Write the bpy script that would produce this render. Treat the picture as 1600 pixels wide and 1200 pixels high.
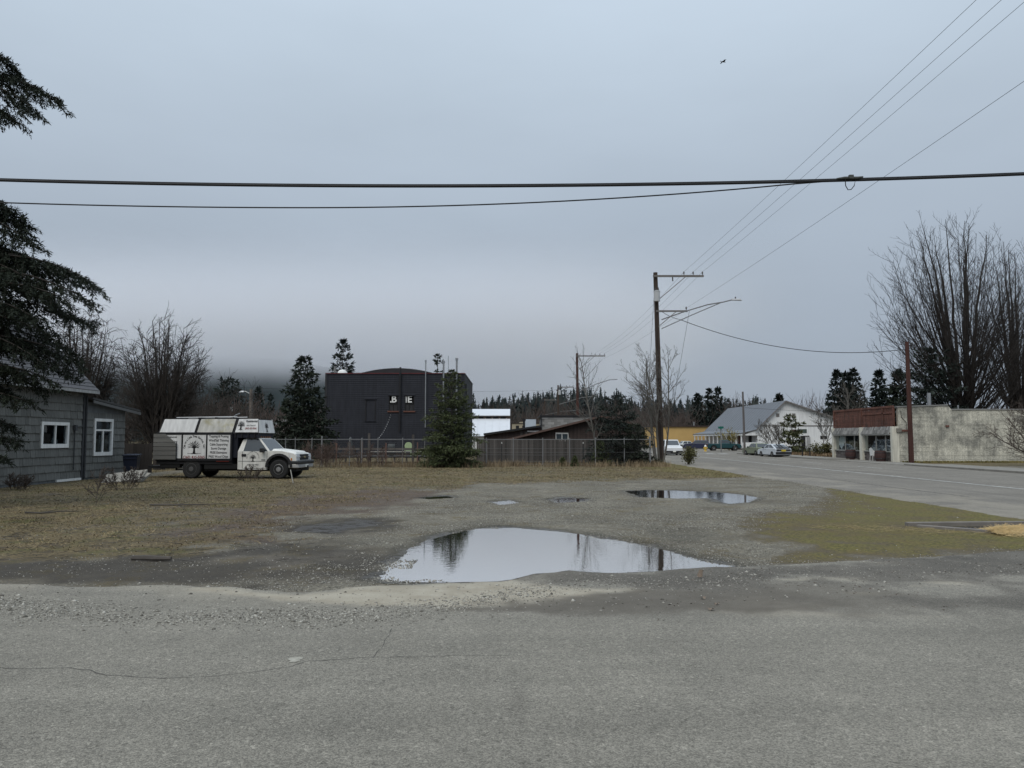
import bpy, bmesh, math, random
import numpy as np
from mathutils import Vector, Matrix

# ------------------------------------------------------------------ scene, camera, sky, sun
for o in list(bpy.data.objects): bpy.data.objects.remove(o)
SC = bpy.context.scene
COL = SC.collection
R = math.radians
EYE, FPX, PITCH = 1.9, 1200.0, math.atan(85/1200)

cam_data = bpy.data.cameras.new('camera'); cam = bpy.data.objects.new('camera', cam_data); COL.objects.link(cam)
cam.location = (0, 0, EYE); cam.rotation_euler = (math.pi/2 + PITCH, 0, 0)
cam_data.sensor_width = 36; cam_data.lens = 27; cam_data.clip_end = 20000; cam_data.clip_start = .05
SC.camera = cam

SUN_EL, SUN_AZ = 52, 205      # high and behind the camera's left shoulder (azimuth from +Y, clockwise)
world = bpy.data.worlds.new('World'); SC.world = world; world.use_nodes = True
def build_sky():
    nt = world.node_tree; N = nt.nodes; L = nt.links; N.clear()
    out = N.new('ShaderNodeOutputWorld'); bg = N.new('ShaderNodeBackground'); bg.inputs[1].default_value = .1
    sky = N.new('ShaderNodeTexSky'); sky.sky_type = 'NISHITA'; sky.sun_disc = False
    sky.sun_elevation = R(SUN_EL); sky.sun_rotation = R(SUN_AZ); sky.air_density = 1.0; sky.dust_density = 3
    tc = N.new('ShaderNodeTexCoord'); sep = N.new('ShaderNodeSeparateXYZ'); L.new(tc.outputs['Generated'], sep.inputs[0])
    def m(op, a, b=None):
        n = N.new('ShaderNodeMath'); n.operation = op
        for i, v in enumerate((a, b)):
            if v is None: continue
            if isinstance(v, (int, float)): n.inputs[i].default_value = v
            else: L.new(v, n.inputs[i])
        return n.outputs[0]
    z = m('MAXIMUM', sep.outputs[2], 0.0)
    # overcast luminance: brighter overhead, dull at the horizon
    lum = m('ADD', m('ADD', m('MULTIPLY', z, 3.2), m('MULTIPLY', m('MULTIPLY', z, z), 7.0)), 4.15)
    # cloud sheet seen in perspective
    zz = m('ADD', z, .12)
    cx = m('DIVIDE', sep.outputs[0], zz); cy = m('DIVIDE', sep.outputs[1], zz)
    cb = N.new('ShaderNodeCombineXYZ'); L.new(cx, cb.inputs[0]); L.new(cy, cb.inputs[1])
    no = N.new('ShaderNodeTexNoise'); no.inputs['Scale'].default_value = .55; no.inputs['Detail'].default_value = 5; no.inputs['Roughness'].default_value = .5
    L.new(cb.outputs[0], no.inputs['Vector'])
    no2 = N.new('ShaderNodeTexNoise'); no2.inputs['Scale'].default_value = 3.2; no2.inputs['Detail'].default_value = 4
    mp = N.new('ShaderNodeMapping'); mp.inputs['Scale'].default_value = (1, 1, 3); mp.inputs['Location'].default_value = (4.2, 1.1, 0); L.new(tc.outputs['Generated'], mp.inputs[0]); L.new(mp.outputs[0], no2.inputs['Vector'])
    mott = m('ADD', m('MULTIPLY', m('SUBTRACT', no.outputs[0], .5), .12), 1.0)
    mott = m('ADD', mott, m('MULTIPLY', m('SUBTRACT', no2.outputs[0], .5), .16))
    lum = m('MULTIPLY', lum, mott)
    cr = N.new('ShaderNodeValToRGB'); L.new(z, cr.inputs[0])
    cr.color_ramp.elements[0].position = 0; cr.color_ramp.elements[0].color = (.775, .89, 1.06, 1)
    cr.color_ramp.elements[1].position = .45; cr.color_ramp.elements[1].color = (.78, .92, 1.07, 1)
    vm = N.new('ShaderNodeVectorMath'); vm.operation = 'SCALE'; L.new(cr.outputs[0], vm.inputs[0]); L.new(lum, vm.inputs[3])
    mx = N.new('ShaderNodeMix'); mx.data_type = 'RGBA'; mx.inputs[0].default_value = .06
    L.new(vm.outputs[0], mx.inputs[6]); L.new(sky.outputs[0], mx.inputs[7])
    L.new(mx.outputs[2], bg.inputs[0]); L.new(bg.outputs[0], out.inputs[0])
build_sky()
sun_data = bpy.data.lights.new('sun', 'SUN'); sun = bpy.data.objects.new('sun', sun_data); COL.objects.link(sun)
sun_data.energy = 1.5; sun_data.angle = R(40); sun_data.color = (1, .93, .83)
_d = Vector((math.sin(R(SUN_AZ))*math.cos(R(SUN_EL)), math.cos(R(SUN_AZ))*math.cos(R(SUN_EL)), math.sin(R(SUN_EL))))
sun.rotation_euler = _d.to_track_quat('Z', 'Y').to_euler()
VS = SC.view_settings; VS.view_transform = 'Standard'; VS.look = 'None'; VS.exposure = 0; VS.gamma = 1; VS.use_curve_mapping = False
SC.cycles.use_denoising = True; SC.cycles.max_bounces = 6; SC.cycles.transparent_max_bounces = 12
SC.cycles.diffuse_bounces = 3; SC.cycles.glossy_bounces = 3; SC.cycles.volume_bounces = 4

# ------------------------------------------------------------------ survey helpers: sight lines to places in the world
_F = Vector((0, math.cos(PITCH), math.sin(PITCH))); _U = Vector((0, -math.sin(PITCH), math.cos(PITCH)))
def ray(px, py): return _F + Vector(((px-800)/FPX, 0, 0)) + _U*((600-py)/FPX)
def at(px, py, Y):
    d = ray(px, py); s = Y/d.y; return Vector((d.x*s, Y, EYE + d.z*s))
def G(px, py, z=0):
    d = ray(px, py); s = (z-EYE)/d.z; return Vector((d.x*s, d.y*s, z))
def Z(py, Y): return at(800, py, Y).z
def X(px, Y, py=660): return at(px, py, Y).x

# ------------------------------------------------------------------ materials
MATS = {}
def col(c): return (c[0], c[1], c[2], 1)
def mat(name, base, rough=.8, var=.25, scale=2.0, bump=0, bscale=30, streak=0, spec=.3, metal=0, rvar=0, tint=None, tmask=.5, stretch=None, fine=0):
    if name in MATS: return MATS[name]
    m = bpy.data.materials.new(name); MATS[name] = m; m.use_nodes = True
    nt = m.node_tree; N = nt.nodes; L = nt.links
    b = N['Principled BSDF']; b.inputs['Roughness'].default_value = rough; b.inputs['Metallic'].default_value = metal
    b.inputs['Specular IOR Level'].default_value = spec
    tc = N.new('ShaderNodeTexCoord'); vec = tc.outputs['Object']
    if stretch:
        mp = N.new('ShaderNodeMapping'); mp.inputs['Scale'].default_value = stretch; L.new(vec, mp.inputs[0]); vec = mp.outputs[0]
    no = N.new('ShaderNodeTexNoise'); no.inputs['Scale'].default_value = scale; no.inputs['Detail'].default_value = 7; no.inputs['Roughness'].default_value = .62
    L.new(vec, no.inputs['Vector'])
    mr = N.new('ShaderNodeMapRange'); mr.inputs[1].default_value = .25; mr.inputs[2].default_value = .75
    mr.inputs[3].default_value = 1-var; mr.inputs[4].default_value = 1+var; L.new(no.outputs[0], mr.inputs[0])
    fac = mr.outputs[0]
    def mul(a, b_):
        n = N.new('ShaderNodeMath'); n.operation = 'MULTIPLY'; L.new(a, n.inputs[0]); L.new(b_, n.inputs[1]); return n.outputs[0]
    if streak:
        mp2 = N.new('ShaderNodeMapping'); mp2.inputs['Scale'].default_value = (3.0, 3.0, .22); L.new(tc.outputs['Object'], mp2.inputs[0])
        n2 = N.new('ShaderNodeTexNoise'); n2.inputs['Scale'].default_value = 2.2; n2.inputs['Detail'].default_value = 8; L.new(mp2.outputs[0], n2.inputs['Vector'])
        r2 = N.new('ShaderNodeMapRange'); r2.inputs[1].default_value = .38; r2.inputs[2].default_value = .68; r2.inputs[3].default_value = 1-streak; r2.inputs[4].default_value = 1.08
        L.new(n2.outputs[0], r2.inputs[0]); fac = mul(fac, r2.outputs[0])
    if fine:
        n3 = N.new('ShaderNodeTexNoise'); n3.inputs['Scale'].default_value = scale*14; n3.inputs['Detail'].default_value = 3; L.new(vec, n3.inputs['Vector'])
        r3 = N.new('ShaderNodeMapRange'); r3.inputs[1].default_value = .3; r3.inputs[2].default_value = .7; r3.inputs[3].default_value = 1-fine; r3.inputs[4].default_value = 1+fine
        L.new(n3.outputs[0], r3.inputs[0]); fac = mul(fac, r3.outputs[0])
    if rvar:
        oi = N.new('ShaderNodeObjectInfo'); rr = N.new('ShaderNodeMapRange'); rr.inputs[3].default_value = 1-rvar; rr.inputs[4].default_value = 1+rvar
        L.new(oi.outputs['Random'], rr.inputs[0]); fac = mul(fac, rr.outputs[0])
    cn = N.new('ShaderNodeRGB'); cn.outputs[0].default_value = col(base); csrc = cn.outputs[0]
    if tint:
        mx = N.new('ShaderNodeMix'); mx.data_type = 'RGBA'; mx.inputs[6].default_value = col(base); mx.inputs[7].default_value = col(tint)
        n4 = N.new('ShaderNodeTexNoise'); n4.inputs['Scale'].default_value = scale*.8; n4.inputs['Detail'].default_value = 9; n4.inputs['Roughness'].default_value = .7
        mp4 = N.new('ShaderNodeMapping'); mp4.inputs['Location'].default_value = (7.3, 2.1, 5.5); L.new(vec, mp4.inputs[0]); L.new(mp4.outputs[0], n4.inputs['Vector'])
        r4 = N.new('ShaderNodeMapRange'); r4.inputs[1].default_value = tmask-.09; r4.inputs[2].default_value = tmask+.09; L.new(n4.outputs[0], r4.inputs[0])
        L.new(r4.outputs[0], mx.inputs[0]); csrc = mx.outputs[2]
    vm = N.new('ShaderNodeVectorMath'); vm.operation = 'SCALE'; L.new(csrc, vm.inputs[0]); L.new(fac, vm.inputs[3])
    L.new(vm.outputs[0], b.inputs['Base Color'])
    if bump:
        nb = N.new('ShaderNodeTexNoise'); nb.inputs['Scale'].default_value = bscale; nb.inputs['Detail'].default_value = 5; L.new(vec, nb.inputs['Vector'])
        bp = N.new('ShaderNodeBump'); bp.inputs['Strength'].default_value = 1; bp.inputs['Distance'].default_value = bump; L.new(nb.outputs[0], bp.inputs['Height'])
        L.new(bp.outputs[0], b.inputs['Normal'])
    return m
def glass_mat(name='glass', tintc=(.55, .6, .62), ior=1.5):
    if name in MATS: return MATS[name]
    m = bpy.data.materials.new(name); MATS[name] = m; m.use_nodes = True; nt = m.node_tree; N = nt.nodes; L = nt.links; N.clear()
    o = N.new('ShaderNodeOutputMaterial'); t = N.new('ShaderNodeBsdfTransparent'); t.inputs[0].default_value = col(tintc)
    g = N.new('ShaderNodeBsdfGlossy'); g.inputs['Roughness'].default_value = .03; g.inputs[0].default_value = (.9, .95, 1, 1)
    x = N.new('ShaderNodeMixShader'); geo = N.new('ShaderNodeNewGeometry'); dt = N.new('ShaderNodeVectorMath'); dt.operation = 'DOT_PRODUCT'; L.new(geo.outputs['Normal'], dt.inputs[0]); L.new(geo.outputs['Incoming'], dt.inputs[1])
    def mm(op, a, b=0):
        n = N.new('ShaderNodeMath'); n.operation = op
        for i, v in enumerate((a, b)):
            if isinstance(v, (int, float)): n.inputs[i].default_value = v
            else: L.new(v, n.inputs[i])
        return n.outputs[0]
    r0 = ((ior-1)/(ior+1))**2; fr = mm('ADD', mm('MULTIPLY', mm('POWER', mm('SUBTRACT', 1, mm('ABSOLUTE', dt.outputs['Value'])), 5), 1-r0), r0)   # same from both sides of a thin pane
    L.new(fr, x.inputs[0]); L.new(t.outputs[0], x.inputs[1]); L.new(g.outputs[0], x.inputs[2]); L.new(x.outputs[0], o.inputs[0]); return m
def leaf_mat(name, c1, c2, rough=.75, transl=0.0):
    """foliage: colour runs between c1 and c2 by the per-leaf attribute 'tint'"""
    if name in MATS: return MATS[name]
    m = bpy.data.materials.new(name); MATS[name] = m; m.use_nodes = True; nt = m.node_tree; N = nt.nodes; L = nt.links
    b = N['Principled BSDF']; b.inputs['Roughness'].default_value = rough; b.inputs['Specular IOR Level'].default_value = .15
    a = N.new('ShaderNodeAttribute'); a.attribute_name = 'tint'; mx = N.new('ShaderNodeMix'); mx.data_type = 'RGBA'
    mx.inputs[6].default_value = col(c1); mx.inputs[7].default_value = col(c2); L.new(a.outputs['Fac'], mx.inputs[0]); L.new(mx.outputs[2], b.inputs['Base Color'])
    return m

# ------------------------------------------------------------------ object helpers
def tag(o, label=None, cat=None, group=None, kind=None):
    if label: o['label'] = label
    if cat: o['category'] = cat
    if group: o['group'] = group
    if kind: o['kind'] = kind
    return o
def empty(name, loc, rz=0, label=None, cat=None, group=None):
    o = bpy.data.objects.new(name, None); COL.objects.link(o); o.location = loc; o.rotation_euler = (0, 0, rz); o.empty_display_size = .2
    return tag(o, label, cat, group)
def link(name, me, m, parent=None):
    o = bpy.data.objects.new(name, me); COL.objects.link(o)
    if m and not me.materials: me.materials.append(m)
    if parent: o.parent = parent
    return o
class MB:
    def __init__(s): s.v = []; s.f = []
    def add(s, vs, fs):
        n = len(s.v); s.v += [tuple(v) for v in vs]; s.f += [tuple(i+n for i in f) for f in fs]; return s
    def box(s, c, d, M=None):
        hx, hy, hz = d[0]/2, d[1]/2, d[2]/2
        vs = [Vector((x*hx, y*hy, z*hz)) for x in (-1, 1) for y in (-1, 1) for z in (-1, 1)]
        if M is not None: vs = [M @ v for v in vs]
        return s.add([v+Vector(c) for v in vs], [(0, 1, 3, 2), (4, 6, 7, 5), (0, 4, 5, 1), (2, 3, 7, 6), (0, 2, 6, 4), (1, 5, 7, 3)])
    def bb(s, x0, x1, y0, y1, z0, z1): return s.box(((x0+x1)/2, (y0+y1)/2, (z0+z1)/2), (abs(x1-x0), abs(y1-y0), abs(z1-z0)))
    def quad(s, a, b, c, d): return s.add([a, b, c, d], [(0, 1, 2, 3)])
    def slab(s, a, b, c, d, t):
        a, b, c, d = map(Vector, (a, b, c, d)); n = (b-a).cross(c-a).normalized()*t
        return s.add([a, b, c, d, a+n, b+n, c+n, d+n], [(3, 2, 1, 0), (4, 5, 6, 7), (0, 1, 5, 4), (1, 2, 6, 5), (2, 3, 7, 6), (3, 0, 4, 7)])
    def prism(s, poly, y0, y1, axis='y'):
        n = len(poly)
        def P(p, t):
            return (p[0], t, p[1]) if axis == 'y' else ((t, p[0], p[1]) if axis == 'x' else (p[0], p[1], t))
        return s.add([P(p, y0) for p in poly]+[P(p, y1) for p in poly], [tuple(range(n)), tuple(range(2*n-1, n-1, -1))]+[(i, i+n, (i+1) % n+n, (i+1) % n) for i in range(n)])
    def tube(s, pts, r, n=8, cap=True):
        pts = [Vector(p) for p in pts]; k = len(pts); rs = r if isinstance(r, (list, tuple)) else [r]*k
        base = len(s.v); up = Vector((0, 0, 1))
        for i, p in enumerate(pts):
            t = (pts[min(i+1, k-1)]-pts[max(i-1, 0)]).normalized()
            a = t.cross(up if abs(t.z) < .95 else Vector((1, 0, 0))).normalized(); b = t.cross(a)
            for j in range(n):
                w = 2*math.pi*j/n; s.v.append(tuple(p+(a*math.cos(w)+b*math.sin(w))*rs[i]))
        for i in range(k-1):
            for j in range(n):
                q = base+i*n; s.f.append((q+j, q+(j+1) % n, q+n+(j+1) % n, q+n+j))
        if cap: s.f.append(tuple(base+j for j in range(n))[::-1]); s.f.append(tuple(base+(k-1)*n+j for j in range(n)))
        return s
    def lathe(s, prof, c=(0, 0, 0), n=20, axis='z'):
        base = len(s.v); k = len(prof)
        for r, h in prof:
            for j in range(n):
                w = 2*math.pi*j/n; a, b = r*math.cos(w), r*math.sin(w)
                p = (a, b, h) if axis == 'z' else ((a, h, b) if axis == 'y' else (h, a, b)); s.v.append((p[0]+c[0], p[1]+c[1], p[2]+c[2]))
        for i in range(k-1):
            for j in range(n): q = base+i*n; s.f.append((q+j, q+(j+1) % n, q+n+(j+1) % n, q+n+j))
        s.f.append(tuple(base+j for j in range(n))[::-1]); s.f.append(tuple(base+(k-1)*n+j for j in range(n)))
        return s
    def mesh(s, name, off=None, smooth=False):
        me = bpy.data.meshes.new(name); vs = s.v
        if off is not None: vs = [(v[0]-off[0], v[1]-off[1], v[2]-off[2]) for v in vs]
        me.from_pydata(vs, [], s.f); me.update()
        bm = bmesh.new(); bm.from_mesh(me); bmesh.ops.recalc_face_normals(bm, faces=bm.faces); bm.to_mesh(me); bm.free()
        if smooth: me.polygons.foreach_set('use_smooth', [True]*len(me.polygons))
        return me
    def build(s, name, m, parent=None, world=False, smooth=False, bevel=0):
        """world=True: shape given in world coordinates, made local to the (unrotated) parent"""
        base = parent
        off = Vector((0, 0, 0))
        if world and parent:
            q = parent
            while q: off += q.location; q = q.parent
        o = link(name, s.mesh(name, off, smooth), m, parent)
        if bevel:
            bv = o.modifiers.new('bevel', 'BEVEL'); bv.width = bevel; bv.segments = 2; bv.limit_method = 'ANGLE'; bv.angle_limit = R(35)
        return o
def alone(name, mb, m, loc, label, cat, group=None, kind=None, smooth=False, bevel=0):
    """a top-level thing that is one mesh; mb in world coordinates, origin set at loc"""
    o = link(name, mb.mesh(name, loc, smooth), m); o.location = loc
    if bevel:
        bv = o.modifiers.new('bevel', 'BEVEL'); bv.width = bevel; bv.segments = 2; bv.limit_method = 'ANGLE'; bv.angle_limit = R(35)
    return tag(o, label, cat, group, kind)
def npmesh(name, V, F, tint=None):
    """numpy verts (n,3), faces (m,3 or 4)"""
    me = bpy.data.meshes.new(name); k = F.shape[1]; me.vertices.add(len(V)); me.vertices.foreach_set('co', np.ascontiguousarray(V, dtype=np.float32).ravel())
    me.loops.add(F.size); me.loops.foreach_set('vertex_index', np.ascontiguousarray(F, dtype=np.int32).ravel())
    me.polygons.add(len(F)); me.polygons.foreach_set('loop_start', np.arange(0, F.size, k, dtype=np.int32)); me.polygons.foreach_set('loop_total', np.full(len(F), k, dtype=np.int32))
    me.update(calc_edges=True)
    if tint is not None:
        a = me.attributes.new('tint', 'FLOAT', 'POINT'); a.data.foreach_set('value', np.ascontiguousarray(tint, dtype=np.float32))
    return me
# ------------------------------------------------------------------ numpy noise and polygons
def vnoise(x, y, seed=0):
    xi = np.floor(x).astype(np.int64); yi = np.floor(y).astype(np.int64); xf = x-xi; yf = y-yi
    def h(a, b):
        n = (a*374761393 + b*668265263 + seed*1442695041) & 0x7fffffff; n = ((n ^ (n >> 13))*1274126177) & 0x7fffffff
        return ((n ^ (n >> 16)) & 0xffff)/65535.0
    u = xf*xf*(3-2*xf); v = yf*yf*(3-2*yf)
    return (h(xi, yi)*(1-u)+h(xi+1, yi)*u)*(1-v)+(h(xi, yi+1)*(1-u)+h(xi+1, yi+1)*u)*v
def fbm(x, y, seed=0, o=4):
    s = 0; a = .5; t = 0
    for i in range(o): s = s+a*vnoise(x*2**i, y*2**i, seed+i); t += a; a *= .5
    return s/t
def sdf(poly, x, y):
    """signed distance, positive inside"""
    P = np.array([(p[0], p[1]) for p in poly]); d = np.full(x.shape, 1e9); ins = np.zeros(x.shape, bool)
    for i in range(len(P)):
        a = P[i]; b = P[(i+1) % len(P)]; e = b-a; t = np.clip(((x-a[0])*e[0]+(y-a[1])*e[1])/max(e@e, 1e-9), 0, 1)
        d = np.minimum(d, np.hypot(x-a[0]-t*e[0], y-a[1]-t*e[1]))
        c = ((a[1] > y) != (b[1] > y)) & (x < (b[0]-a[0])*(y-a[1])/((b[1]-a[1]) if b[1] != a[1] else 1e-9)+a[0]); ins ^= c
    return np.where(ins, d, -d)
def sst(a, b, x): t = np.clip((x-a)/(b-a), 0, 1); return t*t*(3-2*t)
def gp(pts): return [tuple(G(*p)[:2]) for p in pts]
# ------------------------------------------------------------------ ground, roads, water
random.seed(4); RNG = np.random.default_rng(11)
PUD = {
 'main': gp([(588,904),(612,880),(640,857),(672,842),(708,832),(745,825),(800,823),(880,830),(950,841),(1010,851),(1050,862),(1100,875),(1153,884),(1110,888),(1040,892),(950,896),(885,893),(846,897),(812,906),(790,909),(700,911),(640,910)]),
 'far': gp([(975,767),(1010,765),(1060,766),(1110,768),(1160,772),(1185,777),(1170,784),(1138,787),(1115,782),(1108,778),(1060,778),(1000,776)]),
 'mid': gp([(856,780),(880,777),(918,778),(912,783),(872,785)]),
 'mid2': gp([(768,784),(798,781),(810,785),(782,788)]),
 'dark': gp([(652,777),(700,774),(708,777),(672,779)])}
LEFTGRASS = gp([(-500,892),(0,884),(150,874),(300,868),(400,845),(450,812),(560,788),(640,772),(700,762),(760,755),(1000,750),(1172,745),(1100,729),(1010,722),(700,722),(400,732),(200,745),(-500,770)])
MOSS = gp([(1150,822),(1180,802),(1245,797),(1296,772),(1288,762),(1600,797),(2000,838),(2000,852),(1600,863),(1400,873),(1250,881),(1192,880),(1232,862),(1178,842)])
VERGE = gp([(985,729),(1030,721),(1100,729),(1172,745),(1120,746),(1050,739)])
DIRT = gp([(-500,888),(0,880),(300,868),(420,852),(600,856),(650,876),(560,920),(300,918),(0,914),(-500,912)])
MUD = gp([(430,832),(470,816),(545,808),(640,812),(600,824),(520,836)])
MULCH = gp([(300,850),(330,815),(400,792),(520,770),(640,764),(700,770),(600,790),(440,815),(400,842)])
DAMP = gp([(930,862),(960,840),(1100,868),(1160,885),(1000,830),(900,815),(1080,806),(1150,838)])
ROAD_EDGE = [(-60,9.7)]+[tuple(G(*p)[:2]) for p in [(0,914),(300,918),(480,926),(590,917),(700,913),(790,909),(812,905),(850,897),(890,894),(950,897),(1040,893),(1110,888),(1160,886),(1250,880),(1400,873),(1600,862)]]+[(9.6,13.3),(11.2,14.6),(12.4,17),(12.4,40)]
def lot_masks(x, y):
    n1 = fbm(x*.9, y*.9, 3); n2 = fbm(x*.25, y*.25, 9); n3 = fbm(x*3, y*3, 21)
    w = lambda s, soft, amp=.8: sst(-soft, soft, s+(n1-.5)*amp*2+(n3-.5)*amp)
    g = w(sdf(LEFTGRASS, x, y), .9, 1.6)
    mo = w(sdf(MOSS, x, y)-.25, 1.3, 1.2)*sst(-.15, .1, sdf(MOSS, x, y)+(n3-.5)*.3); ve = w(sdf(VERGE, x, y), .3, .5)
    out = sst(-.4, .4, y-53) + sst(-.3, .3, -20-x)
    dirt = w(sdf(DIRT, x, y), .6, 1.0); mul = w(sdf(MULCH, x, y), .8, 1.6); mud = w(sdf(MUD, x, y), .5, .8); damp = w(sdf(DAMP, x, y), .5, .8)
    wet = np.zeros_like(x); h = (fbm(x*1.3, y*1.3, 5)-.5)*.05*sst(8, 14, y)
    for k, p in PUD.items():
        s = sdf(p, x, y)
        wet = np.maximum(wet, sst(-.55 if k == 'main' else -.4, .0, s+(n3-.5)*.5))
        near = np.clip(s, -.6, .6)
        basin = np.where(near > 0, -.07*near-.016, np.clip(-.016-.06*near, -.016, 0))
        b = sst(-.5, -.1, s); h = h*(1-b)+(basin+(n3-.5)*.012+(fbm(x*9, y*9, 77)-.5)*.008)*b
    wet = np.maximum(wet, np.maximum(mud*.95, damp*.35)); wet = np.maximum(wet, dirt*.75*sst(.25, .5, n1))
    h = h - .02*mud
    grass = np.clip(np.maximum(g, out)*(1-.35*sst(.55, .68, n2)*(y < 50)), 0, 1)*(1-.8*dirt)*(1-.75*mul*sst(.45,.6,n1))
    green = np.clip(np.maximum(mo*(.45+.55*sst(.22, .45, fbm(x*.8, y*.8, 33)+.15*sst(6, 11, x))), ve), 0, 1)
    gravel = np.clip(1-grass-green, 0, 1)*(1-dirt*.8)*(1-mud)*(1-.8*mul)
    return dict(grass=grass, green=green, gravel=gravel, wet=wet, mulch=np.clip(mul*(1-green), 0, 1), h=h)

def grow(a, b, s0, k):
    r = [a]; s = s0
    while r[-1] < b: r.append(r[-1]+s); s *= k
    return r
def axis_x():
    mid = list(np.arange(-8, 9, .075)); l = grow(8, 30, .09, 1.012); r = grow(9, 32, .09, 1.012)
    xs = [-v for v in l[::-1]][:-1]+mid+r[1:]
    return np.array([-v for v in grow(-xs[0], 6000, 1, 1.35)[::-1]][:-1]+xs+grow(xs[-1], 6000, 1, 1.35)[1:])
def axis_y():
    ys = grow(9, 60, .055, 1.0052)
    return np.array([-v for v in grow(-7, 3000, 1, 1.5)[::-1] if -v < 6.5]+[7.5, 8.2, 8.6]+ys+grow(ys[-1], 9000, .8, 1.3)[1:])
def grid_mesh(name, xs, ys, zf):
    gx, gy = np.meshgrid(xs, ys); z, attrs = zf(gx, gy); V = np.stack([gx, gy, z], -1).reshape(-1, 3); nx, ny = len(xs), len(ys)
    i = (np.arange(ny-1)[:, None]*nx+np.arange(nx-1)[None]).ravel(); F = np.stack([i, i+1, i+nx+1, i+nx], -1)
    me = npmesh(name, V, F)
    for k, v in attrs.items():
        a = me.attributes.new(k, 'FLOAT', 'POINT'); a.data.foreach_set('value', np.ascontiguousarray(v, dtype=np.float32).ravel())
    me.polygons.foreach_set('use_smooth', np.ones(len(me.polygons), bool)); return me
def nodekit(m):
    nt = m.node_tree; N = nt.nodes; L = nt.links
    def attr(n): a = N.new('ShaderNodeAttribute'); a.attribute_name = n; return a.outputs['Fac']
    def noise(scale, detail=5, rough=.6, vec=None, off=0):
        n = N.new('ShaderNodeTexNoise'); n.inputs['Scale'].default_value = scale; n.inputs['Detail'].default_value = detail; n.inputs['Roughness'].default_value = rough
        if vec is not None: L.new(vec, n.inputs['Vector'])
        return n.outputs[0]
    def rng(v, a, b, c, d):
        n = N.new('ShaderNodeMapRange'); L.new(v, n.inputs[0])
        for i, q in enumerate((a, b, c, d)): n.inputs[1+i].default_value = q
        return n.outputs[0]
    def mth(op, a, b):
        n = N.new('ShaderNodeMath'); n.operation = op
        for i, v in enumerate((a, b)):
            if isinstance(v, (int, float)): n.inputs[i].default_value = v
            else: L.new(v, n.inputs[i])
        return n.outputs[0]
    def mix(f, a, b):
        n = N.new('ShaderNodeMix'); n.data_type = 'RGBA'
        if isinstance(f, (int, float)): n.inputs[0].default_value = f
        else: L.new(f, n.inputs[0])
        for i, v in ((6, a), (7, b)):
            if isinstance(v, tuple): n.inputs[i].default_value = col(v)
            else: L.new(v, n.inputs[i])
        return n.outputs[2]
    def scale(c, f):
        n = N.new('ShaderNodeVectorMath'); n.operation = 'SCALE'; L.new(c, n.inputs[0])
        if isinstance(f, (int, float)): n.inputs[3].default_value = f
        else: L.new(f, n.inputs[3])
        return n.outputs[0]
    def voro(s, vec=None, feat='F1'):
        n = N.new('ShaderNodeTexVoronoi'); n.inputs['Scale'].default_value = s; n.feature = feat
        if vec is not None: L.new(vec, n.inputs['Vector'])
        return n
    return N, L, attr, noise, rng, mth, mix, scale, voro
def pos_vec(N): return N.new('ShaderNodeNewGeometry').outputs['Position']

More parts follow.
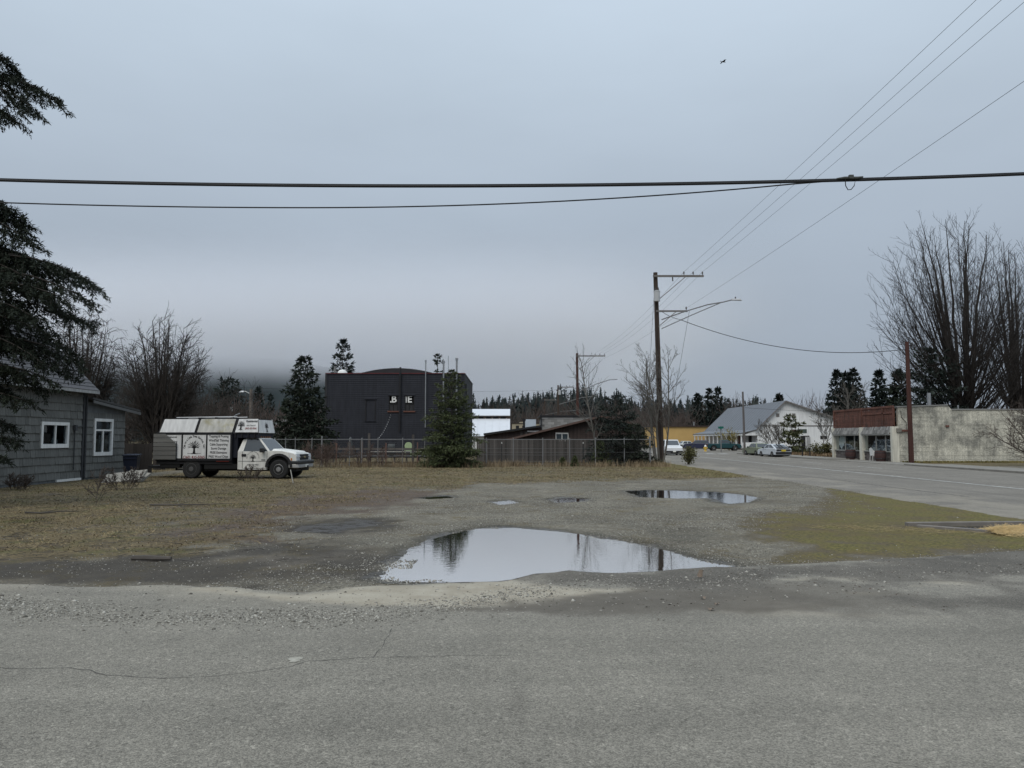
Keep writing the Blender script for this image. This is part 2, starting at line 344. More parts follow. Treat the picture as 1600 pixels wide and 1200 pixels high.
def ground_material():
    m = bpy.data.materials.new('lot_ground'); m.use_nodes = True; N, L, attr, noise, rng, mth, mix, scale, voro = nodekit(m); b = N['Principled BSDF']; P = pos_vec(N)
    big = noise(.5, 6, .6, P); fine = noise(14, 6, .7, P); mid = noise(3, 6, .65, P)
    dirt = mix(rng(mid, .35, .65, 0, 1), (.060, .050, .040), (.115, .098, .078))
    v1 = voro(55, P); v2 = voro(24, P)
    s1 = N.new('ShaderNodeSeparateColor'); L.new(v1.outputs['Color'], s1.inputs[0]); s2 = N.new('ShaderNodeSeparateColor'); L.new(v2.outputs['Color'], s2.inputs[0])
    sp = rng(s1.outputs[0], 0, 1, .55, 1.5); sp2 = rng(s2.outputs[0], .72, 1, 1, 1.75)
    grav = scale(scale(mix(rng(big, .35, .65, 0, 1), (.112, .101, .077), (.180, .163, .127)), sp), sp2)
    c = mix(attr('gravel'), dirt, grav)
    dg = mix(rng(fine, .38, .62, 0, 1), (.055, .040, .020), (.205, .158, .080)); dgreen = mix(rng(fine, .3, .7, 0, 1), (.042, .043, .012), (.128, .120, .038))
    dg = mix(rng(noise(1.1, 6, .6, P), .5, .62, 0, .75), dg, dgreen)
    dith = mth('MULTIPLY', mth('SUBTRACT', mth('ADD', mth('MULTIPLY', fine, .55), mth('MULTIPLY', noise(38, 4, .7, P), .45)), .5), 3.2)
    pat = mth('MULTIPLY', mth('SUBTRACT', noise(1.0, 7, .65, P), .5), 2.2); pat2 = noise(.62, 7, .68, P)
    c = mix(rng(pat2, .50, .64, 0, .75), c, scale(mix(rng(fine, .35, .65, 0, 1), (.060, .049, .034), (.128, .108, .078)), 1.0))
    dg = mix(mth('MULTIPLY', rng(noise(1.7, 7, .7, P), .52, .60, 0, .85), rng(fine, .3, .6, .4, 1)), dg, (.050, .037, .026))
    c = mix(rng(mth('ADD', mth('ADD', mth('MULTIPLY', attr('grass'), .9), mth('MULTIPLY', dith, .6)), pat), .15, .65, 0, 1), c, dg)
    gr = mix(rng(fine, .38, .62, 0, 1), (.050, .048, .011), (.178, .150, .042)); gr = mix(rng(noise(1.6, 5, .6, P), .48, .62, 0, .7), gr, (.135, .100, .036))
    c = mix(rng(mth('ADD', mth('ADD', mth('MULTIPLY', attr('green'), .85), mth('MULTIPLY', dith, .6)), pat), .08, .45, 0, .85), c, mix(rng(fine, .35, .65, 0, 1), (.060, .046, .022), (.135, .104, .050)))
    c = mix(rng(mth('ADD', mth('ADD', mth('MULTIPLY', attr('green'), .85), mth('MULTIPLY', dith, .6)), pat), .48, .88, 0, 1), c, gr)
    br = N.new('ShaderNodeVectorMath'); br.operation = 'DISTANCE'; L.new(P, br.inputs[0]); br.inputs[1].default_value = (7.0, 16.8, 0); c = mix(mth('MULTIPLY', rng(br.outputs['Value'], 2.4, .4, 0, .75), rng(mid, .38, .6, 0, 1)), c, (.105, .078, .038))
    c = mix(mth('MULTIPLY', attr('mulch'), rng(fine, .4, .6, .2, .8)), c, (.085, .05, .035))
    wet = mth('MULTIPLY', attr('wet'), rng(mid, .2, .5, .65, 1))
    c = scale(c, rng(wet, 0, 1, 1, .42)); L.new(c, b.inputs['Base Color'])
    L.new(rng(wet, .8, 1, .92, .36), b.inputs['Roughness']); b.inputs['Specular IOR Level'].default_value = .35
    hgt = mth('ADD', mth('MULTIPLY', v1.outputs['Distance'], -.5), mth('MULTIPLY', fine, 1.2)); bp = N.new('ShaderNodeBump'); bp.inputs['Distance'].default_value = .022; L.new(hgt, bp.inputs['Height']); L.new(bp.outputs[0], b.inputs['Normal'])
    return m
def gz(x, y):
    k = lot_masks(x, y); h = k.pop('h')
    e = sst(0, .6, sdf(ROAD_POLY, x, y)); e2 = sst(11.6, 12.6, x)*sst(14, 18, y)
    h = h*(1-e)*(1-e2) - .02*e - .02*e2
    h = np.where((y > 62) | (x < -26) | (x > 14) | (y < 7), np.minimum(h, 0)*0-.004, h)
    return h, k
ROAD_POLY = ROAD_EDGE+[(70, 40), (70, -40), (-70, -40), (-70, 9.7)]
ground = link('ground', grid_mesh('ground', axis_x(), axis_y(), gz), ground_material()); tag(ground, kind='structure')

def asphalt_material(name, base, lane=0.0):
    m = bpy.data.materials.new(name); m.use_nodes = True; N, L, attr, noise, rng, mth, mix, scale, voro = nodekit(m); b = N['Principled BSDF']; P = pos_vec(N)
    v = voro(95, P); s = N.new('ShaderNodeSeparateColor'); L.new(v.outputs['Color'], s.inputs[0]); fine = noise(150, 3, .6, P)
    v2 = voro(38, P); s2 = N.new('ShaderNodeSeparateColor'); L.new(v2.outputs['Color'], s2.inputs[0])
    big = noise(.45, 7, .62, P); mid = noise(2.4, 6, .65, P)
    mp = N.new('ShaderNodeMapping'); mp.inputs['Scale'].default_value = (.12, 1.6, 1) if lane == 0 else (1.6, .12, 1); L.new(P, mp.inputs[0]); tr = noise(1.0, 4, .5, mp.outputs[0])
    f = mth('MULTIPLY', rng(s.outputs[0], 0, 1, .64, 1.36), rng(fine, .3, .7, .76, 1.24)); f = mth('MULTIPLY', f, rng(s2.outputs[1], .9, 1, 1, 1.35)); f = mth('MULTIPLY', f, rng(s2.outputs[0], 0, .08, .72, 1))
    f = mth('MULTIPLY', f, rng(big, .3, .7, .86, 1.12)); f = mth('MULTIPLY', f, rng(mid, .3, .7, .93, 1.07)); f = mth('MULTIPLY', f, rng(tr, .35, .65, .91, 1.07))
    n = N.new('ShaderNodeRGB'); n.outputs[0].default_value = col(base); c = scale(n.outputs[0], f)
    c = mix(attr('sand'), c, scale(mix(rng(mid, .3, .7, 0, 1), (.30, .26, .195), (.45, .41, .33)), rng(fine, .3, .7, .8, 1.2)))
    c = mix(attr('stain'), c, scale(mix(rng(mid, .3, .7, 0, 1), (.088, .076, .060), (.13, .116, .096)), rng(fine, .3, .7, .8, 1.2)))
    c = mix(attr('dark'), c, scale(mix(rng(mid, .3, .7, 0, 1), (.082, .073, .061), (.118, .108, .092)), mth('MULTIPLY', rng(s.outputs[0], 0, 1, .55, 1.45), rng(big, .35, .65, .8, 1.25))))
    L.new(c, b.inputs['Base Color']); L.new(rng(mid, .3, .7, .82, .92), b.inputs['Roughness']); b.inputs['Specular IOR Level'].default_value = .25
    bp = N.new('ShaderNodeBump'); bp.inputs['Distance'].default_value = .006; L.new(mth('ADD', fine, mth('MULTIPLY', v.outputs['Distance'], -.8)), bp.inputs['Height']); L.new(bp.outputs[0], b.inputs['Normal'])
    return m
SAND = gp([(300,921),(480,930),(590,917),(700,915),(785,909),(800,906),(815,912),(880,918),(1000,921),(1015,927),(950,932),(820,948),(690,953),(560,948),(420,938)])
STAIN = [gp([(930,926),(1010,920),(1130,905),(1250,925),(1330,935),(1360,955),(1240,952),(1100,962),(900,963),(760,958),(700,953),(820,945)]), gp([(1150,912),(1320,912),(1420,930),(1500,945),(1330,960),(1200,940)])]
DARKA = [gp([(812,904),(850,896),(890,893),(950,896),(1110,887),(1160,884),(1250,879),(1400,871),(1600,860),(1800,850),(1800,890),(1600,905),(1400,915),(1250,905),(1130,915),(1000,917),(880,916)]), gp([(1400,935),(1600,925),(1800,925),(1800,965),(1600,960),(1480,950)])]
def road_z(x, y):
    n1 = fbm(x*1.1, y*1.1, 40); n3 = fbm(x*5, y*5, 41); s = sdf(ROAD_POLY, x, y)+(n1-.5)*.3+(n3-.5)*.12
    z = .014-.09*sst(.02, -.25, s) if False else .014-.09*(1-sst(-.22, .03, s))
    w = lambda q, soft, amp: sst(-soft, soft, q+(n1-.5)*amp*2+(n3-.5)*amp)
    sand = w(sdf(SAND, x, y), .16, .25)*.85+.0; stain = np.maximum(w(sdf(STAIN[0], x, y), .2, .35), w(sdf(STAIN[1], x, y), .3, .5)*.7)
    dark = np.maximum(w(sdf(DARKA[0], x, y), .3, .7)*.85, w(sdf(DARKA[1], x, y), .3, .5)*.75)
    edge = (1-sst(.1, 1.3, s))*(x < 1); dark = np.maximum(dark, .5*np.exp(-((x-.02+(n1-.5)*.15)/.05)**2)*np.maximum(np.exp(-((y-5.6)/.35)**2), np.exp(-((y-4.4)/.25)**2)))
    sand = np.maximum(sand, edge*.28*sst(.3, .6, n1)); sand = np.maximum(sand, .45*sst(.55, .7, fbm(x*.7, y*2.2, 55))*sst(8.1, 8.6, y)*sst(1.5, 3, x))
    return z, dict(sand=np.clip(sand, 0, 1), stain=np.clip(stain*(1-dark*.5), 0, 1)*.85, dark=np.clip(dark, 0, 1))
rx = np.array(sorted(set(list(np.round(np.arange(-11, 12, .07), 3))+list(np.arange(-60, -11, .8))+list(np.arange(12, 60, .8)))))
ry = np.array(list(np.arange(-14, 3.6, .7))+list(np.arange(3.6, 7, .1))+list(np.arange(7, 13.4, .06))+list(np.arange(13.4, 19, .25)))
ASPH = asphalt_material('weathered_asphalt', (.210, .195, .163)); ASPH2 = asphalt_material('street_asphalt', (.182, .167, .143), 1)
road = link('road', grid_mesh('road', rx, ry, road_z), ASPH); tag(road, kind='structure')
def street_z(x, y):
    n1 = fbm(x*.8, y*.8, 60); s = np.minimum(x-12.15, 28.2-x)+(n1-.5)*.7+(fbm(x*4, y*4, 61)-.5)*.25; s = np.minimum(s, y-13)
    pv = sst(2.2, 3.6, x-12.15+(n1-.5)*1.2)
    zero = np.zeros_like(x)
    return .018-.09*(1-sst(-.2, .05, s)), dict(sand=.25*(1-pv)*sst(.4, .6, n1), stain=zero, dark=zero+.25*sst(.45, .6, fbm(x*1.2, y*.05, 62))*pv)
street = link('street', grid_mesh('street', np.arange(11, 29, .12), np.array(list(np.arange(12.5, 70, .2))+list(np.arange(70, 420, 4))), street_z), ASPH2); tag(street, kind='structure')
cross = link('cross_street', grid_mesh('cross_street', np.arange(26, 120, 1.5), np.arange(97, 112, 1.2), lambda x, y: (x*0+.024, dict(sand=x*0, stain=x*0, dark=x*0))), ASPH2); tag(cross, kind='structure')
forecourt = link('forecourt', grid_mesh('forecourt', np.arange(26.5, 60, 1.5), np.arange(113, 170, 2.0), lambda x, y: (x*0+.03, dict(sand=x*0+.15, stain=x*0, dark=x*0))), ASPH2); tag(forecourt, kind='structure')
CRACK = mat('crack_filler', (.035, .034, .033), .9, .2)
def ribbon(pts, w, z, jit=0, seed=1):
    rr = random.Random(seed); mb = MB(); P = []
    for i in range(len(pts)-1):
        a, b = Vector(pts[i]), Vector(pts[i+1]); n = max(2, int((b-a).length/.09))
        for k in range(n): P.append(a.lerp(b, k/n)+Vector((rr.uniform(-jit, jit), rr.uniform(-jit, jit), 0)))
    P.append(Vector(pts[-1])); vs = []
    for i, p in enumerate(P):
        t = (P[min(i+1, len(P)-1)]-P[max(0, i-1)]).normalized(); n = Vector((-t.y, t.x, 0)); ww = w*rr.uniform(.35, 1.2)
        vs += [(p.x-n.x*ww, p.y-n.y*ww, z), (p.x+n.x*ww, p.y+n.y*ww, z)]
    return mb.add(vs, [(2*i, 2*i+1, 2*i+3, 2*i+2) for i in range(len(P)-1)])
for k, (ps, w) in enumerate([([(-60,1046),(0,1047),(110,1047),(140,1050),(165,1058),(235,1063),(330,1060),(400,1053),(450,1045),(480,1036),(560,1031),(640,1029),(720,1027),(803,1026)], .0035), ([(584,1030),(600,1008),(612,985)], .0022)]):
    ribbon([G(*p) for p in ps], w, .0165, .012, k+3).build('crack', CRACK, road)
PATCH = mat('pale_patch', (.31, .295, .25), .9, .35, 30)
def blob(c, r, z, seed, sy=.5):
    rr = random.Random(seed); n = 22; return MB().add([(c.x+r*rr.uniform(.35, 1.1)*math.cos(a), c.y+sy*r*rr.uniform(.6, 1.1)*math.sin(a), z) for a in [2*math.pi*i/n for i in range(n)]], [tuple(range(n))])
blob(G(461, 1033), .07, .018, 5, 1.3).build('spatter', PATCH, road)
blob(G(1242, 1087), .02, .018, 6, .5).build('spatter', PATCH, road)
# painted lines on the street
PAINT = mat('road_paint', (.50, .50, .47), .75, .3, 6, tint=(.19, .19, .19), tmask=.53)
def line(x0, x1, y0, y1):
    MB().add([(x0, y0, .0225), (x1, y0, .0225), (x1, y1, .0225), (x0, y1, .0225)], [(0, 1, 2, 3)]).build('painted_line', PAINT, street)
line(18.95, 19.12, 14, 130)
for y in (48.5, 58, 67.5, 76): line(23.2, 23.34, y, y+3.5)
for k in range(4): line(20.2+k*1.7, 21.3+k*1.7, 93.0, 95.6)
# sidewalk and kerb along the far side of the street
CONC = mat('old_concrete', (.20, .188, .165), .9, .25, 1.5, bump=.004, bscale=60, streak=.0, fine=.15)
walk = empty('sidewalk', (28, 34, 0)); walk['kind'] = 'structure'
yy = 30.0; k = 0
while yy < 93:
    up = .12 if (yy < 53 or yy > 66) else .045
    MB().bb(27.62, 30.4, yy+.008, yy+1.79, -.1, up).build('paving_slab', CONC, walk, world=True); yy += 1.8
kerb = empty('kerb', (27.5, 34, 0)); kerb['kind'] = 'structure'
yy = 30.0
while yy < 93:
    up = .135 if (yy < 53 or yy > 66) else .06
    MB().bb(27.4, 27.612, yy+.01, yy+2.98, -.1, up).build('kerb_stone', CONC, kerb, world=True, bevel=.02); yy += 3.0

# water
def water_material():
    m = bpy.data.materials.new('puddle_water'); m.use_nodes = True; nt = m.node_tree; N = nt.nodes; L = nt.links; N.clear()
    o = N.new('ShaderNodeOutputMaterial'); t = N.new('ShaderNodeBsdfTransparent'); t.inputs[0].default_value = (.50, .46, .40, 1); g = N.new('ShaderNodeBsdfGlossy'); g.inputs['Roughness'].default_value = .0; g.inputs[0].default_value = (.88, .87, .86, 1)
    f = N.new('ShaderNodeFresnel'); f.inputs[0].default_value = 1.42; x = N.new('ShaderNodeMixShader')
    geo = N.new('ShaderNodeNewGeometry'); mp = N.new('ShaderNodeMapping'); mp.inputs['Scale'].default_value = (1, 2.5, 1); L.new(geo.outputs['Position'], mp.inputs[0])
    n = N.new('ShaderNodeTexNoise'); n.inputs['Scale'].default_value = 5; n.inputs['Detail'].default_value = 2; L.new(mp.outputs[0], n.inputs['Vector']); b = N.new('ShaderNodeBump'); b.inputs['Distance'].default_value = .0009; b.inputs['Strength'].default_value = 1; L.new(n.outputs[0], b.inputs['Height'])
    L.new(b.outputs[0], g.inputs['Normal'])
    L.new(f.outputs[0], x.inputs[0]); L.new(t.outputs[0], x.inputs[1]); L.new(g.outputs[0], x.inputs[2]); L.new(x.outputs[0], o.inputs[0]); return m
WATER = water_material()
for k, p in PUD.items():
    cx = sum(q[0] for q in p)/len(p); cy = sum(q[1] for q in p)/len(p)
    big = [(cx+(q[0]-cx)*1.12+.12*np.sign(q[0]-cx), cy+(q[1]-cy)*1.1+.25*np.sign(q[1]-cy)) for q in p]
    if k == 'main': big = [(q[0]+(.1 if q[0] > cx else -.1), q[1]+(.3 if q[1] > cy else .12)) for q in p]
    mb = MB().add([(q[0]-cx, q[1]-cy, 0) for q in big], [tuple(range(len(big)))])
    o = mb.build('puddle', WATER); o.location = (cx, cy, -.016); tag(o, kind='structure')

# loose stones: real pebbles where the lot is gravelled and along the broken road edge
OCT = np.array([(1,0,0),(-1,0,0),(0,1,0),(0,-1,0),(0,0,1),(0,0,-1)], float); OCTF = np.array([(0,2,4),(2,1,4),(1,3,4),(3,0,4),(2,0,5),(1,2,5),(3,1,5),(0,3,5)])
def pebbles(name, P, r, m, seed, flat=.6):
    g = np.random.default_rng(seed); n = len(P); V = OCT[None]*(1+g.uniform(-.35, .35, (n, 6, 1)))*r[:, None, None]*np.stack([g.uniform(.7, 1.3, n), g.uniform(.7, 1.3, n), g.uniform(.45, .8, n)*flat/.6], -1)[:, None]
    a = g.uniform(0, 6.28, n); c, s = np.cos(a), np.sin(a); V = np.stack([V[..., 0]*c[:, None]-V[..., 1]*s[:, None], V[..., 0]*s[:, None]+V[..., 1]*c[:, None], V[..., 2]], -1)+P[:, None]
    F = (OCTF[None]+np.arange(n)[:, None, None]*6).reshape(-1, 3)
    return link(name, npmesh(name, V.reshape(-1, 3), F, np.repeat(g.uniform(0, 1, n), 6)), m)
STONE = leaf_mat('stone', (.08, .074, .062), (.44, .42, .37), .9)
def scatter(n, x0, x1, y0, y1, dens, bias=1.6):
    x = RNG.uniform(x0, x1, n); u = RNG.uniform(0, 1, n); y = y0*(y1/y0)**u; keep = (np.abs(x) < .72*y+1); x, y = x[keep], y[keep]
    k = lot_masks(x, y); d = dens(x, y, k); s = RNG.uniform(0, 1, len(x)) < d; return x[s], y[s], k['h'][s]
RP = ROAD_POLY
def d_lot(x, y, k): return np.clip(k['gravel']*sst(.3, .62, fbm(x*.6, y*.6, 91))+.9*np.exp(-((x+2.4)/1.1)**2-((y-11.2)/1.5)**2)*sst(.3, .6, fbm(x*2, y*2, 93)), 0, 1)*(sdf(RP, x, y) < .05)*(x < 13)*(y < 50)*(1-.6*(k['h'] < -.02))
x, y, h = scatter(300000, -14, 13, 9, 40, d_lot)
P = np.stack([x, y, h+.004], -1); o = pebbles('gravel_stones', P, RNG.lognormal(-4.95, .42, len(x)), STONE, 3); tag(o, 'loose grey gravel stones lying over the open lot', 'gravel', kind='stuff')
def d_edge(x, y, k):
    s = sdf(RP, x, y); band = np.exp(-((s-1.15+.35*np.sin(x*.55)+(fbm(x*.8, y*0+2, 8)-.5)*.9)/.34)**2)*np.where(x < .5, 1, np.where(x < 3.5, .35, .06))*sst(.25, .6, fbm(x*1.3, y*1.3, 15)+.15)
    return np.clip(band+.035*(s > 0)*(s < 2.2), 0, 1)
x, y, h = scatter(150000, -11, 10, 7.6, 13.5, d_edge)
o = pebbles('road_edge_stones', np.stack([x, y, np.full(len(x), .016)], -1), RNG.lognormal(-4.75, .4, len(x)), STONE, 5); tag(o, 'loose stones strewn along the ragged road edge', 'gravel', kind='stuff')

x = RNG.uniform(-2.6, -.6, 9000); y = RNG.uniform(9.7, 12.4, 9000); sd_ = sdf(PUD['main'], x, y); q_ = (sd_ > -.25) & (sd_ < .34) & (RNG.uniform(0, 1, 9000) < .55*sst(.38, .62, fbm(x*3, y*3, 23))); x, y = x[q_], y[q_]
o = pebbles('puddle_edge_stones', np.stack([x, y, np.full(len(x), -.014)], -1), RNG.lognormal(-4.6, .4, len(x)), STONE, 6); tag(o, 'wet stones poking out along the shallow end of the puddle', 'gravel', kind='stuff')
for k, (ps, w) in enumerate([([(1150,733),(1235,742),(1320,752),(1400,763),(1520,778)], .05), ([(1120,727),(1200,733),(1300,745)], .035)]):
    ribbon([G(*p) for p in ps], w, .0228, .05, k+9).build('seam', mat('street_seam', (.10, .094, .085), .9, .3, 3), street)
# grass: short blades as one mass each
def blades(name, x, y, z, ln, w, lean, m, seed):
    g = np.random.default_rng(seed); n = len(x); a = g.uniform(0, 6.28, n); t = g.uniform(0, 6.28, n); le = ln*lean*g.uniform(.3, 1.2, n)
    b = np.stack([x, y, z-.01], -1); side = np.stack([np.cos(a), np.sin(a), np.zeros(n)], -1)*w[:, None]; tip = b+np.stack([np.cos(t)*le, np.sin(t)*le, ln*g.uniform(.5, 1, n)], -1)
    mid = (b+tip)/2+np.stack([np.zeros(n), np.zeros(n), ln*.12], -1)
    V = np.stack([b-side, b+side, mid+side*.8, mid-side*.8, tip], 1).reshape(-1, 3); i = np.arange(n)[:, None]*5
    F = np.concatenate([i+[0, 1, 2], i+[0, 2, 3], i+[3, 2, 4]]); return link(name, npmesh(name, V, F, np.repeat(np.clip(.55*g.uniform(0, 1, n)+1.5*(fbm(x*.9, y*.9, seed+40)-.33), 0, 1), 5)), m)
STRAWG = leaf_mat('dead_grass', (.075, .056, .030), (.29, .225, .125)); GREENG = leaf_mat('moss_grass', (.060, .058, .013), (.25, .205, .072)); TALLG = leaf_mat('tall_dry_grass', (.09, .066, .042), (.28, .215, .135))
x, y, h = scatter(260000, -24, 12, 13, 50, lambda x, y, k: k['grass']*(.35+.65*sst(.35, .6, fbm(x*1.5, y*1.5, 17)))*(1-k['wet']))
o = blades('dead_grass', x, y, h, RNG.uniform(.018, .055, len(x)), np.full(len(x), .004)+.0003*y, 2.4, STRAWG, 7); tag(o, 'flattened brown winter grass covering the left of the lot', 'grass', kind='stuff')
x, y, h = scatter(75000, 2, 14, 11.5, 60, lambda x, y, k: k['green']*sst(.42, .62, fbm(x*1.1, y*1.1, 18)))
o = blades('green_grass', x, y, h, RNG.uniform(.008, .026, len(x)), np.full(len(x), .0025)+.0002*y, 1.8, GREENG, 8); tag(o, 'short mossy green grass beside the street edge', 'grass', kind='stuff')
n = 26000; x = RNG.uniform(-19, 10.5, n); y = RNG.uniform(49.5, 57, n); s = RNG.uniform(0, 1, n) < sst(.3, .62, fbm(x*.7, y*.7, 19))*np.exp(-((y-52.6)/2.0)**2); x, y = x[s], y[s]
o = blades('tall_dry_grass', x, y, x*0, RNG.uniform(.15, .65, len(x)), RNG.uniform(.008, .016, len(x)), .35, TALLG, 9); tag(o, 'tall bleached dry grass growing along the chain link fence', 'grass', kind='stuff')

# hill, far woods
HILL = mat('forest_hill', (.025, .035, .036), 1, .35, .02, stretch=(1, 1, .5), spec=0)
def hill_z(x, y):
    r = sst(900, 1500, y)*(1-sst(2000, 2400, y)); s = sst(260, -420, x)*.8+.2*sst(-100, -900, x)
    return r*s*(110+90*fbm(x*.004, y*.004, 70))+fbm(x*.05, y*.05, 72)*14*r*s - 3, {}
hill = link('hill', grid_mesh('hill', np.arange(-1900, 500, 16), np.arange(880, 2420, 22), hill_z), HILL); tag(hill, kind='structure')

def low_cloud():
    """cloud bank lying on the hill: a closed box of air whose density grows with height"""
    x0, x1, y0, y1, z0, z1 = -1750, 420, 800, 2440, 22, 235; o = MB().bb(x0, x1, y0, y1, z0, z1).build('low_cloud', None); m = bpy.data.materials.new('cloud_air'); m.use_nodes = True; N, L, attr, noise, rng, mth, mix, scale, voro = nodekit(m); N.clear(); out = N.new('ShaderNodeOutputMaterial'); v = N.new('ShaderNodeVolumePrincipled'); L.new(v.outputs[0], out.inputs['Volume'])
    v.inputs['Color'].default_value = (.955, .96, .985, 1); v.inputs['Anisotropy'].default_value = .2; P = pos_vec(N); sp = N.new('ShaderNodeSeparateXYZ'); L.new(P, sp.inputs[0]); n = noise(.006, 4, .55, P); zz = mth('ADD', sp.outputs[2], mth('MULTIPLY', mth('SUBTRACT', n, .5), 70.0)); d = rng(zz, 70, 128, 0, 1); d = mth('MULTIPLY', d, d)
    d = mth('MULTIPLY', d, rng(sp.outputs[0], 330, 60, 0, 1)); d = mth('MULTIPLY', d, rng(sp.outputs[2], 235, 165, 0, 1)); L.new(mth('ADD', mth('MULTIPLY', d, .0075), .00012), v.inputs['Density']); o.data.materials.append(m); tag(o, 'low grey cloud bank veiling the wooded hill', 'cloud', kind='stuff')
low_cloud()
# ------------------------------------------------------------------ vegetation builders
BARK = mat('bark', (.075, .066, .058), .95, .3, 6, bump=.01, bscale=20); BARKG = mat('grey_bark', (.12, .112, .10), .95, .25, 5); TWIG = mat('twig_bark', (.085, .068, .058), .95, .25, 3); REDTWIG = mat('red_twigs', (.10, .070, .058), .9, .25, 3)
FIRM = leaf_mat('fir_needles', (.008, .012, .009), (.034, .043, .028)); FIRG = leaf_mat('young_fir_needles', (.024, .034, .014), (.095, .112, .050)); FIRD = leaf_mat('dark_fir_needles', (.009, .014, .013), (.032, .042, .034)); FIRFAR = leaf_mat('hazed_fir_needles', (.024, .033, .036), (.052, .064, .060))  # FIRFAR: far needles paler and bluer, air haze put into their colour
def seg_mesh(name, S, n=4):
    """S: list of (p0, p1, r0, r1) -> tapered prisms"""
    A = np.array([s[0] for s in S]); B = np.array([s[1] for s in S]); r0 = np.array([s[2] for s in S]); r1 = np.array([s[3] for s in S]); t = B-A; t /= np.maximum(np.linalg.norm(t, axis=1, keepdims=True), 1e-6)
    ref = np.where(np.abs(t[:, 2:3]) < .9, np.array([[0, 0, 1.]]), np.array([[1., 0, 0]])); a = np.cross(t, ref); a /= np.linalg.norm(a, axis=1, keepdims=True); b = np.cross(t, a)
    B = B+t*r1[:, None]*.6
    w = 2*np.pi*np.arange(n)/n; ring = a[:, None]*np.cos(w)[None, :, None]+b[:, None]*np.sin(w)[None, :, None]
    V = np.concatenate([A[:, None]+ring*r0[:, None, None], B[:, None]+ring*r1[:, None, None]], 1).reshape(-1, 3); i = np.arange(len(S))[:, None]*2*n
    F = np.concatenate([i+[j, (j+1) % n, n+(j+1) % n, n+j] for j in range(n)]); return npmesh(name, V, F)
def unit(v): return v/max(np.linalg.norm(v), 1e-9)
def grow_branch(S, rg, p, d, length, r, level, P):
    n = P['steps'][level]; seg = length/n; pts = [(p, d, r)]; taper = P.get('tip', .35)
    for i in range(n):
        d = unit(d+rg.normal(0, P['wob'][level], 3)+np.array([0, 0, P['trop'][level]])/n); q = p+d*seg; r1 = r*(1-(1-taper)*(i+1)/n); S.append((p, q, pts[-1][2], max(r1, P['rmin']))); p = q; pts.append((p, d, max(r1, P['rmin'])))
    if level+1 >= len(P['steps']): return
    k = P['kids'][level]; k = int(k*rg.uniform(.8, 1.2)+.5)
    for j in range(k):
        u = P['from'][level]+(1-P['from'][level])*(j+rg.uniform(0, 1))/k; i = min(int(u*n), n-1); f = u*n-i; a, b = pts[i], pts[i+1]; q = a[0]*(1-f)+b[0]*f; dd = unit(a[1]*(1-f)+b[1]*f)
        ax = unit(np.cross(dd, rg.normal(0, 1, 3))); an = P['ang'][level]*rg.uniform(.65, 1.3); nd = unit(dd*math.cos(an)+ax*math.sin(an))
        grow_branch(S, rg, q, nd, length*P['len'][level]*(1.15-.65*u)*rg.uniform(.7, 1.25), min(b[2]*.75, r*P['rad'][level]), level+1, P)
def bare_tree(name, label, loc, height, P, seed, stems=1, spread=.1, r=.15, m=None, group=None, cat='tree', lean=(0, 0), sides=4, stem_r=None):
    rg = np.random.default_rng(seed); S = []; T = []
    for s in range(stems):
        a = 2*math.pi*s/stems+rg.uniform(-.4, .4); sp = spread*rg.uniform(.4, 1.2) if stems > 1 else 0
        d = unit(np.array([math.sin(sp)*math.cos(a)+lean[0], math.sin(sp)*math.sin(a)+lean[1], math.cos(sp)])); n0 = len(S)
        p0 = np.array([math.cos(a)*(stem_r or r)*.8*(stems > 1), math.sin(a)*(stem_r or r)*.8*(stems > 1), -.05])
        tmp = []; grow_branch(tmp, rg, p0, d, height*rg.uniform(.85, 1.02), r*rg.uniform(.7, 1.1), 0, P); n = P['steps'][0]; T += tmp[:n]; S += tmp[n:]
    e = empty(name, loc, 0, label, cat, group)
    n = P['steps'][0]
    for s in range(stems): link('trunk', seg_mesh('trunk', T[s*n:(s+1)*n], 7), m or BARK, e)
    if S: link('crown', seg_mesh('crown', S, 3), m or BARK, e)
    return e

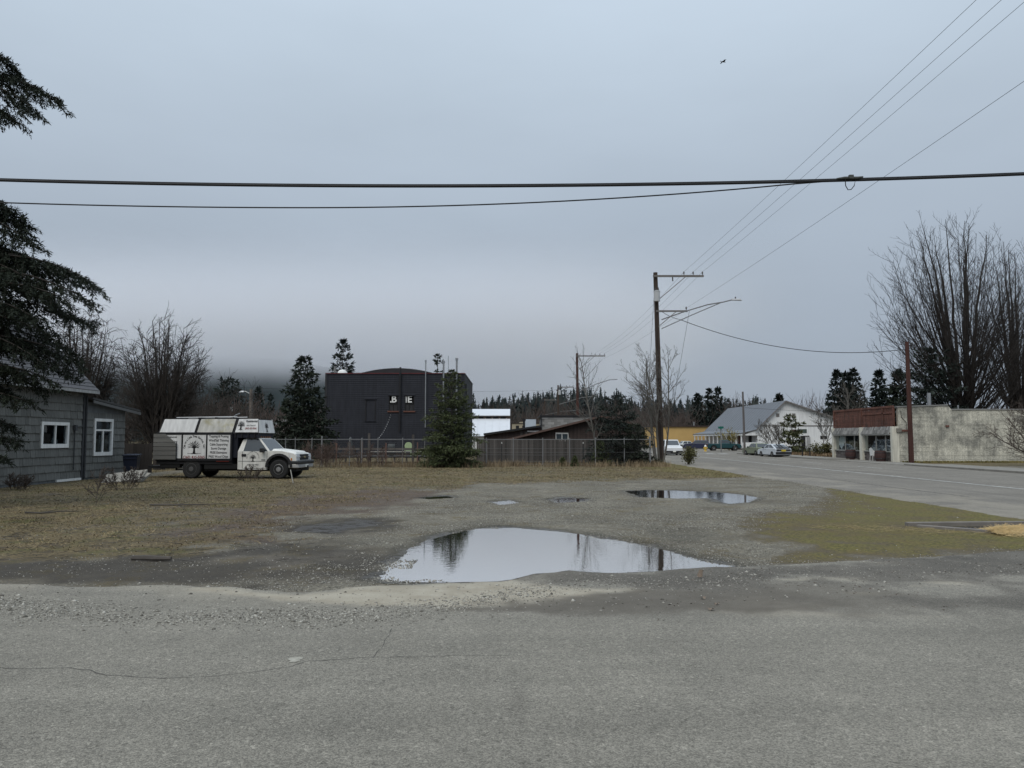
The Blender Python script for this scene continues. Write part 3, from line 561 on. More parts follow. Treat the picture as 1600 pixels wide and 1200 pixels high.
def fan_tree(name, label, loc, half, top, low, seed, stems=5, limbs=90, twigs=11, lets=4, r=.3, m=None, group=None, depth=.8, rmin=.011, curl=.25, tw=.16, skew=0.0, trunk_h=.12, hang=0.0):
    """leafless vase crown: arching limbs run from a few stems to points spread through a rounded envelope"""
    rg = np.random.default_rng(seed); e = empty(name, loc, 0, label, 'tree', group); S = []; H = top
    def bez(a, c, b, n): t = np.linspace(0, 1, n+1)[:, None]; return (1-t)**2*a+2*t*(1-t)*c+t*t*b
    def chain(P, ra, rb, out):
        n = len(P)-1
        for i in range(n): out.append((P[i], P[i+1], max(ra+(rb-ra)*i/n, rmin), max(ra+(rb-ra)*(i+1)/n, rmin)))
    def env():
        while True:
            u = rg.normal(0, 1, 3); u /= np.linalg.norm(u); q = rg.uniform(.72, 1.0)*u
            if q[2] > -.55: return np.array([q[0]*half+skew, q[1]*half*depth, low+(H-low)*(.5+.5*q[2])]) if True else None
    stemP = []
    for s in range(stems):
        a = 2*math.pi*(s+rg.uniform(-.2, .2))/stems; k = rg.uniform(.25, .62) if s else .1; b = np.array([math.cos(a)*half*k+skew*.7, math.sin(a)*half*depth*k, H*rg.uniform(.82, .97)]); a0 = np.array([math.cos(a)*r*1.6, math.sin(a)*r*1.6, -.1]); c = a0*.5+np.array([b[0]*.22, b[1]*.22, H*.5]); P = bez(a0, c, b, 14)+rg.normal(0, .004*H, (15, 3))*np.linspace(0, 1, 15)[:, None]; stemP.append(P); T = []; chain(P, r*rg.uniform(.8, 1.1), .02, T); link('trunk', seg_mesh('trunk', T, 7), m or BARK, e)
    def twigset(P, L0, n, lv):
        for j in range(n):
            u = .22+.78*(j+rg.uniform(0, 1))/n; i = min(int(u*(len(P)-1)), len(P)-2); f = u*(len(P)-1)-i; q = P[i]*(1-f)+P[i+1]*f; d = unit(P[i+1]-P[i]); ax = unit(np.cross(d, rg.normal(0, 1, 3))); an = rg.uniform(.4, .95); nd = unit(d*math.cos(an)+ax*math.sin(an)); L = L0*rg.uniform(.5, 1.2)*(1.15-.5*u); tip = q+unit(nd+np.array([0, 0, curl*.5-hang*.4]))*L+np.array([0, 0, (curl*.35-hang)*L]); Q = bez(q, q+nd*L*.5, tip, 3 if lv == 0 else 2); chain(Q, .022 if lv == 0 else rmin*1.2, rmin, S)
            if lv == 0: twigset(Q, L*.42, lets, 1)
    for k in range(limbs):
        t = env(); best = min(stemP, key=lambda P: np.hypot(P[8][0]-t[0], P[8][1]-t[1])) if rg.uniform() < .7 else stemP[rg.integers(stems)]
        hz = np.clip((t[2]/H)*rg.uniform(.30, .62)-.02, trunk_h, .8); i = int(np.clip(hz*14, 1, 12)); q = best[i]; c = q+(t-q)*np.array([.62, .62, .38])+np.array([0, 0, -.0]); P = bez(q, c, t, 8)+rg.normal(0, .0035*H, (9, 3))*np.linspace(0, 1, 9)[:, None]; ln = np.linalg.norm(t-q); chain(P, min(.10, .011*ln+.02), rmin, S); twigset(P, tw*ln+.5, twigs, 0)
    for P in stemP: twigset(P[6:], tw*H*.45, twigs, 0)
    link('crown', seg_mesh('crown', S, 3), m or BARK, e); return e
def spray_mesh(name, B, D, ln, w, seed, tint=None):
    """kite-shaped needle sprays: base points B, directions D"""
    g = np.random.default_rng(seed); n = len(B); D = D/np.maximum(np.linalg.norm(D, axis=1, keepdims=True), 1e-6); a = np.cross(D, g.normal(0, 1, (n, 3))+np.array([0, 0, 1.2])); a /= np.maximum(np.linalg.norm(a, axis=1, keepdims=True), 1e-6)
    ln = ln[:, None]; w = w[:, None]; V = np.stack([B, B+D*ln*.45+a*w, B+D*ln, B+D*ln*.4-a*w], 1).reshape(-1, 3); i = np.arange(n)[:, None]*4
    t = g.uniform(0, 1, n) if tint is None else tint; return npmesh(name, V, i+[0, 1, 2, 3], np.repeat(t, 4))
def branch_sprays(rg, root, tip, sag, nb, blen, dens, hang, sl):
    """points of one conifer limb with side branchlets carrying sprays -> (segments, bases, dirs)"""
    S = []; B = []; D = []; root = np.array(root, float); tip = np.array(tip, float); L = np.linalg.norm(tip-root); ax = unit(tip-root); sidev = unit(np.cross(ax, [0, 0, 1])+1e-6); n = 8
    pts = [root+(tip-root)*t+np.array([0, 0, sag*4*t*(1-t)]) for t in np.linspace(0, 1, n+1)]; r0 = .012*L+.006
    for i in range(n): S.append((pts[i], pts[i+1], r0*(1-i/n)+.004, r0*(1-(i+1)/n)+.004))
    for j in range(nb):
        u = .12+.88*((j+rg.uniform(0, 1))/nb)**.85; i = min(int(u*n), n-1); q = pts[i]+(pts[i+1]-pts[i])*(u*n-i); s = 1 if j % 2 else -1
        d = unit(sidev*s*rg.uniform(.5, 1.0)+ax*rg.uniform(.35, .9)+np.array([0, 0, -hang*rg.uniform(.2, 1.3)])+rg.normal(0, .18, 3)); bl = blen*(1.12-.75*u)*rg.uniform(.6, 1.25)+.12*blen; k = max(3, int(dens*bl)); e = q+d*bl+np.array([0, 0, -hang*bl*.35]); S.append((q, e, .006, .003))
        t = rg.uniform(0.0, 1.0, k)[:, None]; pp = q+(e-q)*t+rg.normal(0, .02, (k, 3)); B.append(pp); D.append(unit(e-q)*rg.uniform(.3, 1.0, (k, 1))+rg.normal(0, .55, (k, 3))+np.array([0, 0, -.25*hang]))
    k = max(4, int(dens*.5)); t = 1-rg.uniform(0, .5, k)[:, None]**1.0; B.append(pts[-1]+(pts[n//2]-pts[-1])*(1-t)); D.append(np.tile(ax, (k, 1))+rg.normal(0, .5, (k, 3)))
    return S, np.concatenate(B), np.concatenate(D)
def conifer(name, label, loc, height, radius, seed, whorls=22, per=7, nb=14, dens=26, sl=.22, sw=.035, droop=.25, hang=.35, bare=.04, m=None, shape=1.0, group=None, lean=0, jag=.3, trunk_r=None, cat='tree', top_gap=0):
    rg = np.random.default_rng(seed); e = empty(name, loc, 0, label, cat, group); S = []; B = []; D = []
    z = np.linspace(0, height, 10); tr = trunk_r or height*.013+.03; T = [(np.array([lean*a, 0, a]), np.array([lean*b, 0, b]), tr*(1-a/height)+.012, tr*(1-b/height)+.008) for a, b in zip(z[:-1], z[1:])]
    for w in range(whorls):
        u = bare+(1-bare)*((w+rg.uniform(0, .8))/whorls); zc = u*height; rad = radius*((1-u)**shape*.94+.06)*rg.uniform(1-jag*.6, 1+jag*.3); a0 = rg.uniform(0, 6.28)
        if u > .97: rad *= .5
        k = max(3, int(per*(1-.45*u)))
        for j in range(k):
            a = a0+2*math.pi*(j+rg.uniform(-.3, .3))/k; rr = rad*rg.uniform(1-jag, 1.05); root = np.array([lean*zc, 0, zc]); up = .45*u-droop*(1-u)+rg.normal(0, .08)
            tip = root+np.array([math.cos(a)*rr, math.sin(a)*rr, rr*up]); s_, b_, d_ = branch_sprays(rg, root, tip, .05*rr, max(3, int(nb*rr/radius+.5)), max(.35*rr, .12), dens, hang, sl); S += s_; B.append(b_); D.append(d_)
    k = 14; B.append(np.array([[lean*height, 0, height*.955]])+rg.normal(0, .02, (k, 3))); D.append(rg.normal(0, .3, (k, 3))+[0, 0, 1.0]); B = np.concatenate(B); D = np.concatenate(D); n = len(B)
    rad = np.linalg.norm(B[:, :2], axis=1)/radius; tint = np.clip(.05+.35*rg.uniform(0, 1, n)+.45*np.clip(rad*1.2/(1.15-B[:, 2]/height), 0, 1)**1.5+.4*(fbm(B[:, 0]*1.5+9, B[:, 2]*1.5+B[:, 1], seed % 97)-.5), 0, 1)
    link('trunk', seg_mesh('trunk', T, 8), BARK, e); link('limbs', seg_mesh('limbs', S, 3), BARK, e)
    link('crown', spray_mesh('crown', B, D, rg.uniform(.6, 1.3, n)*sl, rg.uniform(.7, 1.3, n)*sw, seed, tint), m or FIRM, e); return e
def leafy_shrub(name, label, loc, h, r, seed, m, n=900, ls=.07, stems=9, group=None, cat='shrub'):
    rg = np.random.default_rng(seed); e = empty(name, loc, 0, label, cat, group); S = []; B = []; D = []
    for s in range(stems):
        a = rg.uniform(0, 6.28); d = unit(np.array([math.cos(a)*rg.uniform(.1, .9)*r/h*1.2, math.sin(a)*rg.uniform(.1, .9)*r/h*1.2, 1])); L = h*rg.uniform(.65, 1.05); p = np.zeros(3)
        for i in range(5):
            d = unit(d+rg.normal(0, .12, 3)); q = p+d*L/5; S.append((p, q, .016*(1-i/6), .016*(1-(i+1)/6))); k = max(2, int(n/stems/5*(i+.5)/2.5)); t = rg.uniform(0, 1, (k, 1)); sp = rg.normal(0, r*.22, (k, 3)); B.append(p+(q-p)*t+sp*.6); D.append(sp+d*.15+rg.normal(0, .05, (k, 3)))
            for w in range(2): dd = unit(d+rg.normal(0, .6, 3)); S.append((q, q+dd*L*.22, .007, .004))
            p = q
    B = np.concatenate(B); B[:, 2] = np.maximum(B[:, 2], .03); D = np.concatenate(D); k = len(B); link('stems', seg_mesh('stems', S, 3), TWIG, e); link('foliage', spray_mesh('foliage', B, D, rg.uniform(.6, 1.4, k)*ls, rg.uniform(.6, 1.4, k)*ls*.32, seed), m, e); return e

# ------------------------------------------------------------------ far woods (one mass) and the single firs that stand out of it
def far_wood(name, n, xr, yr, hr, seed, m, label, hf=None):
    rg = np.random.default_rng(seed); B = []; D = []; Ls = []; W = []
    for i in range(n):
        x = rg.uniform(*xr); y = rg.uniform(*yr); h = rg.uniform(*hr)*(hf(x, y) if hf else 1); r = h*rg.uniform(.2, .28); k = 80; u = rg.uniform(0, 1, k)**.8*.98; a = rg.uniform(0, 6.28, k); rr = r*(1-u)**.9*rg.uniform(.15, .6, k)
        B.append(np.stack([x+np.cos(a)*rr, y+np.sin(a)*rr, u*h], -1)); D.append(np.stack([np.cos(a), np.sin(a), -.35+.9*u+rg.normal(0, .15, k)], -1)); Ls.append((r*(1-u)**.9+.35)*rg.uniform(.5, 1, k)); W.append(rg.uniform(.35, .7, k)*(1.1-u)*h*.045+.12)
        B.append(np.array([[x, y, h*.86]])); D.append(np.array([[0, 0, 1.]])); Ls.append(np.array([h*.13])); W.append(np.array([.5]))
        B.append(np.array([[x, y, 0.0]])); D.append(np.array([[0, 0, 1.]])); Ls.append(np.array([h*.95])); W.append(np.array([r*.55]))
    B = np.concatenate(B); D = np.concatenate(D); o = link(name, spray_mesh(name, B, D, np.concatenate(Ls), np.concatenate(W), seed), m); return tag(o, label, 'woods', kind='stuff')
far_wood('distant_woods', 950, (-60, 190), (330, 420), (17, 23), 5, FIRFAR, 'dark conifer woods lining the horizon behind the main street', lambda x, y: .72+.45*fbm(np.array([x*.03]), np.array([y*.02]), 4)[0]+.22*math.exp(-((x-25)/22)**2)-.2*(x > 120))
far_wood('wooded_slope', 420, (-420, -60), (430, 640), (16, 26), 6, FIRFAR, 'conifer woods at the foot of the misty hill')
def broadleaf_haze(name, n, xr, yr, hr, seed, label):
    rg = np.random.default_rng(seed); S = []
    for i in range(n):
        p = np.array([rg.uniform(*xr), rg.uniform(*yr), 0.]); h = rg.uniform(*hr)
        for k in range(46):
            u = rg.uniform(.15, .75); q = p+[rg.normal(0, .25*h*u), rg.normal(0, .25*h*u), h*u]; d = unit(np.array([rg.normal(0, .5), rg.normal(0, .5), 1.0])); S.append((q, q+d*h*.25, .05, .02))
        S.append((p, p+[0, 0, h*.6], .18, .06))
    return tag(link(name, seg_mesh(name, S, 3), mat('winter_twigs', (.085, .066, .058), 1, .2, .3)), label, 'woods', kind='stuff')
broadleaf_haze('leafless_woods', 150, (-10, 75), (185, 300), (9, 15), 8, 'brown leafless woods in front of the distant conifers')
broadleaf_haze('leafless_scrub', 60, (-62, -28), (95, 150), (5, 9), 9, 'leafless brown scrub behind the parked truck')

def fir_at(px, top, Y, rad, seed, label, base=0, **k):
    h = Z(top, Y); return conifer(k.pop('name', 'fir_tree'), label, (X(px, Y, top), Y, base), h, rad, seed, **k)
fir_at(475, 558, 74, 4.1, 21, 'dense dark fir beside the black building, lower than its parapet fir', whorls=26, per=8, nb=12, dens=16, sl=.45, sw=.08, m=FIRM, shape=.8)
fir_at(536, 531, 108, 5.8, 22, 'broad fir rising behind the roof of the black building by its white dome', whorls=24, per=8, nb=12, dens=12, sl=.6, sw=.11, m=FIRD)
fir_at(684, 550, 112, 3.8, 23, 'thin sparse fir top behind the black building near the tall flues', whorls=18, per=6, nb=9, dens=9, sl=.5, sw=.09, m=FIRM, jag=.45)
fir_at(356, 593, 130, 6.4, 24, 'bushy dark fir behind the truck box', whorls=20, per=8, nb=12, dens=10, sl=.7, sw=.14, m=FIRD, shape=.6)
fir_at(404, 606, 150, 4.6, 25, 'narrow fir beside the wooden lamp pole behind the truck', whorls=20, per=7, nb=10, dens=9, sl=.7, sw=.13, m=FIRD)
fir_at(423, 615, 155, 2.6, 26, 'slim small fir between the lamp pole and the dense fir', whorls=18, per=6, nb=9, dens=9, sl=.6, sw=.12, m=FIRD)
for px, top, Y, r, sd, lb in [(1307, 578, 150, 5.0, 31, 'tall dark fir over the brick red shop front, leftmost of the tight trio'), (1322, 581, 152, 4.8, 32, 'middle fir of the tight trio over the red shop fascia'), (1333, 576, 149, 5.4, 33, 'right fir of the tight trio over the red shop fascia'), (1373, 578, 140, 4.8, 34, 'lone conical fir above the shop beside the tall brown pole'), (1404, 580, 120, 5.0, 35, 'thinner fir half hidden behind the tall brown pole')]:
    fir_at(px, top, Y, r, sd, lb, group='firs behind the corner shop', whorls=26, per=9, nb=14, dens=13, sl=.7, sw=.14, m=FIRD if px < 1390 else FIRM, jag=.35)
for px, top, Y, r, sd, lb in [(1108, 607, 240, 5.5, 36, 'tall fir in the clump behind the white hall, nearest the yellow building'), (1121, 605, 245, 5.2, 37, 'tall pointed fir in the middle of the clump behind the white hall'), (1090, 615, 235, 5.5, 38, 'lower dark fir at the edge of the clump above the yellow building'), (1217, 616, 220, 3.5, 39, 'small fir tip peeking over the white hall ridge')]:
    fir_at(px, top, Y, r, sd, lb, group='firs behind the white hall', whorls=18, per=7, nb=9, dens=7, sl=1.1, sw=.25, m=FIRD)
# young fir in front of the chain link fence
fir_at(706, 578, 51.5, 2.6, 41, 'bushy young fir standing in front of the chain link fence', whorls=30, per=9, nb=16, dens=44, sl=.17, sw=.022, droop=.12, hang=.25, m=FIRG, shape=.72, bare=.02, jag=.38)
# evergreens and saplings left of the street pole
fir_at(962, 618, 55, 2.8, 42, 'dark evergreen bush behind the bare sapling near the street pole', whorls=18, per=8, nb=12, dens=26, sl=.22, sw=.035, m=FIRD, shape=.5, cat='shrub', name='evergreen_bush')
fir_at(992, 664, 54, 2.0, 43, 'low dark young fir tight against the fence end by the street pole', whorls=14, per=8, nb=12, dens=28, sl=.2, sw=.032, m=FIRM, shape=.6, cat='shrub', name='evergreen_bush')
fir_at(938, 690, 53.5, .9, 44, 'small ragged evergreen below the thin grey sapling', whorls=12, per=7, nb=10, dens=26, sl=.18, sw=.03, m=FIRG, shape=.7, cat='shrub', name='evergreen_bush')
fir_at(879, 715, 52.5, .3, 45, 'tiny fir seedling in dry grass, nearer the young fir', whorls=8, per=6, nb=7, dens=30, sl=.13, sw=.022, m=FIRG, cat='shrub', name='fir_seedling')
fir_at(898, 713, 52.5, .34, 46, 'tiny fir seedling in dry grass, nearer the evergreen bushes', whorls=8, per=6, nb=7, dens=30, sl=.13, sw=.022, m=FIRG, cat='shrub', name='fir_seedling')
OAKISH = leaf_mat('shrub_leaves', (.05, .055, .022), (.17, .16, .075))
p = G(1076, 726); leafy_shrub('shrub', 'small round olive green shrub on the grass verge beside the street pole', p, 1.35, .8, 51, OAKISH, 1500, .11, 14)

# bare trees
SAP = dict(steps=(9, 5, 4), wob=(.05, .1, .12), trop=(.1, .45, .3), kids=(26, 6), ang=(.75, .6), len=(.34, .4), rad=(.35, .5), rmin=.006); SAP['from'] = (.2, .2)
p = G(934, 728); bare_tree('birch_sapling', 'thin pale leafless sapling in front of the board fence', p, Z(552, p.y), SAP, 61, r=.07, m=BARKG)
MULT = dict(steps=(9, 6, 5, 3), wob=(.05, .09, .12, .14), trop=(.05, .25, .25, .2), kids=(15, 8, 4), ang=(.7, .6, .55), len=(.42, .42, .4), rad=(.42, .5, .6), rmin=.007); MULT['from'] = (.25, .2, .2)
p = G(1030, 723); bare_tree('bare_tree', 'leafless young tree wrapped around the foot of the street pole', (p.x-.1, p.y-.5, 0), Z(545, p.y)*.93, MULT, 62, stems=4, spread=.3, r=.10, m=BARKG, stem_r=.35)
DKB = mat('dark_bark', (.034, .029, .026), .95, .25, 3)
Yb = 84; pB = at(1508, 690, Yb); fan_tree('bare_tree', 'huge vase shaped leafless tree towering behind the white wall', (pB.x, Yb, 0), 132*Yb/1200, Z(332, Yb), Z(655, Yb), 63, stems=8, limbs=150, twigs=13, lets=5, r=.34, tw=.19, rmin=.0095, m=DKB)
pB = at(1592, 690, Yb+4); fan_tree('bare_tree', 'narrower leafless tree beside the huge one behind the white wall', (pB.x, Yb+4, 0), 72*Yb/1200, Z(362, Yb+4), Z(640, Yb+4), 64, stems=5, limbs=80, twigs=11, lets=4, r=.28, m=DKB)
pB = at(1460, 690, 82); conifer('ivy_mass', 'dark evergreen mass at the foot of the huge bare tree', (pB.x, 82, 0), Z(545, 82), 4.4, 65, whorls=20, per=9, nb=12, dens=10, sl=.5, sw=.09, m=FIRD, shape=.45, cat='tree', jag=.5)
WETB = mat('wet_bark', (.045, .038, .033), .95, .25, 3)
p = at(250, 700, 47); fan_tree('bare_tree', 'rounded leafless tree with fine arching twigs behind the truck box', (p.x, 47, 0), 72*47/1200, Z(495, 47), Z(665, 47), 66, stems=7, limbs=95, twigs=12, lets=4, r=.14, m=WETB, rmin=.007, curl=.1, hang=.12, tw=.2)
p = at(128, 700, 49); fan_tree('bare_tree', 'drooping leafless tree rising behind the grey house roof', (p.x, 49, 0), 56*49/1200, Z(478, 49), Z(640, 49), 67, stems=5, limbs=75, twigs=11, lets=4, r=.12, m=WETB, rmin=.007, curl=.0, hang=.35, tw=.22)
THICK = dict(steps=(6, 5, 4), wob=(.12, .18, .2), trop=(.1, .1, .0), kids=(10, 7), ang=(.6, .6), len=(.5, .5), rad=(.5, .5), rmin=.008); THICK['from'] = (.1, .1)
for i, (px, Y, h, lb) in enumerate([(170, 52, 6.0, 'dense leafless thicket behind the house lean-to'), (215, 50, 4.2, 'dark tangle of stems behind the blue bin'), (310, 54, 5.5, 'leafless thicket behind the white truck panels'), (275, 56, 6.5, 'tall leafless thicket at the foot of the gnarled tree')]):
    p = at(px, 700, Y); bare_tree('thicket', lb, (p.x, Y, 0), h, THICK, 70+i, stems=16, spread=.6, r=.03, m=MATS['wet_bark'], stem_r=1.3, cat='thicket', group='leafless thickets behind the truck')
for i, (px, Y, h, st, lb) in enumerate([(500, 50.5, 1.7, 9, 'reddish twiggy shrub beside the truck bumper'), (519, 51, 1.5, 8, 'reddish twiggy shrub against the left fence posts'), (488, 52, 1.4, 6, 'low reddish shrub behind the truck hood'), (566, 51, 1.6, 3, 'few thin red saplings in dry grass before the deck rails'), (601, 50.6, 1.4, 3, 'loose clump of thin saplings nearer the young fir'), (585, 51.3, 1.1, 3, 'short thin saplings between the sapling clumps')]):
    p = at(px, 720, Y); bare_tree('twiggy_shrub', lb, (p.x, Y, 0), h, THICK, 80+i, stems=st, spread=.5, r=.009, m=REDTWIG, stem_r=.5, cat='shrub', group='twiggy shrubs along the fence')
# growth by the white hall
p = at(1265, 690, 108); bare_tree('bare_tree', 'slender twin-stemmed leafless tree beside the white hall doorway', (p.x, 94, 0), Z(605, 94), dict(MULT, rmin=.012), 90, stems=2, spread=.09, r=.13, m=BARKG, stem_r=.35)
p = at(1288, 690, 92); bare_tree('bare_tree', 'smaller leafless tree between the white hall and the red shop', (p.x, 92, 0), Z(640, 92), dict(MULT, rmin=.012), 91, stems=2, spread=.12, r=.08, m=BARKG)
p = at(1213, 690, 96); bare_tree('bare_tree', 'low spreading leafless tree over the silver parked car', (p.x, 96, 0), Z(655, 96), dict(MULT, rmin=.012), 92, stems=5, spread=.55, r=.07, m=BARKG, stem_r=.2)
p = at(1241, 690, 93); conifer('pine_tree', 'lopsided green conifer in front of the white hall', (p.x, 93, 0), Z(648, 93), 2.3, 93, whorls=13, per=6, nb=11, dens=14, sl=.42, sw=.08, m=leaf_mat('olive_needles', (.035, .042, .018), (.11, .115, .055)), lean=-.09, jag=.6, shape=.5)
for i, (px, lb) in enumerate([(1280, 'brown green low shrub beside the hall entrance bed'), (1294, 'low dark shrub against the red shop post')]):
    p = at(px, 700, 84); leafy_shrub('shrub', lb, (p.x, 84, 0), 1.5, 1.0, 95+i, OAKISH, 900, .16, 10)
p = at(1136, 690, 122); leafy_shrub('shrub', 'yellowish leafy bush in front of the porch posts behind the teal pickup', (p.x, 121, 0), 4.0, 1.5, 98, leaf_mat('yellow_leaves', (.12, .10, .03), (.30, .25, .09)), 900, .2, 14)
# leafless bush over the sidewalk at the right
BUSH = dict(steps=(8, 6, 5, 3), wob=(.08, .14, .18, .2), trop=(.15, .1, .1, .05), kids=(12, 8, 4), ang=(.8, .75, .7), len=(.55, .5, .45), rad=(.5, .5, .6), rmin=.007); BUSH['from'] = (.12, .15, .15)
p = G(1640, 729); bare_tree('bare_bush', 'spreading leafless bush on the sidewalk in front of the white wall', (p.x, p.y, 0), 4.4, BUSH, 99, stems=7, spread=.85, r=.06, m=TWIG, stem_r=.2, cat='shrub')

# the big fir at the left, its limbs reaching into view
def left_fir():
    Y0 = 21.5; tx = -16.6; e = empty('fir_tree', (tx, Y0, 0), 0, 'tall old fir with drooping dark limbs in front of the grey house', 'tree'); rg = np.random.default_rng(7); S = []; B = []; D = []
    H = 19.5; z = np.linspace(0, H, 14); T = [(np.array([0, 0, a]), np.array([0, 0, b]), .30*(1-a/H)+.02, .30*(1-b/H)+.015) for a, b in zip(z[:-1], z[1:])]
    tips = [(95,158,.3,0),(60,176,.5,-.9),(30,116,.4,.7),(62,140,.2,.3),(20,186,.3,-1.2),
            (40,352,.5,.3),(52,384,.4,-.4),(26,404,.5,.6),(52,424,.3,0),(14,332,.4,0),(44,362,.3,1.0),
            (156,452,.8,.2),(146,442,.8,-.6),(120,446,.7,1.0),(150,476,.6,-1.0),(128,500,.6,.5),(108,470,.5,-1.5),(148,510,.4,1.3),(88,440,.5,.8),(70,455,.5,-.9),(100,490,.5,1.6),
            (100,540,.6,-.5),(124,556,.6,.7),(128,566,.5,-.6),(116,592,.5,.4),(132,578,.4,1.1),(92,600,.4,-1.0),(84,520,.5,1.4),(60,500,.4,-1.6),(110,580,.5,0),(70,570,.4,-1.3),(40,540,.4,1.2),(40,590,.3,-.3),
            (72,612,.2,.6),(50,630,.1,-.7),(24,668,0,.5),(20,615,.2,1.0),(30,690,-.1,.1),(8,716,-.2,-.5)]
    for px, py, lift, dy in tips:
        t = at(px, py, Y0+dy); tip = np.array([t.x-tx, dy, t.z]); root = np.array([0, 0, max(.8, t.z+rg.uniform(.1, .9)+lift*.3)]); s_, b_, d_ = branch_sprays(rg, root, tip, .25+lift*.5, 32, 1.0 if py < 540 else .72, 105, .55, .2); S += s_; B.append(b_); D.append(d_)
    for i in range(110):
        u = rg.uniform(.08, .99); a = rg.uniform(R(95), R(265)) if rg.uniform() < .8 else rg.uniform(0, 6.28); rr = 4.6*(1-u)**.7+.2
        if math.cos(a) > -.3: rr = min(rr, 1.0)
        root = np.array([0, 0, u*H]); s_, b_, d_ = branch_sprays(rg, root, root+[math.cos(a)*rr, math.sin(a)*rr, -rr*.3], .3, 14, .9, 26, .5, .2); S += s_; B.append(b_); D.append(d_)
    B = np.concatenate(B); D = np.concatenate(D); n = len(B); tint = np.clip(.2+.5*rg.uniform(0, 1, n)+.4*(fbm(B[:, 0]+9, B[:, 2]*1.5, 5)-.5), 0, 1)
    link('trunk', seg_mesh('trunk', T, 10), MATS['wet_bark'], e); link('limbs', seg_mesh('limbs', S, 3), MATS['wet_bark'], e); link('crown', spray_mesh('crown', B, D, rg.uniform(.07, .18, n), rg.uniform(.010, .020, n), 3, tint), FIRM, e)
left_fir()
# ------------------------------------------------------------------ buildings
GLASS = glass_mat(); DARK = mat('dark_interior', (.02, .02, .022), .9, .2); WHITEP = mat('white_paint', (.68, .68, .66), .6, .06, 3, streak=.08); BLACKM = mat('black_metal', (.018, .018, .02), .5, .2)
WOODG = mat('grey_weathered_wood', (.082, .075, .070), .9, .3, 2.5, streak=.2, rvar=.45); WOODD = mat('dark_brown_wood', (.052, .038, .034), .85, .3, 2, streak=.25, rvar=.12)
def text_mesh(lines):
    """lines: (string, size, x, z, align, rot[, width]); returns flat verts and faces in the x-z plane"""
    V = []; F = []; obs = []
    for ln in lines:
        cu = bpy.data.curves.new('t', 'FONT'); cu.body = ln[0]; cu.size = ln[1]; cu.align_x = ln[4]; cu.align_y = 'CENTER'; cu.offset = ln[1]*.026; cu.resolution_u = 2
        o = bpy.data.objects.new('t', cu); COL.objects.link(o); obs.append(o)
    dg = bpy.context.evaluated_depsgraph_get()
    for ln, o in zip(lines, obs):
        x, z, rot = ln[2], ln[3], ln[5]; me = bpy.data.meshes.new_from_object(o.evaluated_get(dg)); c, sn = math.cos(rot), math.sin(rot); n = len(V); xs = [v.co.x for v in me.vertices]; kx = ln[6]/(max(xs)-min(xs)) if len(ln) > 6 else 1
        V += [(x+v.co.x*kx*c-v.co.y*sn, z+v.co.x*kx*sn+v.co.y*c) for v in me.vertices]; F += [tuple(i+n for i in p.vertices) for p in me.polygons]; bpy.data.meshes.remove(me)
    for o in obs: cu = o.data; bpy.data.objects.remove(o); bpy.data.curves.remove(cu)
    return V, F

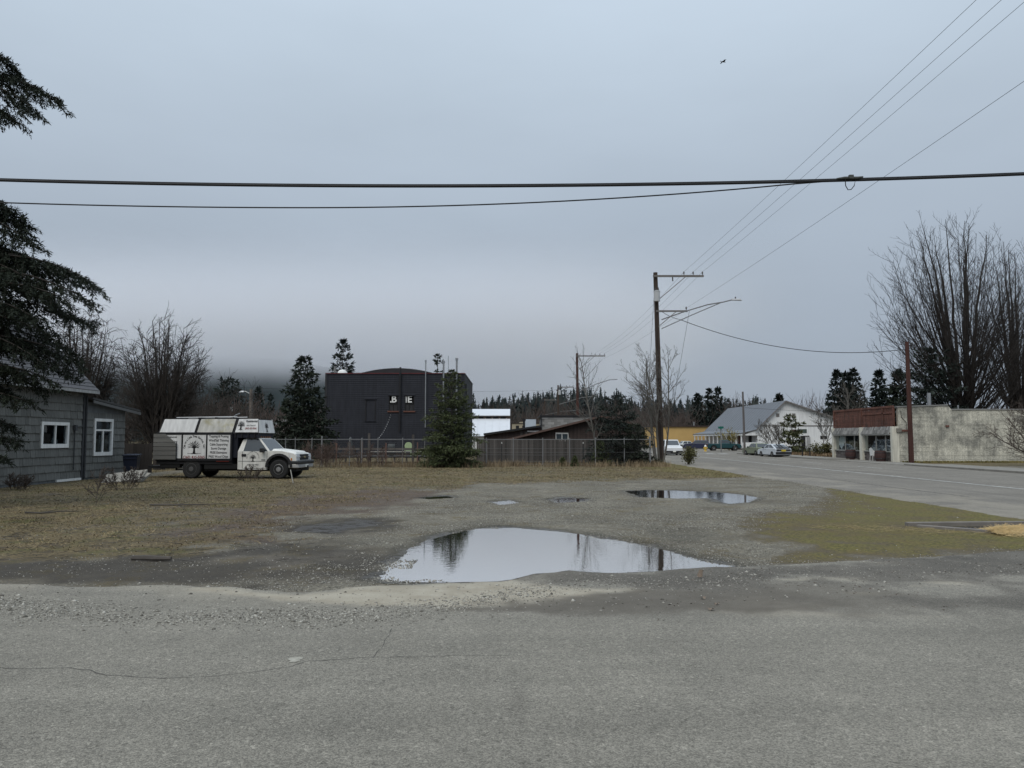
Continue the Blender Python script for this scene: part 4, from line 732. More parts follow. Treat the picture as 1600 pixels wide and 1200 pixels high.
# --- grey shingled house
def house():
    HX, Y0, Y1, Y2, TOP = -19.6, 22.0, 35.2, 39.0, 4.0
    SH = mat('grey_shingle', (.136, .138, .129), .85, .16, 5, bump=.004, bscale=18, streak=.22, rvar=.16, stretch=(1, 3, .5)); TRIMG = mat('grey_trim', (.13, .14, .145), .8, .2, 2, streak=.2); ROOFM = mat('grey_roof_shingle', (.085, .085, .09), .95, .25, 6, rvar=.1, fine=.2)
    h = empty('house', (HX, Y1, 0), 0, 'grey shingled house with white framed windows and a low lean-to', 'house'); k = dict(world=True)
    wall = MB()
    def wall_with_hole(y0, y1, z0, z1, hy0, hy1, hz0, hz1, x):
        for a, b, c, d in ((y0, hy0, z0, z1), (hy1, y1, z0, z1), (hy0, hy1, z0, hz0), (hy0, hy1, hz1, z1)): wall.bb(x-.15, x-.03, a, b, c, d)
    W1 = (32.0, 34.0, 1.49, 2.6); W2 = (36.05, 37.75, 1.08, 2.84)
    wall_with_hole(Y0, Y1, 0, TOP, *W1, HX); wall_with_hole(Y1+.003, Y2, 0, 3.4, *W2, HX); wall.bb(-27, HX-.15, Y1-.1, Y1, 0, TOP); wall.bb(-24.5, HX-.15, Y2-.12, Y2, 0, 3.2)
    wall.build('wall', TRIMG, h, **k)
    me = MB().add([(0, 0, 0), (0, 1, 0), (0, 1, 1), (0, 0, 1), (.045, 0, 0), (.045, 1, 0), (.006, 1, 1), (.006, 0, 1)], [(3, 2, 1, 0), (4, 5, 6, 7), (0, 1, 5, 4), (1, 2, 6, 5), (2, 3, 7, 6), (3, 0, 4, 7)]).mesh('shingle')
    me.materials.append(SH); rr = random.Random(3); CE = .333
    far = MB()
    def shingle(y0, y1, z0, z1, single=True):
        if y1-y0 < .03 or z1-z0 < .03: return
        if not single:
            far.add([(HX, y0, z0), (HX+.028, y0, z0), (HX+.028, y1, z0), (HX, y1, z0), (HX+.006, y0, z1), (HX+.006, y1, z1)], [(0, 1, 2, 3), (1, 4, 5, 2), (0, 4, 1), (3, 2, 5)]); return
        o = link('shingle', me, None, h); o.location = (rr.uniform(-.03, -.026), y0-Y1, z0); o.scale = (rr.uniform(.8, 1.15), y1-y0-.014, z1-z0); 
    def courses(y0, y1, top, win, z_start, ph):
        z = z_start; i = 0
        while z < top:
            z1 = min(z+CE+.012, top); y = y0
            while y < y1:
                w = rr.choice((.22, .3, .36, .44, .5, .62)); ye = min(y+w, y1); jz = rr.uniform(-.006, .006); zz0 = z+jz
                single = y > 25.8
                if ye > win[0] and y < win[1] and z1 > win[2] and z < win[3]:
                    shingle(y, min(ye, win[0]), zz0, z1, single); shingle(max(y, win[1]), ye, zz0, z1, single)
                    if z < win[2]: shingle(max(y, win[0]), min(ye, win[1]), zz0, win[2], single)
                    if z1 > win[3]: shingle(max(y, win[0]), min(ye, win[1]), win[3], z1, single)
                else: shingle(y, ye, zz0, z1, single)
                y = ye
            z += CE; i += 1
    courses(Y0, Y1-.12, TOP-.02, W1, .12, 0); courses(Y1+.12, Y2-.02, 3.12, W2, .10, 1)
    far.build('shingle_courses', SH, h, world=True)['kind'] = 'stuff'
    MB().bb(HX-.02, HX+.035, Y1-.11, Y1+.11, 0, 3.95).build('corner_board', mat('dark_grey_trim', (.05, .052, .055), .8, .2), h, **k)
    MB().tube([(HX+.075, Y1+.06, .1), (HX+.075, Y1+.06, 3.85)], .045, 8).build('downpipe', MATS['dark_grey_trim'], h, **k)
    MB().tube([(HX+.05, 34.42, .5), (HX+.05, 34.42, 2.45)], .022, 6).tube([(HX+.05, 34.42, 2.42), (HX+.05, 35.1, 2.45)], .018, 6).bb(HX+.01, HX+.13, 34.33, 34.5, 2.25, 2.5).build('conduit', MATS['dark_grey_trim'], h, **k)
    MB().bb(HX-.02, HX+.06, 33.2, Y1-.15, .02, .12).build('base_flashing', WHITEP, h, **k)
    def window(w, split, tran=None):
        y0, y1, z0, z1 = w; t = .17
        o = MB().bb(HX-.1, HX+.045, y0, y1, z1-t*.8, z1).bb(HX-.1, HX+.045, y0, y1, z0, z0+t).bb(HX-.1, HX+.043, y0, y0+t*.8, z0+t, z1-t*.8).bb(HX-.1, HX+.043, y1-t*.8, y1, z0+t, z1-t*.8).build('window', WHITEP, h, world=True)
        a0, a1, b0, b1 = y0+t*.8, y1-t*.8, z0+t, z1-t*.8; tz = tran if tran else b1; s = MB().bb(HX-.07, HX+.015, split-.035, split+.035, b0, tz)
        if tran: s.bb(HX-.07, HX+.018, a0, a1, tz-.03, tz+.05)
        s.build('frame', WHITEP, o, world=True)
        for c0, c1, d0, d1 in [(a0, split-.035, b0, tz-.03*bool(tran)), (split+.035, a1, b0, tz-.03*bool(tran))]+([(a0, a1, tz+.05, b1)] if tran else []):
            MB().bb(HX-.05, HX-.042, c0, c1, d0, d1).build('pane', GLASS, o, world=True)
        MB().add([(HX-.17, y0, z0), (HX-.17, y1, z0), (HX-.17, y1, z1), (HX-.17, y0, z1), (HX-.9, y0, z0), (HX-.9, y1, z0), (HX-.9, y1, z1), (HX-.9, y0, z1)], [(4, 5, 6, 7), (0, 1, 5, 4), (3, 2, 6, 7), (0, 3, 7, 4), (1, 2, 6, 5)]).build('room', DARK, o, world=True); return o
    w = window(W1, 33.05); MB().lathe([(.06, 0), (.07, .1), (.03, .16), (.03, .24)], (HX-.3, 33.35, 1.68), 10).lathe([(.05, 0), (.06, .12), (.02, .18)], (HX-.3, 33.62, 1.68), 8).build('bottles', WHITEP, w, world=True); MB().bb(HX-.5, HX-.1, 32.1, 33.9, 1.6, 1.68).build('inner_sill', WHITEP, w, world=True)
    w = window(W2, 36.9, 2.28); MB().bb(HX-.16, HX-.14, 36.1, 37.7, 1.1, 1.86).build('curtain', mat('beige_curtain', (.30, .26, .2), .9, .15, 3, stretch=(1, 8, .6)), w, world=True)
    # main roof, 45 degrees up to the ridge, course by course
    r = MB(); e = HX+.42; ridge = (HX-3.6, 8.05); n = 22
    for i in range(n):
        t0, t1 = i/n, (i+1)/n; x0, z0, x1, z1 = e+(ridge[0]-e)*t0, 4.06+(ridge[1]-4.06)*t0, e+(ridge[0]-e)*t1, 4.06+(ridge[1]-4.06)*t1
        r.slab((x0+.008, Y0-1, z0+.02), (x0+.008, 35.62, z0+.02), (x1, 35.62, z1), (x1, Y0-1, z1), .035)
    r.slab((ridge[0], Y0-1, ridge[1]), (ridge[0], 35.62, ridge[1]), (2*ridge[0]-e, 35.62, 4.06), (2*ridge[0]-e, Y0-1, 4.06), .05); r.build('roof', ROOFM, h, **k)
    MB().bb(e-.03, e+.012, Y0-1, 35.66, 3.95, 4.10).build('fascia', mat('pale_fascia', (.36, .36, .35), .7, .2, 3, streak=.2), h, **k)
    MB().bb(HX-.16, e-.03, Y0-1, 35.6, 3.96, 4.0).build('soffit', TRIMG, h, **k)
    MB().prism([(HX-.15, 4.0), (ridge[0], 7.8), (2*ridge[0]-HX, 4.0)], Y1-.1, Y1).build('gable', TRIMG, h, **k)
    MB().slab((HX+.3, 35.35, 3.70), (HX-5, 35.35, 3.70), (HX-5, 39.9, 3.28), (HX+.3, 39.9, 3.28), -.09).build('lean_to_roof', mat('dark_roof', (.06, .058, .056), .9, .2), h, **k)
    MB().slab((HX+.34, 35.35, 3.66), (HX+.305, 35.35, 3.66), (HX+.305, 39.9, 3.24), (HX+.34, 39.9, 3.24), .13).build('rake_board', mat('rake_grey', (.11, .11, .108), .8, .2), h, **k)
    MB().add([(HX-.05, Y1+.1, 3.12), (HX-.05, Y2, 3.12), (HX-.05, Y2, 3.30), (HX-.05, Y1+.1, 3.64), (HX-.15, Y1+.1, 3.12), (HX-.15, Y2, 3.12), (HX-.15, Y2, 3.30), (HX-.15, Y1+.1, 3.64)], [(0, 1, 2, 3), (7, 6, 5, 4), (0, 4, 5, 1), (3, 2, 6, 7)]).build('gable_board', TRIMG, h, **k)
house()

# --- black two-storey building with letters in its windows
def black_building():
    Y = 82.0; x0, x1 = X(508, Y), X(726, Y); top = Z(584, Y); b = empty('black_building', ((x0+x1)/2, Y, 0), 0, 'black flat-fronted building with curved roof and B and E window signs', 'building'); k = dict(world=True)
    SID = mat('black_siding', (.025, .027, .035), .8, .2, .7, streak=.2); SIDE = mat('charcoal_side', (.040, .041, .044), .85, .25, .7, streak=.3)
    MB().bb(x0+.05, x1, Y+.1, Y+16, 0, top-.1).build('wall', SIDE, b, **k)
    s = MB(); z = 0.0; ST = .2; rr = random.Random(1)
    holes = [(X(607, Y), X(621.5, Y), Z(642, Y), Z(618, Y)), (X(632, Y), X(647, Y), Z(642, Y), Z(618, Y)), (X(571, Y), X(586, Y), Z(657, Y), Z(624, Y))]
    while z < top-.01:
        z1 = min(z+ST, top); cuts = [x0]
        for h in sorted(holes):
            if z1 > h[2] and z < h[3]: cuts += [h[0], h[1]]
        cuts.append(x1); d = rr.uniform(0, .004)
        for a, c in zip(cuts[::2], cuts[1::2]): s.add([(a, Y-.0-d, z), (c, Y-.0-d, z), (c, Y+.05, z1), (a, Y+.05, z1), (a, Y+.1, z), (c, Y+.1, z), (c, Y+.1, z1), (a, Y+.1, z1)], [(0, 1, 2, 3), (0, 4, 5, 1), (3, 2, 6, 7), (0, 3, 7, 4), (1, 5, 6, 2)])
        z = z1
    s.build('siding', SID, b, **k)['kind'] = 'stuff'
    MB().bb(x0-.05, x1+.03, Y-.06, Y+.3, top, top+.08).build('coping', mat('red_coping', (.11, .025, .028), .6, .3, 1), b, **k)
    MB().bb(x1-.25, x1+.04, Y+.3, Y+16, top-.1, top+.06).build('side_coping', SIDE, b, **k)
    MB().bb(x0-.06, x0+.12, Y-.05, Y+.2, 0, top).build('corner_board', SIDE, b, **k)
    v = MB(); n = 24; cx = X(622, 85, 580); pts = [(cx+(i/n*2-1)*8.0, 9.62+.0-.034*((i/n*2-1)*8.0)**2) for i in range(n+1)]; v.prism([(max(p[0], x0+.3) if p[0] < cx else min(p[0], x1-.3), p[1]) for p in pts]+[(x1-.3, 7), (x0+.3, 7)], Y+2.2, Y+15.6); v.build('vaulted_roof', mat('roof_felt', (.035, .033, .036), .9, .2, 1), b, **k)
    sign = mat('sign_black', (.012, .012, .013), .6, .1); SILL = mat('rust_sill', (.12, .055, .04), .8, .3, 3); LET = mat('sign_white', (.75, .75, .73), .6, .05)
    for i, h in enumerate(holes[:2]):
        a, c, z0, z1 = h; zm = z0+(z1-z0)*.50
        w = MB().bb(a, a+.09, Y+.02, Y+.25, z0, z1).bb(c-.09, c, Y+.02, Y+.25, z0, z1).bb(a, c, Y+.02, Y+.25, z1-.07, z1).bb(a, c, Y+.02, Y+.25, zm-.04, zm+.04).bb((a+c)/2-.03, (a+c)/2+.03, Y+.04, Y+.22, z0, zm).build('window', sign, b, **k)
        MB().bb(a+.09, c-.09, Y+.10, Y+.14, zm+.04, z1-.07).build('sign_board', sign, w, **k)
        MB().bb(a+.09, c-.09, Y+.16, Y+.168, z0, zm-.04).build('pane', GLASS, w, **k); MB().bb(a, c, Y+.3, Y+.32, z0, z1).build('room', DARK, w, **k)
        MB().bb(a-.12, c+.12, Y-.09, Y+.2, z0-.14, z0).build('sill', SILL, w, **k); MB().bb(a-.1, c+.1, Y-.05, Y+.1, z1, z1+.14).build('lintel', SID, w, **k)
        for ch, dx in ((('.', .10), ('B', .27)) if i == 0 else (('I', .0), ('E', .27))):
            V, F = text_mesh([(ch, 1.0, a+dx, zm+(.40 if ch != '.' else .40), 'LEFT', 0)]); MB().add([(v[0], Y+.09, v[1]) for v in V], F).build('letter', LET, w, **k)
    a, c, z0, z1 = holes[2]; d = MB().bb(a, c, Y+.05, Y+.12, z0, z1).build('blind_window', SID, b, **k); MB().bb(a-.15, c+.15, Y-.08, Y+.1, z1, z1+.16).build('lintel', SID, d, **k); MB().bb(a-.1, c+.1, Y-.07, Y+.1, z0-.1, z0).build('sill', SID, d, **k)
    MB().bb(a-.05, a+.04, Y-.03, Y+.1, z0, z1).bb(c-.04, c+.05, Y-.03, Y+.1, z0, z1).build('frame', BLACKM, d, **k)
    MB().tube([(X(625, Y), Y-.14, Z(674, Y)), (X(625, Y), Y-.14, Z(574, Y))], .1, 8).build('flue', BLACKM, b, **k)
    GAL = mat('galvanised', (.30, .31, .32), .45, .2, 2, metal=.6)
    for px, tp, bt, r in [(665, 566, 668, .06), (693, 567, 700, .09), (713.5, 563, 700, .10)]: MB().tube([(X(px, Y), Y-.3, Z(bt, Y)), (X(px, Y), Y-.3, Z(tp, Y))], r, 8).lathe([(r*1.5, 0), (r*1.5, .25)], (X(px, Y), Y-.3, Z(tp, Y)-.05), 8).build('flue', GAL, b, **k)
    MB().tube([(X(700, 88), 88, top-.2), (X(700, 88), 88, Z(556, 88))], .03, 5).build('aerial', GAL, b, **k)
    for px, tp in ((522, 572), (540, 573)): MB().tube([(X(px, 84), 84, top-.5), (X(px, 84), 84, Z(tp, 84))], .11, 8).build('roof_post', mat('grey_post', (.18, .18, .18), .8, .2), b, **k)
    MB().lathe([(.02, .62), (.3, .55), (.5, .36), (.58, .1), (.58, 0)], (X(534, 84), 84, Z(586, 84)), 16).build('dome', WHITEP, b, smooth=True, **k)
    MB().bb(x1, x1+.12, Y+1.2, Y+1.5, top-1.6, top-1.0).tube([(x1+.08, Y+1.35, 2), (x1+.08, Y+1.35, top-1.5)], .06, 6).bb(x1, x1+.12, Y+12.2, Y+12.5, top-3.2, top-2.6).build('downspout', BLACKM, b, **k)
    # string lights from the window sill to the deck post
    a0 = Vector((X(612, Y), Y-.2, Z(645, Y))); a1 = Vector((X(590, 58), 58.2, Z(686, 58))); pts = [a0.lerp(a1, t)+Vector((0, 0, -1.0*4*t*(1-t)*.35)) for t in np.linspace(0, 1, 40)]
    s = empty('string_lights', a1, 0, 'string of small white bulbs drooping from the black building window', 'string lights'); MB().tube(pts, .012, 4).build('cord', BLACKM, s, world=True)
    bm_ = None
    for i, p in enumerate(pts[3:38:3]):
        if bm_ is None: bm_ = MB().lathe([(.006, -.03), (.022, -.01), (.022, .015), (.008, .04)], (0, 0, 0), 6).mesh('bulb'); bm_.materials.append(LET)
        o = link('bulb', bm_, None, s); o.location = p-a1
black_building()

# --- white metal-roofed building and beige block behind
def white_shed():
    Y = 125; x0, x1 = X(730, Y), X(797, Y); b = empty('white_roofed_building', (x0, Y, 0), 0, 'white metal roofed building in two tiers behind the young fir', 'building'); k = dict(world=True); WM = mat('white_metal_roof', (.58, .60, .63), .5, .06, .8)
    ze, zt = Z(682, Y-5), Z(655, Y); MB().slab((x0, Y-5, ze), (x1, Y-5, ze), (x1, Y, zt), (x0, Y, zt), .08).build('lower_roof', WM, b, **k)
    for i in range(6): xx = x0+(x1-x0)*(i+.5)/6; MB().slab((xx, Y-5, ze+.1), (xx+.07, Y-5, ze+.1), (xx+.07, Y, zt+.1), (xx, Y, zt+.1), .05).build('roof_seam', WM, b, **k)
    MB().bb(x0, x1, Y+.1, Y+12, 0, Z(650, Y)).build('wall', mat('brown_wall', (.12, .09, .07), .9, .3, .8), b, **k); MB().bb(x0+.2, x1-.2, Y-4.6, Y, 0, ze-.05).build('lower_wall', WHITEP, b, **k)
    for i in range(5): xx = x0+.6+(x1-x0-.9)*i/5; MB().bb(xx, xx+.8, Y+.04, Y+.1, Z(654.2, Y), Z(651, Y)).build('window', DARK, b, **k)
    MB().slab((x0, Y-.3, Z(650, Y)), (x1, Y-.3, Z(650, Y)), (x1, Y+6, Z(640, Y+6)), (x0, Y+6, Z(640, Y+6)), .1).build('upper_roof', WM, b, **k)
white_shed()
def beige_block():
    Y = 145; b = empty('beige_building', (X(820, Y), Y, 0), 0, 'low beige flat-roofed building beyond the brown shed roof', 'building'); k = dict(world=True); BE = mat('beige_wall', (.34, .30, .22), .9, .15, .6)
    MB().bb(X(800, Y), X(846, Y), Y, Y+8, 0, Z(662, Y)).build('wall', BE, b, **k); MB().bb(X(812, Y), X(828, Y), Y+1, Y+6, Z(662, Y), Z(659, Y)).build('parapet', BE, b, **k); MB().bb(X(799, Y), X(847, Y), Y-.1, Y+8, Z(662, Y), Z(661, Y)).build('coping', WOODD, b, **k)
    for px in (806, 816, 826): MB().bb(X(px, Y), X(px+5, Y), Y-.03, Y+.05, Z(671, Y), Z(665, Y)).build('window', DARK, b, **k)
beige_block()
# --- brown shed with low gable, window and block wall
def brown_shed():
    Y = 64.0; b = empty('brown_shed', (X(880, Y), Y, 0), 0, 'dark brown low-pitched shed with small white framed window behind board fence', 'shed'); k = dict(world=True)
    xl, zl, xp, zp = X(796, Y), Z(688, Y), X(940, Y), Z(652, Y); xr = xp+(xp-xl)*.9; z = .0; s = MB(); wx0, wx1, wz0, wz1 = X(868, Y), X(888, Y), Z(689, Y), Z(677, Y)
    while z < zp-.1:
        z1 = z+.16; xa = xl if z < zl else xl+(z-zl)/(zp-zl)*(xp-xl); xb = min(2*xp-xa, xp+2.4)
        for a, c in ([(xa, wx0), (wx1, xb)] if (z1 > wz0 and z < wz1) else [(xa, xb)]):
            if c > a: s.add([(a, Y, z), (c, Y, z), (c, Y+.03, z1), (a, Y+.03, z1), (a, Y+.1, z), (c, Y+.1, z), (c, Y+.1, z1), (a, Y+.1, z1)], [(0, 1, 2, 3), (0, 4, 5, 1), (3, 2, 6, 7), (0, 3, 7, 4), (1, 5, 6, 2)])
        z = z1
    s.build('siding', WOODD, b, **k)['kind'] = 'stuff'
    BR = mat('brown_roof', (.075, .05, .042), .85, .25, 1)
    MB().slab((xl-.5, Y-.5, zl-.1), (xp, Y-.5, zp+.02), (xp, Y+7, zp+.02), (xl-.5, Y+7, zl-.1), .14).slab((xp, Y-.5, zp+.02), (xp+2.9, Y-.5, zp-.75), (xp+2.9, Y+7, zp-.75), (xp, Y+7, zp+.02), .14).build('roof', BR, b, **k)
    MB().slab((xl-.5, Y-.53, zl-.12), (xl-.5, Y-.53, zl+.04), (xp, Y-.53, zp+.16), (xp, Y-.53, zp), .05).build('rake_board', mat('rake_brown', (.10, .065, .055), .8, .25, 2), b, **k)
    w = MB().bb(wx0, wx1, Y-.04, Y+.1, wz1-.06, wz1).bb(wx0, wx1, Y-.04, Y+.1, wz0, wz0+.06).bb(wx0, wx0+.06, Y-.038, Y+.1, wz0+.06, wz1-.06).bb(wx1-.06, wx1, Y-.038, Y+.1, wz0+.06, wz1-.06).bb((wx0+wx1)/2-.03, (wx0+wx1)/2+.03, Y-.036, Y+.1, wz0+.06, wz1-.06).build('window', WHITEP, b, **k)
    for a, c in ((wx0+.06, (wx0+wx1)/2-.03), ((wx0+wx1)/2+.03, wx1-.06)): MB().bb(a, c, Y+.02, Y+.028, wz0+.06, wz1-.06).build('pane', GLASS, w, **k)
    MB().bb(wx0, wx1, Y+.2, Y+.22, wz0, wz1).build('blind', mat('pale_blind', (.4, .4, .38), .9, .1), w, **k)
    # dark lean-to roof at its left
    Y2 = 68; b2 = empty('lean_to', (X(770, Y2), Y2, 0), 0, 'black-edged lean-to roof beside the brown shed', 'shed'); a0, a1 = X(756, Y2), X(846, Y2)
    MB().slab((a0, Y2-.4, Z(680, Y2)), (a1, Y2-.4, Z(667, Y2)), (a1, Y2+6, Z(667, Y2)), (a0, Y2+6, Z(680, Y2)), .16).build('roof', BLACKM, b2, **k); MB().add([(a0, Y2, 0), (a1, Y2, 0), (a1, Y2, Z(667.5, Y2)), (a0, Y2, Z(680.5, Y2))], [(0, 1, 2, 3)]).build('wall', WOODD, b2, **k)
    MB().tube([(X(819, Y2), Y2+1, Z(675, Y2)), (X(819, Y2), Y2+1, Z(656, Y2))], .09, 8).lathe([(.16, 0), (.16, .18)], (X(819, Y2), Y2+1, Z(657, Y2)), 8).build('stovepipe', BLACKM, b2, **k)
    for px in (813, 820): MB().bb(X(px, Y2), X(px+4, Y2), Y2-.06, Y2, 1.2, Z(674, Y2)).build('post', WOODG, b2, **k)
    MB().bb(X(824, Y2), X(846, Y2), Y2-.05, Y2-.01, Z(675, Y2), Z(673, Y2)).build('board', WHITEP, b2, **k)
    # concrete block building
    Y3 = 73.0; x0, x1, top = X(846, Y3), X(945, Y3), Z(651, Y3); b3 = empty('block_building', (x0, Y3, 0), 0, 'grey concrete block building with dark roof edge above the brown shed', 'building'); BLK = mat('concrete_block', (.27, .265, .255), .9, .2, 1.5, rvar=.22, fine=.1)
    MB().bb(x0+.06, x1, Y3+.06, Y3+7, 0, top-.02).build('wall', mat('mortar', (.2, .195, .19), .95, .2), b3, **k); bm_ = MB().bb(0, .59, 0, .1, 0, .235).mesh('block'); bm_.materials.append(BLK); r = 0; z = top-.25
    while z > Z(680, Y3):
        x = x0+(.3 if r % 2 else 0)
        while x < x1-.3: o = link('block', bm_, None, b3); o.location = (x-x0, 0, z); x += .605
        r += 1; z -= .25
    MB().bb(x0-.15, x1+.1, Y3-.12, Y3+7.2, top, top+.12).build('roof_edge', BLACKM, b3, **k); MB().tube([(x0-.02, Y3-.08, 1), (x0-.02, Y3-.08, top+.3)], .06, 6).build('downpipe', BLACKM, b3, **k)
    MB().bb(x0-1.5, x0-.5, Y3+.5, Y3+3, 0, Z(655, Y3)).build('side_bay', mat('blue_white', (.45, .5, .55), .6, .1), b3, **k)
brown_shed()
# --- grey board fence
def board_fence():
    Y = 58.5; x0, x1 = X(745, Y), X(1000, Y); f = empty('board_fence', (x0, Y, 0), 0, 'grey weathered vertical board fence in front of the brown shed', 'fence'); rr = random.Random(5); me = MB().bb(0, .138, 0, .022, 0, 1.82).mesh('board'); me.materials.append(WOODG); x = x0
    while x < x1: o = link('board', me, None, f); o.location = (x-x0, rr.uniform(-.008, .008), rr.uniform(-.03, .03)); o.rotation_euler = (0, rr.uniform(-.008, .008), 0); x += .143
    for z in (.4, 1.5): MB().bb(x0, x1, Y+.03, Y+.07, z, z+.09).build('rail', WOODG, f, world=True)
    x = x0
    while x < x1: MB().bb(x, x+.1, Y+.07, Y+.17, 0, 1.85).build('post', WOODG, f, world=True); x += 2.4
board_fence()
# --- small brown garage behind the truck, white house beyond
def garage():
    Y = 80; xc, xl, xr = X(412, Y), X(398, Y), X(440, Y); b = empty('small_garage', (xc, Y, 0), 0, 'small brown gabled garage with pale roof edge behind the truck cab', 'garage'); k = dict(world=True); zt, ze = Z(675, Y), Z(689, Y)
    MB().add([(xl, Y, 0), (xr-.6, Y, 0), (xr-.6, Y, ze), (xc, Y, zt-.15), (xl, Y, Z(681, Y)), (xl, Y+8, 0), (xr-.6, Y+8, 0), (xr-.6, Y+8, ze), (xc, Y+8, zt-.15), (xl, Y+8, Z(681, Y))], [(0, 1, 2, 3, 4), (5, 9, 8, 7, 6), (0, 4, 9, 5), (1, 6, 7, 2), (4, 3, 8, 9), (3, 2, 7, 8)]).build('wall', mat('tan_boards', (.10, .065, .045), .9, .3, 1.2, stretch=(1, 1, 6)), b, **k)
    RF = mat('brown_shingles', (.06, .05, .045), .95, .25, 3)
    MB().slab((xc, Y-.4, zt), (xr, Y-.4, ze-.1), (xr, Y+8, ze-.1), (xc, Y+8, zt), .1).slab((xl-.3, Y-.4, Z(682, Y)), (xc, Y-.4, zt), (xc, Y+8, zt), (xl-.3, Y+8, Z(682, Y)), .1).build('roof', RF, b, **k); MB().slab((xc, Y-.44, zt-.02), (xr, Y-.44, ze-.12), (xr, Y-.44, ze+.03), (xc, Y-.44, zt+.13), .04).build('rake_board', mat('pale_trim', (.38, .37, .36), .7, .1), b, **k)
    MB().bb(X(415, Y), X(421, Y), Y-.03, Y+.02, Z(690, Y), Z(683, Y)).build('door', mat('brown_door', (.14, .09, .06), .8, .2), b, **k)
    Y = 118; b = empty('white_cottage', (X(440, Y), Y, 0), 0, 'glimpse of a white cottage between firs behind the truck', 'house'); z0 = Z(668, Y); z1 = Z(656, Y)
    MB().bb(X(426, Y), X(455, Y), Y, Y+6, 0, z0+.4).build('wall', WHITEP, b, **k); MB().slab((X(424, Y), Y-.5, z0+.4), (X(457, Y), Y-.5, z0+.4), (X(457, Y), Y+4, z1), (X(424, Y), Y+4, z1), .1).build('roof', mat('pale_roof', (.5, .5, .5), .8, .1), b, **k); MB().bb(X(434, Y), X(439, Y), Y-.04, Y, 1.2, 2.6).build('window', DARK, b, **k)
garage()
# dark plank fence behind the house and bin
def plank_fence():
    Y = 42; x0 = X(186, Y); f = empty('plank_fence', (x0, Y, 0), 0, 'dark plank fence between the house lean-to and the truck', 'fence'); me = MB().bb(0, .2, 0, .03, 0, 1.6).mesh('plank'); me.materials.append(mat('dark_plank', (.035, .03, .027), .9, .25, 2, rvar=.3))
    for i in range(9): o = link('plank', me, None, f); o.location = (i*.208, 0, .02*(i % 3))
    MB().bb(0, 1.9, .03, .08, .4, .5).bb(0, 1.9, .03, .08, 1.2, 1.3).build('rail', MATS['dark_plank'], f)
plank_fence()

